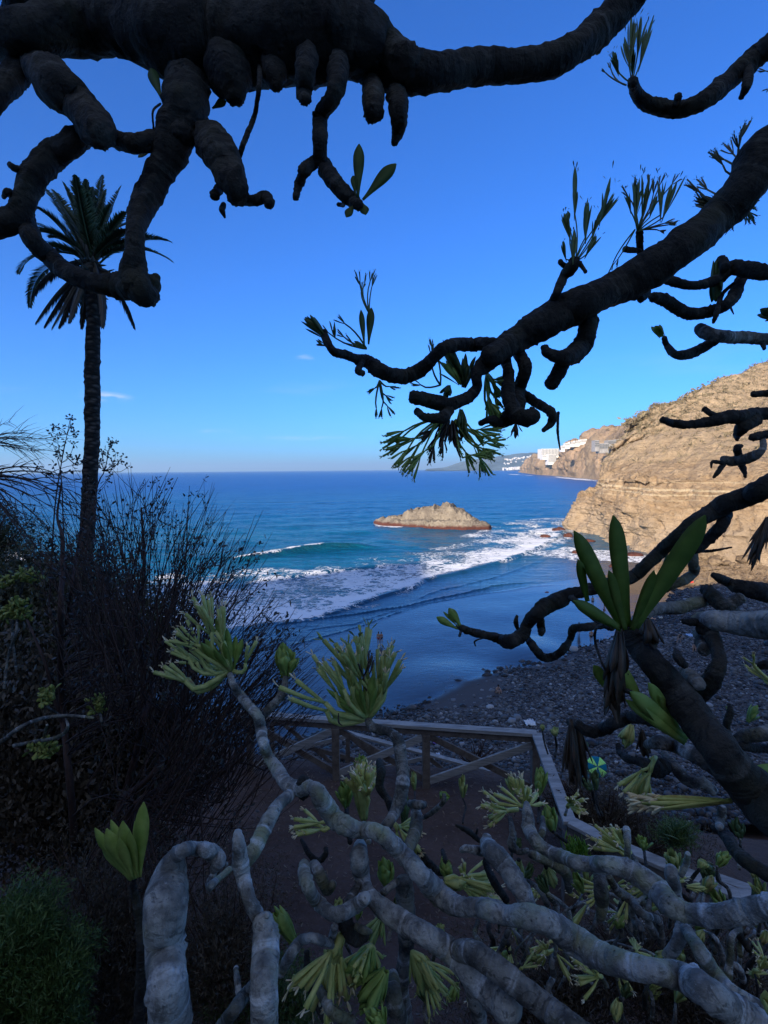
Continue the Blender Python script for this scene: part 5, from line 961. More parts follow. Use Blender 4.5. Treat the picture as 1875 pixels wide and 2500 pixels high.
# ------------------------------------------------------------------ bare twiggy shrubs on the left
M_twig = plain('purple_brown_twig', (.05, .028, .022), .8, .3, 30); M_dry = leafmat('withered_leaf', (.02, .022, .022), (.045, .045, .04), .05)
def topy(x): return float(np.interp(x, [0, 90, 200, 260, 320, 400, 470, 520, 560, 600, 650, 700, 750, 800], [1300, 1260, 1240, 1190, 1160, 1150, 1190, 1170, 1260, 1330, 1400, 1500, 1560, 1640]))
def twiggy(name, label, stems, d0, ntw, xr, seed, leaves=True, lenr=(170, 420)):
    rnd = random.Random(seed); e = empty('dry_shrub', P(*stems[0][-1][:2], d0), label, 'shrub'); allp = []
    for s in stems:
        _sc[0] += 1; dd = [d0 + rnd.uniform(-.3, .3) for _ in s]; P3 = [P(x, y, q) for (x, y, r), q in zip(s, dd)]
        m = MB(); tube(m, P3, [r * .62 * d0 / FPX for x, y, r in s], 8, step=.04, rough=.12, seed=_sc[0]); m.build('stem', M_twig, e)
        for x, y, r in spline(s, 30): allp.append((x, y))
    tw = MB(); lv = MB()
    for k in range(ntw):
        x = rnd.uniform(*xr); ty = topy(x) + abs(rnd.gauss(0, 1)) * 130 - 10; ln = rnd.uniform(*lenr); lean = (x - 330) / 420 + rnd.uniform(-.26, .26)
        bx, by = x - lean * ln * .8, ty + ln; dd = d0 + rnd.uniform(-.7, .7)
        # join the nearest stem
        j = min(allp, key=lambda q: (q[0] - bx) ** 2 + (q[1] - by - 60) ** 2 + (1e5 if q[1] < by - 20 else 0))
        mx, my = bx + (x - bx) * .45 - lean * 20 + rnd.uniform(-14, 14), ty + ln * .5
        pp = [(j[0], j[1], d0), ((j[0] + bx) / 2 + rnd.uniform(-8, 8), (j[1] + by) / 2, (d0 + dd) / 2), (bx, by, dd), (mx, my, dd), (x, ty, dd)]
        r0 = rnd.uniform(.9, 1.9) * d0 / FPX
        c = spline([(*P(a, b, q), 0) for a, b, q in pp], 12)[:, :3]; tube(tw, [Vector(v) for v in c], [r0 * (1.3 - i / 11) for i in range(12)], 5, step=.09, rough=.0, cap=(False, False))
        for s in range(rnd.randint(1, 4)):
            i = rnd.randint(5, 10); a = Vector(c[i]); v = (Vector(c[min(11, i + 1)]) - a).normalized(); o = (v + rnd_perp(v, rnd) * rnd.uniform(.25, .7)).normalized(); l = rnd.uniform(.06, .28); tube(tw, [a, a + o * l * .5 + v * .01, a + (o + v * .3) * l], [r0 * .6, r0 * .5, r0 * .2], 4, step=l / 3, rough=0, cap=(False, False)); 
            if leaves and rnd.random() < .36:
                for w in range(rnd.randint(3, 9)):
                    q = a + (o + v * .2) * l * rnd.uniform(.3, 1.05) + rnd_perp(v, rnd) * .02; dv = rnd_perp(v, rnd); leaf(lv, q, dv, v, rnd.uniform(.015, .035), .014, .6)
    tw.build('twigs', M_twig, e)
    if leaves: lv.build('withered_leaves', M_dry, e)
    return e
st = [[(345, 1240, 4), (352, 1400, 7), (330, 1500, 9), (350, 1650, 12), (340, 1800, 14), (300, 1950, 16), (240, 2080, 18), (200, 2200, 20)],
      [(440, 1420, 5), (405, 1520, 8), (380, 1640, 10), (352, 1750, 12), (340, 1800, 12)],
      [(560, 1500, 4), (480, 1640, 7), (420, 1780, 9), (380, 1880, 10), (300, 1950, 12)],
      [(640, 1560, 4), (560, 1720, 6), (470, 1850, 8), (400, 1930, 9), (290, 1990, 10)],
      [(700, 1640, 3), (620, 1790, 5), (520, 1900, 7), (420, 1960, 8)],
      [(250, 1400, 4), (270, 1520, 6), (300, 1640, 8), (330, 1760, 10)]]
twiggy('dry_shrub', 'big fan of bare purplish twigs between the palm and the railing', st, 3.4, 210, (230, 800), 5)
st = [[(600, 1640, 3), (540, 1760, 5), (450, 1880, 7), (330, 1960, 8)], [(690, 1720, 3), (600, 1840, 5), (480, 1930, 6)], [(520, 1560, 3), (480, 1700, 5), (400, 1850, 6)]]
twiggy('dry_shrub', 'long thin leaning twigs fanning out over the left end of the railing', st, 3.0, 120, (520, 800), 15, lenr=(260, 560))
st = [[(150, 1180, 3), (140, 1260, 5), (152, 1310, 8), (152, 1400, 9), (148, 1500, 10), (150, 1700, 12), (170, 1900, 14), (180, 2050, 15)],
      [(210, 1230, 3), (190, 1340, 5), (175, 1430, 6), (160, 1530, 8)], [(60, 1500, 4), (110, 1620, 6), (150, 1760, 8)]]
twiggy('dry_shrub', 'sparse bare shrub with little withered flower heads, in front of the palm trunk', st, 2.9, 90, (70, 260), 6)
# tall flowering wisps against the sky
e = empty('dry_shrub', P(150, 1500, 3.0), 'tall wispy seed stalks with tiny withered heads on both sides of the palm trunk', 'shrub'); tw = MB(); lv = MB(); rnd = random.Random(12)
for path, hs_ in (([(120, 1480), (133, 1250), (150, 1130), (164, 1060), (172, 1020)], [(172, 1020), (135, 1042), (126, 1055), (150, 1047), (160, 1075), (185, 1057), (128, 1080), (145, 1095), (165, 1110), (180, 1085), (140, 1065), (175, 1040)]),
                  ([(160, 1420), (155, 1300), (150, 1170), (140, 1120)], [(96, 1140), (130, 1137), (143, 1112), (155, 1155), (118, 1155)]), ([(200, 1420), (235, 1200), (255, 1150), (268, 1090)], [(268, 1080), (279, 1080), (283, 1105), (298, 1118), (262, 1100), (250, 1110), (245, 1130), (275, 1130), (290, 1125), (255, 1145), (270, 1157), (260, 1175), (248, 1100), (310, 1143)]),
                  ([(195, 1110), (185, 1135), (162, 1115)], [(187, 1125), (203, 1120)])):
    P3 = [P(x, y, 3.0) for x, y in path]; tube(tw, P3, [.005, .004, .003, .002, .0015][:len(P3)], 5, step=.04, rough=0)
    for hx, hy in hs_:
        q = min(path, key=lambda p: abs(p[1] - hy - 30) + abs(p[0] - hx) * .2); h_ = P(hx, hy, 3.0 + rnd.uniform(-.1, .1)); s_2 = P(q[0], q[1], 3.0); mid = (h_ + s_2) / 2 + Vector((rnd.uniform(-.02, .02), 0, -.015)); tube(tw, [s_2, mid, h_], [.002, .0016, .0012], 4, step=.03, rough=0, cap=(False, False))
        lv = MB()
        for w in range(rnd.randint(6, 12)):
            v = Vector((rnd.gauss(0, 1), rnd.gauss(0, 1), rnd.gauss(0, 1))).normalized(); leaf(lv, h_ + v * rnd.uniform(0, .022), v, rnd_perp(v, rnd), rnd.uniform(.012, .024), .012, .5)
        lv.build('seed_head', M_dry, e)
tw.build('stalks', M_twig, e)
# feathery branches at the left edge
for i, (lab, base, tips, d) in enumerate([('fine leafless spray reaching in at the left edge above the horizon', (-60, 1080), [(28, 1028), (120, 1110), (105, 1082), (60, 1055), (100, 1103), (90, 1070), (140, 1075), (70, 1050), (40, 1100), (20, 1075), (50, 1090)], 2.6),
                                     ('dark arching bare branches crossing the palm trunk at the left edge', (-60, 1170), [(200, 1180), (180, 1175), (200, 1210), (160, 1230), (90, 1360), (130, 1300), (170, 1270), (60, 1300), (190, 1240), (120, 1200), (150, 1420), (40, 1200)], 2.5)]):
    e = empty('bare_branch', P(*base, d), lab, 'branch'); m = MB(); rnd = random.Random(i + 60)
    for t in tips:
        a = P(*base, d); c = P(*t, d + rnd.uniform(-.2, .2)); b = (a + c) / 2 + Vector((0, 0, (.10 if i else .03) * rnd.uniform(.5, 1.4))); r0 = (.0035, .006)[i]; pp = bez(a, b, c, 14); tube(m, pp, [r0 * (1 - .85 * k / 13) for k in range(14)], 5, step=.05, rough=.05, cap=(False, False))
        for s in range(9):
            k = rnd.randint(3, 12); v = (pp[k + 1] - pp[k]).normalized(); o = (v + rnd_perp(v, rnd) * .6).normalized(); l = rnd.uniform(.05, .22); tube(m, [pp[k], pp[k] + o * l * .5, pp[k] + (o + Vector((0, 0, -.1))) * l], [r0 * .35, r0 * .25, r0 * .1], 4, step=.04, rough=0, cap=(False, False))
    m.build('twigs', M_twig, e)

# dense dark bushes filling the bank
def bush(label, blobs, d, nleaf, mat, lsz, seed, stemmat=M_twig, depth_=.5, name='bush', fine=False, ntwig=60):
    rnd = random.Random(seed); c0 = P(blobs[0][0], blobs[0][1] + blobs[0][3], d); e = empty(name, (c0.x, c0.y, gz(c0.x, c0.y)), label, 'bush')
    tot = sum(b[2] * b[3] for b in blobs); V = []; F = []; rs = np.random.RandomState(seed); k = d / FPX
    Rt = np.array(MC.to_3x3()); cnt = 0
    for (bx, by, rx, ry) in blobs:
        n_ = int(nleaf * rx * ry / tot); c = np.array(P(bx, by, d)); q = rs.normal(size=(n_, 3)); q /= np.linalg.norm(q, axis=1, keepdims=True); rad = rs.rand(n_) ** .75 * 1.25
        clump = 1 + .8 * fbm(q[:, 0] * 3 + bx, q[:, 1] * 3 + q[:, 2] * 2, 4); p = q * (rad * clump)[:, None] * np.array([rx * k, ry * k, (rx + ry) / 2 * k * depth_ * 1.6]); p = p @ Rt.T + c
        dv = rs.normal(size=(n_, 3)) + q * .8 + np.array([0, 0, .7]); dv /= np.linalg.norm(dv, axis=1, keepdims=True); sv = np.cross(dv, rs.normal(size=(n_, 3))); sv /= np.linalg.norm(sv, axis=1, keepdims=True)
        l = lsz * rs.uniform(.6, 1.3, n_)[:, None]; w = l * (.08 if fine else .22); V.append(np.stack([p, p + dv * l * .5 + sv * w, p + dv * l, p + dv * l * .5 - sv * w], 1).reshape(-1, 3)); F.append(np.arange(n_ * 4).reshape(-1, 4) + cnt); cnt += n_ * 4
    V = np.concatenate(V) - np.array(e.location); o = np_mesh('foliage', V, np.concatenate(F), mat); o.parent = e
    m = MB()
    for b in range(ntwig):
        bl = rnd.choice(blobs); a = P(bl[0] + rnd.uniform(-.3, .3) * bl[2], bl[1] + bl[3] * rnd.uniform(.3, 1), d); t = P(bl[0] + rnd.uniform(-1, 1) * bl[2], bl[1] + rnd.uniform(-1.05, .5) * bl[3], d + rnd.uniform(-.4, .4) * d * .15); mid = (a + t) / 2 + Vector((rnd.uniform(-.1, .1), rnd.uniform(-.1, .1), .05)) * d * .2
        tube(m, bez(a, mid, t, 8), [.0022 * d * (1.2 - i / 8) for i in range(8)], 5, step=.12, rough=.1, cap=(False, False))
    m.build('stems', stemmat, e); return e
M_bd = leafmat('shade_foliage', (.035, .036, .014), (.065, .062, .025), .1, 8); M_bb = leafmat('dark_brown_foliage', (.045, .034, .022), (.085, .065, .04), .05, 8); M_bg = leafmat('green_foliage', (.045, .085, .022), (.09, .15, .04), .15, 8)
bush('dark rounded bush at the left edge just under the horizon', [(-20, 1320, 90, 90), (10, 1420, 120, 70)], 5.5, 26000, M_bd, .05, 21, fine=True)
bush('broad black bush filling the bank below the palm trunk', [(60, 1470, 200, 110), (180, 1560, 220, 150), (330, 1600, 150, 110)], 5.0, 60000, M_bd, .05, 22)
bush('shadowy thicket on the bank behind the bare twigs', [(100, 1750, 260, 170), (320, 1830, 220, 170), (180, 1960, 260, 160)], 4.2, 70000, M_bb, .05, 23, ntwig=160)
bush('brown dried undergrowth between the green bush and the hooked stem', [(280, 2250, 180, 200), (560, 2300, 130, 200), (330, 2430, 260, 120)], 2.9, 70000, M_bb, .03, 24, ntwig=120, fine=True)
bush('soft dark green feathery bush in the bottom left corner', [(random.Random(q).uniform(-40, 165), random.Random(q + 50).uniform(2260, 2520), random.Random(q + 90).uniform(24, 60), random.Random(q + 120).uniform(40, 120)) for q in range(20)], 2.4, 90000, M_bg, .035, 25, M_bg, name='feathery_bush', fine=True, ntwig=140)
bush('low dark weeds at the foot of the speckled stem', [(560, 2440, 120, 90), (700, 2440, 130, 80)], 3.0, 22000, M_bg, .03, 26, M_bg, name='feathery_bush', fine=True)
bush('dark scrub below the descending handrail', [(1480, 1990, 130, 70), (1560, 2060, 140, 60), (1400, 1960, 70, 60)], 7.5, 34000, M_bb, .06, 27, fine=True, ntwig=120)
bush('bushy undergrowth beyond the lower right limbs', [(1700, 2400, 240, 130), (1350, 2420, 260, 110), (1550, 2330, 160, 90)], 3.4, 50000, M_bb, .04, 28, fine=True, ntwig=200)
bush('small green weed on the brown slope right of the handrail', [(1650, 2035, 45, 32)], 6.0, 3000, M_bg, .05, 29, M_bg, fine=True)
def yflower(label, pts, stem, d, seed):
    e = empty('yellow_flower', P(*stem[-1], d), label, 'flower'); rnd = random.Random(seed); m = MB()
    for (x, y, r) in pts:
        for k in range(42 if seed < 4 else 24):
            v = Vector((rnd.gauss(0, 1), rnd.gauss(0, 1), rnd.gauss(0, .7) + .3)).normalized(); c = P(x, y, d) + Vector((rnd.uniform(-1, 1), rnd.uniform(-1, 1), rnd.uniform(-.5, .5))) * r * d / FPX; leaf(m, c, v, rnd_perp(v, rnd), .035, .022, .3)
    m.build('petals', leafmat('yellow_green_petal', (.20, .24, .05), (.32, .34, .09), .2), e); chain(e, 'S', [(x, y, 4) for x, y in [pts[0][:2]] + stem], d, mat=M_mid, name='stem')
yflower('yellowish flower head nearest the palm trunk at left', [(60, 1405, 20), (78, 1410, 16)], [(50, 1450), (30, 1530), (40, 1640)], 2.6, 1)
yflower('upper yellowish flower head touching the left edge', [(5, 1420, 20)], [(-5, 1460), (-10, 1560)], 2.6, 2)
yflower('lower pair of yellowish flower heads near the left edge', [(38, 1480, 20), (20, 1500, 16), (50, 1500, 18)], [(40, 1540), (20, 1600), (10, 1680)], 2.5, 3)
yflower('small green flower cluster on a curved pale stem in the dark thicket', [(115, 1692, 14), (112, 1705, 10)], [(112, 1720), (140, 1742), (150, 1750)], 2.3, 4)
yflower('faint green sprig right of the curved pale stem', [(238, 1710, 12), (235, 1730, 9)], [(245, 1745), (250, 1770)], 2.4, 5)
S9 = plant((20, 1820), 'thin pale looping stem in the dark thicket at the left edge', 2.2)
chain(S9, 'H', [(-40, 290, 14), (30, 245, 14), (100, 190, 13), (200, 140, 12), (300, 118, 12), (420, 112, 11), (540, 125, 9)], 2.2, mat=M_mid); chain(S9, 'H', [(380, 130, 9), (392, 170, 11), (370, 215, 12), (300, 245, 12), (200, 262, 12), (80, 285, 12)], 2.2, mat=M_mid)
yflower('low sprig of green leaves hanging under the looping stem', [(110, 1822, 16), (120, 1838, 12), (85, 1826, 10)], [(108, 1800), (115, 1770)], 2.25, 6)

# ------------------------------------------------------------------ wooden railing
n = NT('grey_timber', .85, .2); g = n.noise(3, 5, .7, (1, 1, 18)); g2 = n.noise(30, 5, .7, (.08, .4, 1)); n.color(n.mix(n.rng(g2, .3, .7), (.20, .20, .195), (.38, .375, .36))); n.bump(g2, .5, .006); M_wood = n.m
n = NT('dark_timber', .85, .2); g2 = n.noise(30, 5, .7, (.3, .3, .3)); n.color(n.mix(n.rng(g2, .3, .7), (.10, .08, .068), (.19, .16, .135))); n.bump(g2, .5, .006); M_woodd = n.m
def flat(v): return Vector((v.x, v.y, 0))
RW = empty('wooden_railing', (RAIL[0].x, RAIL[0].y, ZT), 'grey timber railing with flat handrail and crossed braces around the path corner', 'railing')
def bar(parent, name, a, b, w, h, mat): m = MB(); m.beam(a, b, w, h); return m.build(name, mat, parent, smooth=False, bevel=.006)
r0, r1 = RAIL[0], RAIL[1]
bar(RW, 'handrail', r0, r1, .16, .062, M_wood); bar(RW, 'under_rail', r0 - Vector((0, 0, .085)), r1 - Vector((0, 0, .085)), .06, .135, M_woodd)
for a, b in zip(RAIL[1:-1], RAIL[2:]):
    s = (b - a).normalized() * .08; bar(RW, 'handrail', a + s * .2 + Vector((0, 0, .003)), b + s * .6 + Vector((0, 0, .0)), .17, .05, M_wood); bar(RW, 'under_rail', a - Vector((0, 0, .085)), b - Vector((0, 0, .085)), .06, .135, M_woodd)
posts = [G(608, 1746, ZR), G(818, 1760, ZR), G(1040, 1773, ZR), G(1308, 1791, ZR)]
posts = [r0 + (r1 - r0) * max(0., min(1., (p - r0).dot(r1 - r0) / (r1 - r0).length_squared)) for p in posts]
def post(p):
    zb = gz(p.x, p.y) - .15; m = MB(); m.box((p.x, p.y, (zb + ZR - .146) / 2), (.066, 0, 0), (0, .066, 0), (0, 0, (ZR - .146 - zb) / 2)); m.build('post', M_woodd, RW, False, .006)
for p in posts + [RAIL[2], RAIL[3], RAIL[4]]: post(p)
for a, b in zip(posts[:-1], posts[1:]):
    u = (b - a).normalized(); top, bot = -.19, -.98; q0, q1 = a + u * .06, b - u * .06; off = Vector((u.y, -u.x, 0)) * .03
    bar(RW, 'brace', q0 + Vector((0, 0, bot)) + off, q1 + Vector((0, 0, top)) + off, .05, .125, M_wood); bar(RW, 'brace', q0 + Vector((0, 0, top)) - off, q1 + Vector((0, 0, bot)) - off, .05, .115, M_woodd)
for a, b in zip(RAIL[1:4], RAIL[2:5]):
    bar(RW, 'brace', a + (b - a) * .04 + Vector((0, 0, -1.0)), a + (b - a) * .96 + Vector((0, 0, -.2)), .05, .095, M_woodd)
R2 = empty('wooden_railing', (G(760, 1800, ZR - 1).x, G(760, 1800, ZR - 1).y, ZT - 1.6), 'second lower timber railing beside the steps, seen through the first one', 'railing')
off = Vector((.1, 1.5, -.72)); a, b = posts[0] + off + Vector((-.3, 0, .10)), posts[3] + off + Vector((.1, 0, -1.05))
bar(R2, 'handrail', a, b, .12, .05, M_wood); bar(R2, 'lower_rail', a - Vector((0, 0, .55)), b - Vector((0, 0, .55)), .06, .10, M_woodd)
for t in (.05, .35, .65, .95):
    p = a + (b - a) * t; m = MB(); m.box(p - Vector((0, 0, .65)), (.045, 0, 0), (0, .045, 0), (0, 0, .61)); m.build('post', M_woodd, R2, False, .005)
for t in (.05, .35, .65):
    p = a + (b - a) * t; q = a + (b - a) * (t + .3); bar(R2, 'brace', p - Vector((0, 0, .05)), q - Vector((0, 0, .95)), .045, .085, M_woodd); bar(R2, 'brace', p - Vector((0, .04, .95)), q - Vector((0, .04, .05)), .045, .085, M_wood)
e = empty('wooden_beam', G(*cx('J', 920, 960), ZT + .6), 'short squared timber lying across the slope below the lower right limbs', 'beam')
bar(e, 'timber', G(*cx('J', 800, 940), ZT + .7), G(*cx('J', 1040, 985), ZT + .7), .16, .16, M_wood)
e = empty('wooden_beam', G(*cx('J', 1450, 790), ZT + .2), 'grey timber step edge on the slope at the right, beyond the upright stub', 'beam')
bar(e, 'timber', G(*cx('J', 1370, 740), ZT + .2), G(*cx('J', 1570, 810), ZT + .2), .14, .12, M_wood)
# stones and litter on the path
rnd = random.Random(31); M_stone = plain('brown_stone', (.10, .075, .06), .95, .4, 12)
m_ = MB()
for k in range(900):
    x = rnd.uniform(-4, 4); y = rnd.uniform(4.8, 9.2); s = rnd.uniform(.006, .02) * (2.5 if rnd.random() < .04 else 1); z_ = gz(x, y) if k % 3 == 0 else None
    if z_ is None: continue
    c = Vector((x, y, z_ + s * .3)); V = [c + Vector((math.cos(a), math.sin(a), 0)) * s * rnd.uniform(.7, 1.2) for a in (0, 1.25, 2.5, 3.8, 5.)] + [c + Vector((0, 0, s * .7))]; m_.add(V, [(i, (i + 1) % 5, 5) for i in range(5)])
o = m_.build('grit', M_stone, None, False); tag(o, 'small stones and grit strewn over the brown path', 'grit', None, 'stuff')

m_ = MB()
for k in range(1500):
    x = rnd.uniform(-4.5, 4.5); y = rnd.uniform(4.2, 9.4); zz = gz(x, y)
    if zz < ZT - .4: continue
    v = Vector((rnd.gauss(0, 1), rnd.gauss(0, 1), rnd.uniform(-.1, .25))).normalized(); leaf(m_, Vector((x, y, zz + .012)), v, Vector((rnd.uniform(-.4, .4), rnd.uniform(-.4, .4), 1)), rnd.uniform(.03, .09), rnd.uniform(.008, .02), rnd.uniform(-.1, .4))
o = m_.build('leaf_litter', plain('fallen_leaf', (.20, .15, .10), .9, .5, 6), None); tag(o, 'dry fallen leaves scattered over the brown path', 'leaf litter', None, 'stuff')

# ------------------------------------------------------------------ cobble beach
def ico(sub):
    import bmesh
    bm = bmesh.new(); bmesh.ops.create_icosphere(bm, subdivisions=sub, radius=1); V = np.array([v.co[:] for v in bm.verts]); F = np.array([[v.index for v in f.verts] for f in bm.faces]); bm.free(); return V, F
iV, iF = ico(2); jV, jF = ico(1)
rs = np.random.RandomState(8); NB = 95000; poly = W([(560, 1870), (780, 1788), (912, 1750), (1037, 1710), (1110, 1676), (1206, 1638), (1327, 1614), (1414, 1586), (1470, 1570), (1560, 1538), (1612, 1508), (1632, 1470), (1660, 1440), (1760, 1425), (2150, 1410), (2300, 2090), (1500, 2090), (1100, 2010), (560, 1980)], .9)
px_ = np.array([p.x for p in poly]); py_ = np.array([p.y for p in poly])
X = rs.uniform(px_.min(), px_.max(), NB * 4); Y = py_.min() + (py_.max() - py_.min()) * rs.rand(NB * 4) ** 1.35
sdv = sdf(X, Y, poly); keep = (sdv > -1.4 * rs.rand(len(X)) ** 3) & (X > -14); X, Y, sdv = X[keep][:NB], Y[keep][:NB], sdv[keep][:NB]
Zb, land, peb = beach_z(X, Y); n_ = len(X)
sz = .064 * np.exp(rs.normal(0, .5, n_)) * (1 + .45 * np.exp(-np.maximum(0, sdv) / 4)) * np.interp(Y, [30, 60, 110], [1., 1.15, 1.5])
print('pebbles', n_)
sc3 = sz[:, None] * np.stack([rs.uniform(.8, 1.5, n_), rs.uniform(.8, 1.3, n_), rs.uniform(.5, .85, n_)], 1); yaw = rs.rand(n_) * 6.28
V = jV[None] * (1 + .12 * rs.normal(size=(n_, len(jV), 1)))
V = V * sc3[:, None]; cy, sy = np.cos(yaw)[:, None], np.sin(yaw)[:, None]; V = np.stack([V[..., 0] * cy - V[..., 1] * sy, V[..., 0] * sy + V[..., 1] * cy, V[..., 2]], -1) + np.stack([X, Y, Zb + sz * rs.uniform(-.1, .55, n_)], 1)[:, None]
F = (jF[None] + (np.arange(n_) * len(jV))[:, None, None]).reshape(-1, 3)
tone = np.clip(rs.normal(.22, .2, n_) - .30 * np.exp(-np.maximum(0, sdv) / 5) + (rs.rand(n_) < .03) * .5 + .25 * fbm(X / 6, Y / 6, 3), 0, 1)
n = NT('cobble', .8, .3); tn = n.attr('tone'); n.color(n.mix(tn, (.022, .022, .024), (.40, .41, .42))); n.rough(n.rng(tn, 0, .3, .45, .85)); n.bump(n.noise(20, 4), .3, .01)
cob = np_mesh('cobbles', V.reshape(-1, 3), F, n.m, attrs={'tone': np.repeat(tone, len(jV))}); tag(cob, 'rounded grey cobbles covering the upper beach', 'cobbles', None, 'stuff')
# single rocks
def boulder(name, label, c, size, mat, group=None, seed=0, cat='rock'):
    r = random.Random(seed); V = []
    for v in iV:
        v = Vector(v); q = 1 + .35 * mnoise.noise(v * 1.1 + Vector((seed * 3.1, 0, 0))) + .18 * mnoise.noise(v * 2.7 + Vector((0, seed * 1.7, 0))); V.append(Vector(c) + Vector((v.x * size[0], v.y * size[1], v.z * size[2])) * q)
    m = MB(); m.add(V, [tuple(f) for f in iF]); o = m.build(name, mat, None, smooth=False); me = o.data
    loc = Vector(c); me.transform(Matrix.Translation(-loc)); o.location = loc; return tag(o, label, cat, group)
M_redrock = rock_mat('red_wet_rock', (.16, .06, .045), (.06, .025, .02), (.22, .12, .08), scale=3.); M_tanrock = rock_mat('tan_rock', (.34, .25, .16), (.16, .11, .07), (.42, .33, .23), scale=2.)
k0 = lambda p, y: depth(p) / FPX
for i, (c, x, y, w, h, mt, lab, grp) in enumerate([
    ('F', 405, 1082, 45, 26, M_redrock, 'flat reddish rock standing in the surf at the cliff point', None), ('F', 325, 1122, 34, 16, M_redrock, 'small reddish rock in the foam left of the cliff point', None),
    ('F', 510, 1218, 34, 16, M_redrock, 'reddish wet rock left of the long strap leaves below the cliff', None), ('F', 570, 1150, 60, 14, M_redrock, 'reddish ledge along the waterline under the cliff overhang', None),
    ('F', 850, 1232, 60, 18, M_redrock, 'reddish wet rock between the strap leaves at the cliff foot', None), ('F', 735, 1300, 34, 14, M_redrock, 'low red rock on the wet sand before the cliff', None), ('F', 460, 1115, 30, 26, M_redrock, 'reddish rock touching the very point of the cliff', None),
    ('F', 333, 1464, 16, 9, M_redrock, 'single dark stone on the wet sand beyond the knobbly limb', None), ('E', 1060, 976, 14, 7, M_redrock, 'small dark stone on the sand near the cobbles', None)]):
    p = G(*cx(c, x, y + h * .5), .1); k = depth(p) / FPX * CR[c][2]; boulder('beach_rock', lab, p, (w * k * .9, w * k * .7, h * k * .9), mt, grp, i + 1)
rnd = random.Random(14)
for i in range(46):
    x = rnd.uniform(1010, 1900); y = 1236 + rnd.uniform(0, 1) * 95 + max(0, (x - 1400)) * .03; s = rnd.choice([14, 18, 24, 30, 40, 54]) * (.8 if y > 1300 else 1)
    p = G(*cx('F', x, y), .8); k = depth(p) / FPX * .4069; boulder('fallen_boulder', 'tan boulder in the rubble heap at the cliff foot', p + Vector((0, 0, s * k * .2)), (s * k, s * k * .9, s * k * rnd.uniform(.5, .8)), M_tanrock, 'fallen boulders at the cliff foot', 30 + i)
n_ = 5000; qx = rs.uniform(980, 1950, n_); qy = rs.uniform(1225, 1385, n_) + .03 * (qx - 980); pts = np.array([G(*cx('F', a, b), 1.6)[:] for a, b in zip(qx, qy)]); pts[:, 2] = beach_z(pts[:, 0], pts[:, 1])[0] + .1
s3 = .22 * np.exp(rs.normal(0, .5, n_)); V = jV[None] * (1 + .25 * rs.normal(size=(n_, len(jV), 1))) * s3[:, None, None] + pts[:, None]; F = (jF[None] + (np.arange(n_) * len(jV))[:, None, None]).reshape(-1, 3)
o = np_mesh('rubble', V.reshape(-1, 3), F, M_tanrock, smooth=False); tag(o, 'loose tan and grey rubble spread along the cliff foot', 'rubble', None, 'stuff')
for i in range(8):
    x, y = [(125, 470), (95, 500), (60, 560), (150, 640), (40, 500), (165, 555), (90, 590), (130, 530)][i]

# islet
gl = G(905, 1278, 0); gr = G(1196, 1293, 0); cI = (gl + gr) / 2; ax = (gr - gl); LI = ax.length; ax.normalize(); pr = Vector((-ax.y, ax.x, 0)); kI = depth(cI) / FPX
prof = [(0, 4), (.03, 12), (.08, 18), (.12, 17), (.16, 19), (.24, 24), (.29, 35), (.33, 40), (.40, 43), (.46, 48), (.50, 49), (.53, 53), (.57, 54), (.60, 51), (.63, 57), (.66, 58), (.70, 57), (.73, 50), (.77, 45), (.80, 37), (.84, 27), (.89, 20), (.95, 16), (.985, 12), (1, 4)]
us = np.linspace(0, 1, 230); vs = np.linspace(-1, 1, 110); U, Vv = np.meshgrid(us, vs, indexing='ij'); hp = np.interp(us, [a for a, b in prof], [b for a, b in prof]) * kI * .94
wid = np.interp(us, [0, .06, .3, .6, .85, 1], [1., 4., 8, 10, 7, 1.5])
hgt_ = hp[:, None] * np.clip(1 - np.abs(Vv) ** 1.6, 0, 1) ** .6 ; A = U * LI; B = Vv * wid[:, None]
front = np.clip(-Vv, 0, 1); ledge = 2.7 + .8 * fbm(A / 6, B / 6, 3); hgt_ = np.where((Vv < -.35), np.minimum(hgt_, ledge + (hgt_ - ledge) * .10 * (1 - sst(-Vv, .35, .45))), hgt_)
rg = -np.abs(fbm(A / 2.2, B / 9, 5)) * 3.6 + fbm(A / 5, B / 5, 5) * 1.1 + fbm(A / .8, B / 1.1, 3) * .5 + .3
hgt_ = hgt_ + (rg + .35) * np.clip(hgt_ / 5, .12, 1) - .9 * (np.abs(Vv) > .93) - .8 * ((U < .01) | (U > .99))
pos = np.array(gl)[None, None] + A[..., None] * np.array(ax) + (B + 2. + 1.2 * fbm(A / 5, B * 0 + 3, 3))[..., None] * np.array(pr); pos[..., 2] = hgt_
M_isl = rock_mat('islet_rock', (.33, .28, .215), (.18, .15, .12), (.42, .37, .30), scale=2.2, red_low=1.3)
nI = np_mesh('islet', (pos - np.array(cI)).reshape(-1, 3), grid_faces(*U.shape), M_isl, smooth=False); nI.location = cI; tag(nI, 'jagged tan rock islet with a red waterline ledge standing in the bay', 'rock')

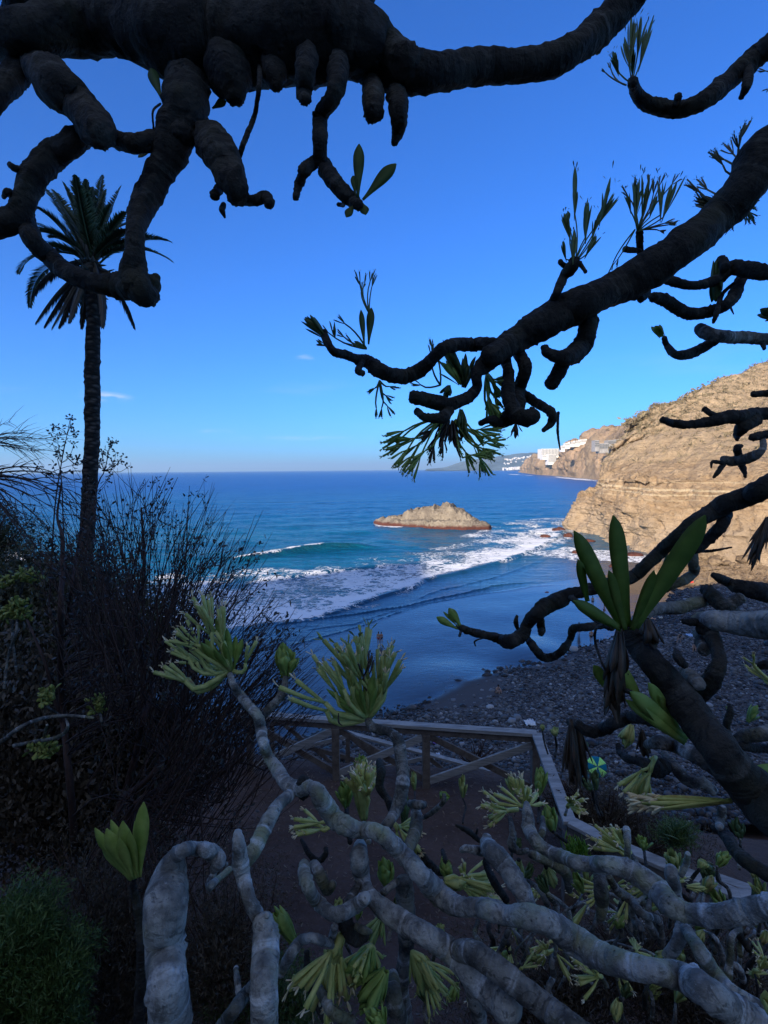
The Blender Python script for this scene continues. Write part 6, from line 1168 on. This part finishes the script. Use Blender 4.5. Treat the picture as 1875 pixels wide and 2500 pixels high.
# ------------------------------------------------------------------ people and beach things
M_skin = plain('skin', (.42, .25, .17), .6, .1, 8); M_hair = plain('dark_hair', (.02, .015, .012), .6, .1, 8)
def cloth(nm, c): return plain(nm, c, .85, .15, 12)
def person(label, base, h, pose, face, wear, seed=0):
    "one skinned body; pose is a dict of joints in units of body height, x right, y forward"
    J = dict(pelvis=(0, 0, .53), waist=(0, .005, .62), chest=(0, 0, .74), neck=(0, 0, .83), head0=(0, .01, .87), head=(0, .015, .95),
             sl=(-.105, 0, .80), el=(-.14, -.02, .64), wl=(-.145, .04, .50), hl=(-.145, .06, .44), sr=(.105, 0, .80), er=(.14, -.02, .64), wr=(.145, .04, .50), hr=(.145, .06, .44),
             tl=(-.055, 0, .50), kl=(-.06, .02, .28), al=(-.06, 0, .045), fl=(-.065, .09, .02), tr=(.055, 0, .50), kr=(.06, .02, .28), ar=(.06, 0, .045), fr=(.065, .09, .02)); J.update(pose)
    RD = dict(pelvis=.085, waist=.068, chest=.085, neck=.034, head0=.038, head=.058, sl=.042, el=.026, wl=.018, hl=.020, sr=.042, er=.026, wr=.018, hr=.020, tl=.060, kl=.038, al=.024, fl=.018, tr=.060, kr=.038, ar=.024, fr=.018)
    E = [('pelvis', 'waist'), ('waist', 'chest'), ('chest', 'neck'), ('neck', 'head0'), ('head0', 'head'), ('chest', 'sl'), ('sl', 'el'), ('el', 'wl'), ('wl', 'hl'), ('chest', 'sr'), ('sr', 'er'), ('er', 'wr'), ('wr', 'hr'), ('pelvis', 'tl'), ('tl', 'kl'), ('kl', 'al'), ('al', 'fl'), ('pelvis', 'tr'), ('tr', 'kr'), ('kr', 'ar'), ('ar', 'fr')]
    e = empty('person', base, label, 'person'); e.rotation_euler = (0, 0, face); names = list(J)
    def grow(nm, keys, edges, mat, add=0.):
        me = bpy.data.meshes.new(nm); me.from_pydata([Vector(J[k]) * h for k in keys], [(keys.index(a), keys.index(b)) for a, b in edges], []); o = bpy.data.objects.new(nm, me); col.objects.link(o); o.parent = e
        s = o.modifiers.new('skin', 'SKIN'); o.modifiers.new('sub', 'SUBSURF').levels = 1; o.modifiers['sub'].render_levels = 2
        for i, k in enumerate(keys): me.skin_vertices[0].data[i].radius = ((RD[k] + add) * h,) * 2
        me.skin_vertices[0].data[0].use_root = True; me.materials.append(mat); return o
    grow('body', names, E, M_skin)
    m = MB(); hd_ = Vector(J['head']) * h; ic, fc = jV, jF; m.add([hd_ + Vector((v[0] * .062, v[1] * .066 - .012, v[2] * .066 + .012)) * h for v in iV], [tuple(f) for f in iF]); o = m.build('hair', M_hair); o.parent = e
    for nm, keys, edges, mat, add in wear: grow(nm, keys, edges, mat, add)
    return e
SH = (['pelvis', 'tl', 'tr'], [('pelvis', 'tl'), ('pelvis', 'tr')]); TOP = (['chest', 'waist', 'sl', 'sr'], [('chest', 'waist'), ('chest', 'sl'), ('chest', 'sr')])
def feet(px, py):
    p = G(px, py, .6)
    for _ in range(3): zz = float(beach_z(np.array([[p.x]]), np.array([[p.y]]))[0][0, 0]); p = G(px, py, zz)
    return p
hp_ = 1.7
walk = dict(kl=(-.06, .10, .29), al=(-.06, .02, .05), fl=(-.065, .10, .03), ar=(.06, -.10, .06), fr=(.065, -.02, .02), wl=(-.15, -.05, .51), hl=(-.15, -.04, .45))
person('person in red swimwear on the wet sand, left one of the close pair', feet(924.5, 1573), 1.68, {}, 2.9, [('shorts', *SH, cloth('red_cloth', (.25, .03, .035)), .012)])
person('person in a pink top on the wet sand, right one of the close pair', feet(931, 1572), 1.56, walk, 3.3, [('shorts', *SH, cloth('navy_cloth', (.03, .03, .06)), .012), ('top', *TOP, cloth('pink_cloth', (.35, .14, .12)), .008)])
person('person wading far off at the water edge, seen behind the strap leaves', feet(1446.5, 1480), 1.65, {}, 3.0, [('shorts', *SH, cloth('dark_cloth', (.02, .02, .03)), .012)])
person('person walking with a red bag on the pale sand behind the strap leaves', feet(1475, 1503), 1.72, walk, 1.2, [('shorts', *SH, cloth('maroon_cloth', (.12, .02, .025)), .012), ('top', *TOP, cloth('dark_red_cloth', (.18, .03, .03)), .01)])
person('person standing on the sand, legs seen below the curled branch', feet(1443, 1569), 1.72, {}, 3.0, [('shorts', *SH, cloth('black_cloth', (.015, .015, .02)), .012)])
person('person standing nearer the water, mostly hidden by the curled branch', feet(1413, 1548), 1.6, {}, 3.1, [('shorts', *SH, cloth('wine_cloth', (.15, .02, .04)), .012), ('top', *TOP, cloth('wine_cloth', (.15, .02, .04)), .01)])
bend = dict(waist=(0, .06, .60), chest=(0, .17, .66), neck=(0, .25, .69), head0=(0, .28, .70), head=(0, .34, .72), sl=(-.10, .20, .68), el=(-.13, .23, .52), wl=(-.12, .25, .38), hl=(-.12, .27, .33), sr=(.10, .20, .68), er=(.13, .23, .52), wr=(.12, .25, .38), hr=(.12, .27, .33), tl=(-.06, 0, .5), al=(-.12, 0, .045), fl=(-.13, .08, .02), kl=(-.10, .02, .28), kr=(.10, .02, .28), ar=(.12, 0, .045), fr=(.13, .08, .02))
person('person bending forward in dark shorts on the cobbles', feet(1657, 1570), 1.7, bend, 3.0, [('shorts', *SH, cloth('black_cloth', (.015, .015, .02)), .012)])
sit = dict(pelvis=(0, 0, .09), waist=(0, .01, .19), chest=(0, .05, .31), neck=(0, .09, .40), head0=(0, .11, .44), head=(0, .13, .51), sl=(-.10, .06, .37), el=(-.13, .16, .26), wl=(-.08, .26, .26), hl=(-.05, .30, .25), sr=(.10, .06, .37), er=(.13, .16, .26), wr=(.08, .26, .26), hr=(.05, .30, .25), tl=(-.06, .03, .09), kl=(-.08, .24, .24), al=(-.07, .30, .045), fl=(-.07, .37, .02), tr=(.06, .03, .09), kr=(.08, .24, .24), ar=(.07, .30, .045), fr=(.07, .37, .02))
person('person crouching low with bare back on the edge of the cobbles', feet(1213, 1693), 1.7, sit, -2.6, [('shorts', *SH, cloth('brown_cloth', (.10, .05, .03)), .012)])
person('person sitting on the cobbles half hidden behind the drooping pale stub', feet(1695, 1588), 1.7, sit, 2.6, [('shorts', *SH, cloth('black_cloth', (.015, .015, .02)), .012)])
def crumple(name, label, cat, px, py, w, hgt, colr, seed, flatk=.25):
    p = feet(px, py); k = depth(p) / FPX; m = MB(); N = 12; g = []
    for i in range(N):
        r = []
        for j in range(N):
            u, v = i / (N - 1) - .5, j / (N - 1) - .5; q = Vector((u * w * k, v * w * k * 1.1, 0)); r.append(tuple(p + q + Vector((0, 0, .12 + abs(mnoise.noise(Vector((u * 5 + seed, v * 5, 0)))) * hgt * k * 1.3 + .1 * mnoise.noise(Vector((u * 11, v * 11, seed)))))))
        g.append(r)
    m.grid(g); o = m.build(name, plain(name + '_fabric', colr, .8, .1, 6)); s = o.modifiers.new('t', 'SOLIDIFY'); s.thickness = .02; loc = p.copy(); o.data.transform(Matrix.Translation(-loc)); o.location = loc; return tag(o, label, cat)
crumple('towel', 'crumpled white towel on the cobbles above the railing corner', 'towel', 1294, 1770, 24, 9, (.75, .8, .85), 1)
crumple('towel', 'light blue towel beside the bending person', 'towel', 1687, 1554, 20, 3, (.35, .5, .7), 2)
crumple('swimwear', 'bright violet cloth on the cobbles seen through the railing', 'cloth', 1065, 1816, 17, 13, (.42, .25, .85), 3)
crumple('swimwear', 'small pale cloth on the cobbles just below the violet one', 'cloth', 1069, 1847, 9, 5, (.6, .7, .85), 4)
crumple('towel', 'small magenta cloth far up the beach near the right edge', 'towel', 1796, 1460, 9, 4, (.6, .08, .4), 5)
crumple('beach_bag', 'bright red bag far up the beach below the cliff', 'bag', 1689, 1427, 6, 10, (.75, .08, .06), 6)
crumple('plastic_bag', 'white plastic bag on the beach left of the bending person', 'bag', 1668, 1422 + 100, 9, 3, (.7, .7, .7), 7)
crumple('driftwood_scrap', 'pale scrap of litter on the beach by the dark leaf fringe', 'litter', 1612, 1511, 9, 5, (.5, .5, .45), 8)
# parasol: eight gores, tilted, with ribs and pole
pc = feet(1440, 1905); e = empty('parasol', pc, 'open beach parasol with alternating lime green and dark teal panels', 'parasol')
top = P(*cx('M', 1522, 404), depth(pc) - .2); k = depth(pc) / FPX; rr_ = 25.5 * k; axp = (CAMV * .75 + Vector((-.1, -.15, .62))).normalized(); e1 = axp.orthogonal().normalized(); e2 = axp.cross(e1); lime = cloth('lime_fabric', (.45, .95, .22)); teal = cloth('teal_fabric', (.0, .17, .24))
ctr = top - axp * .05
for s in range(8):
    m = MB(); g = []
    for i in range(6):
        t = i / 5; row = []
        for j in range(5):
            a = (s + j / 4) * math.pi / 4 + .2; sagk = 1 - .07 * t * math.sin(math.pi * j / 4); row.append(tuple(top + (e1 * math.cos(a) + e2 * math.sin(a)) * rr_ * t * sagk - axp * (.38 * rr_ * t * t)))
        g.append(row)
    m.grid(g); o = m.build('canopy_panel', lime if s % 2 else teal, e); o.modifiers.new('t', 'SOLIDIFY').thickness = .012
    m = MB(); a = s * math.pi / 4 + .2; pp = [top + (e1 * math.cos(a) + e2 * math.sin(a)) * rr_ * t - axp * (.38 * rr_ * t * t + .02) for t in (0, .3, .6, .99)]; tube(m, pp, [.008] * 4, 5, rough=0); m.build('rib', M_wood, e)
m = MB(); tube(m, [top + axp * .08, top - axp * .6, Vector(pc) + Vector((0, 0, -.2))], [.018, .018, .018], 8, step=.2, rough=0); m.build('pole', M_wood, e)
crumple('beach_towel', 'teal towel beside the parasol, partly behind the dead leaf skirt', 'towel', 1429, 1900, 16, 6, (.02, .25, .32), 9)
# bare little shrub on the cobbles and the drift stones at the slope foot
e = empty('dry_shrub', G(*cx('M', 530, 400), 5.0), 'small leafless shrub seen through the last bay of the railing', 'shrub'); m = MB(); rnd = random.Random(3); b = P(*cx('M', 520, 380), 12.0)
for k in range(26):
    t = P(*cx('M', rnd.uniform(370, 700), rnd.uniform(180, 300)), 12 + rnd.uniform(-.4, .4)); tube(m, bez(b, (b + t) / 2 + Vector((rnd.uniform(-.2, .2), rnd.uniform(-.2, .2), -.12)), t, 7), [.022 * (1.1 - i / 7) for i in range(7)], 5, step=.1, rough=.1, cap=(False, False))
tube(m, [b + Vector((0, 0, -1.5)), b], [.03, .03], 6); m.build('twigs', M_twig, e)

# ------------------------------------------------------------------ buildings
def wallmat(nm, c, wx, wz, fr=.55):
    n = NT(nm, .8, .2); n.color(n.mix(n.noise(.1), tuple(x * .93 for x in c), c)); return n.m
M_white = wallmat('white_render', (.70, .68, .65), 3, 3); M_cream = wallmat('cream_render', (.62, .55, .46), 3, 3); M_glass = plain('dark_glass', (.06, .08, .10), .2, .1, 1); M_roof = plain('tile_roof', (.35, .16, .10), .9, .2, 1); M_conc = plain('grey_concrete', (.30, .29, .28), .9, .2, .3)
def building(label, px, ytop, ybot, wpx, d, mat, storeys, bays, depthm=14, name='building', group=None, yaw=0., cat='building', roof=None):
    a = P(px - wpx / 2, ybot, d); b = P(px + wpx / 2, ybot, d); h = P(px, ytop, d).z - a.z; w = (b - a).length; c = (a + b) / 2; e = empty(name, c, label, cat, group); u = Vector((math.cos(yaw), math.sin(yaw), 0)); f = Vector((-u.y, u.x, 0)); up = Vector((0, 0, 1))
    m = MB(); m.box(c + f * depthm / 2 + up * (h / 2 - 4), u * w / 2, f * depthm / 2, up * (h / 2 + 4)); m.build('walls', mat, e, False)
    if storeys:
        sh = h / storeys; bw = w / bays
        m = MB()
        for i in range(storeys): m.box(c - f * .55 + up * (sh * (i + .04)), u * w / 2, f * .6, up * .18)
        m.build('balconies', mat, e, False)
        m = MB()
        for i in range(storeys):
            for j in range(bays): m.box(c - f * .02 + u * (-w / 2 + bw * (j + .5)) + up * sh * (i + .5), u * bw * .3, f * .06, up * sh * .27)
        o = m.build('windows', M_glass, e, False)
        m = MB(); m.box(c + f * depthm / 2 + up * (h + .4), u * w / 2 * 1.01, f * depthm / 2 * 1.01, up * .4); m.build('parapet', mat, e, False)
    if roof:
        m = MB(); q = c + f * depthm / 2 + up * h; m.add([q - u * w * .55 - f * depthm * .55, q + u * w * .55 - f * depthm * .55, q + u * w * .55 + f * depthm * .55, q - u * w * .55 + f * depthm * .55, q - u * w * .3 + up * h * .35, q + u * w * .3 + up * h * .35], [(0, 1, 5, 4), (1, 2, 5), (2, 3, 4, 5), (3, 0, 4), (3, 2, 1, 0)]); m.build('roof', roof, e, False)
    return e
Nn = lambda x, y: (1200 + x * .217, 1040 + y * .217)
def nb(label, x0, y0, x1, y1, d, mat, st, ba, **k):
    a, b = Nn(x0, y0), Nn(x1, y1); return building(label, (a[0] + b[0]) / 2, a[1], b[1], b[0] - a[0], d, mat, st, ba, **k)
nb('big white hotel block on the edge of the middle headland', 560, 258, 757, 335, 1640, M_white, 8, 12, depthm=40, name='hotel')
nb('lower white hotel wing stepping down the cliff', 640, 320, 728, 408, 1600, M_white, 9, 7, depthm=30, name='hotel'); nb('narrow white hotel wing left of the lower one', 575, 330, 650, 350, 1610, M_white, 2, 8, depthm=30, name='hotel')
for i, (x0, y0, x1, y1) in enumerate([(830, 195, 880, 220), (880, 180, 935, 200), (940, 168, 1000, 196), (1000, 155, 1060, 180), (1060, 152, 1120, 185), (1120, 170, 1140, 205), (1055, 215, 1095, 245), (1095, 195, 1135, 240), (1180, 115, 1210, 135), (790, 225, 825, 250)]):
    nb(['low white villa on the headland crest, first from the left', 'low white villa with a long terrace, second on the crest', 'white villa third on the crest', 'white villa fourth on the crest', 'white house at the right end of the crest row', 'small white annex right of the crest row', 'white house halfway down the headland, left one', 'white house halfway down the headland, right one', 'small pink roofed house alone high on the headland ridge', 'white wall-like building between hotel and crest row'][i], x0, y0, x1, y1, 1250 if i < 8 else 1150, M_white if i != 8 else M_cream, 2, 6, depthm=14, roof=M_roof if i == 8 else None)
for i, (x0, y0, x1, y1) in enumerate([(1165, 165, 1210, 235), (1215, 200, 1320, 255), (1310, 165, 1370, 200), (1370, 160, 1400, 215), (1405, 155, 1470, 200)]):
    nb(['grey terraced house on the headland, leftmost of five', 'wide grey terraced block with rows of windows on the headland', 'grey house above the gap in the terraced row', 'narrow grey tower in the terraced row', 'grey terraced house nearest the ochre cliff'][i], x0, y0, x1, y1, 900, M_conc, 3, 6, depthm=16)
rnd = random.Random(40)
for i in range(34):
    x = 130 + i * 10.2 + rnd.uniform(-3, 3); y1_ = 492 - (x - 130) * .06; hh_ = rnd.uniform(14, 26) + (18 if 380 < x < 420 else 0); nb('white building of the far seaside town', x, y1_ - hh_, x + rnd.uniform(9, 15), y1_, 5200 + rnd.uniform(0, 400), M_white, 0, 0, depthm=40, group='white buildings of the far seaside town', name='town_building')
for i in range(70):
    t = rnd.random(); row = rnd.choice([0, 0, 1, 2]); x = rnd.uniform(130, 520); y = [385 - (x - 130) * .13, 425 - (x - 130) * .12, 395][row] + rnd.gauss(0, 5)
    if row == 2: x = rnd.uniform(380, 460)
    nb('white house scattered on the far hillside above the town', x, y - rnd.uniform(4, 9), x + rnd.uniform(5, 14), y, 6300, M_white if rnd.random() < .7 else M_cream, 0, 0, depthm=30, group='white houses on the far hillside', name='hillside_house')
# tiny palms and trees on the headland skyline
for i, (x, y, hpx) in enumerate([(890, 180, 22), (945, 172, 20), (1080, 150, 14), (1248, 118, 40), (1230, 120, 22), (1135, 150, 14), (1300, 100, 16), (1380, 70, 16)]):
    a = P(*Nn(x, y), 1180); t = P(*Nn(x, y - hpx), 1180); h = (t - a).length; e = empty('palm_tree', a, 'tiny palm tree on the skyline of the middle headland', 'palm tree', 'palms on the headland skyline'); m = MB(); tube(m, [a - Vector((0, 0, 3)), (a + t) / 2 + Vector((.3, 0, 0)), t], [.5, .4, .35], 7, step=1.5, rough=.1); m.build('trunk', M_twig, e)
    m = MB()
    for k in range(26): v = Vector((math.cos(k * 2.4), math.sin(k * 2.4), rnd.uniform(-.5, .9))); leaf(m, t, v, Vector((0, 0, 1)), h * .38, h * .09, -.45)
    m.build('crown', M_bg, e)
# dry scrub over the ochre hill: individual clumps are far past counting
m_v = []; m_f = []; cnt = 0; rs = np.random.RandomState(15); gg = gC
for k in range(6500):
    i = rs.randint(100, 640); j = rs.randint(178, 326); p = gg[i, j]
    if p[2] < 24: continue
    s = .42 * math.exp(rs.normal(0, .45)) * (1.5 if j > 300 else .8); q = 14; o = rs.normal(size=(q, 3)) * [s, s, s * .5] + p + [0, 0, s * .35]; dv = rs.normal(size=(q, 3)) * s * .55; sv = np.cross(dv, rs.normal(size=(q, 3))); sv = sv / (np.linalg.norm(sv, axis=1, keepdims=True) + 1e-9) * s * .28
    m_v.append(np.stack([o - dv, o + sv, o + dv, o - sv], 1).reshape(-1, 3)); m_f.append(np.arange(q * 4).reshape(-1, 4) + cnt); cnt += q * 4
o = np_mesh('scrub', np.concatenate(m_v), np.concatenate(m_f), plain('dry_scrub', (.21, .17, .105), .95, .4, .5)); tag(o, 'low dry scrub dotted over the ochre hillside', 'scrub', None, 'stuff')

# ------------------------------------------------------------------ sea air
hz = bpy.data.materials.new('sea_haze'); hz.use_nodes = True; t = hz.node_tree; t.nodes.clear(); ou = t.nodes.new('ShaderNodeOutputMaterial'); pv = t.nodes.new('ShaderNodeVolumePrincipled')
pv.inputs['Color'].default_value = (.50, .76, 1.0, 1); pv.inputs['Density'].default_value = 6e-5; pv.inputs['Anisotropy'].default_value = .1; t.links.new(pv.outputs[0], ou.inputs['Volume'])
m = MB(); m.box((0, 46000, 292), (75000, 0, 0), (0, 47000, 0), (0, 0, 300)); o = m.build('haze', hz, None, False); tag(o, 'thin blue sea air over the whole view', 'haze', None, 'stuff')
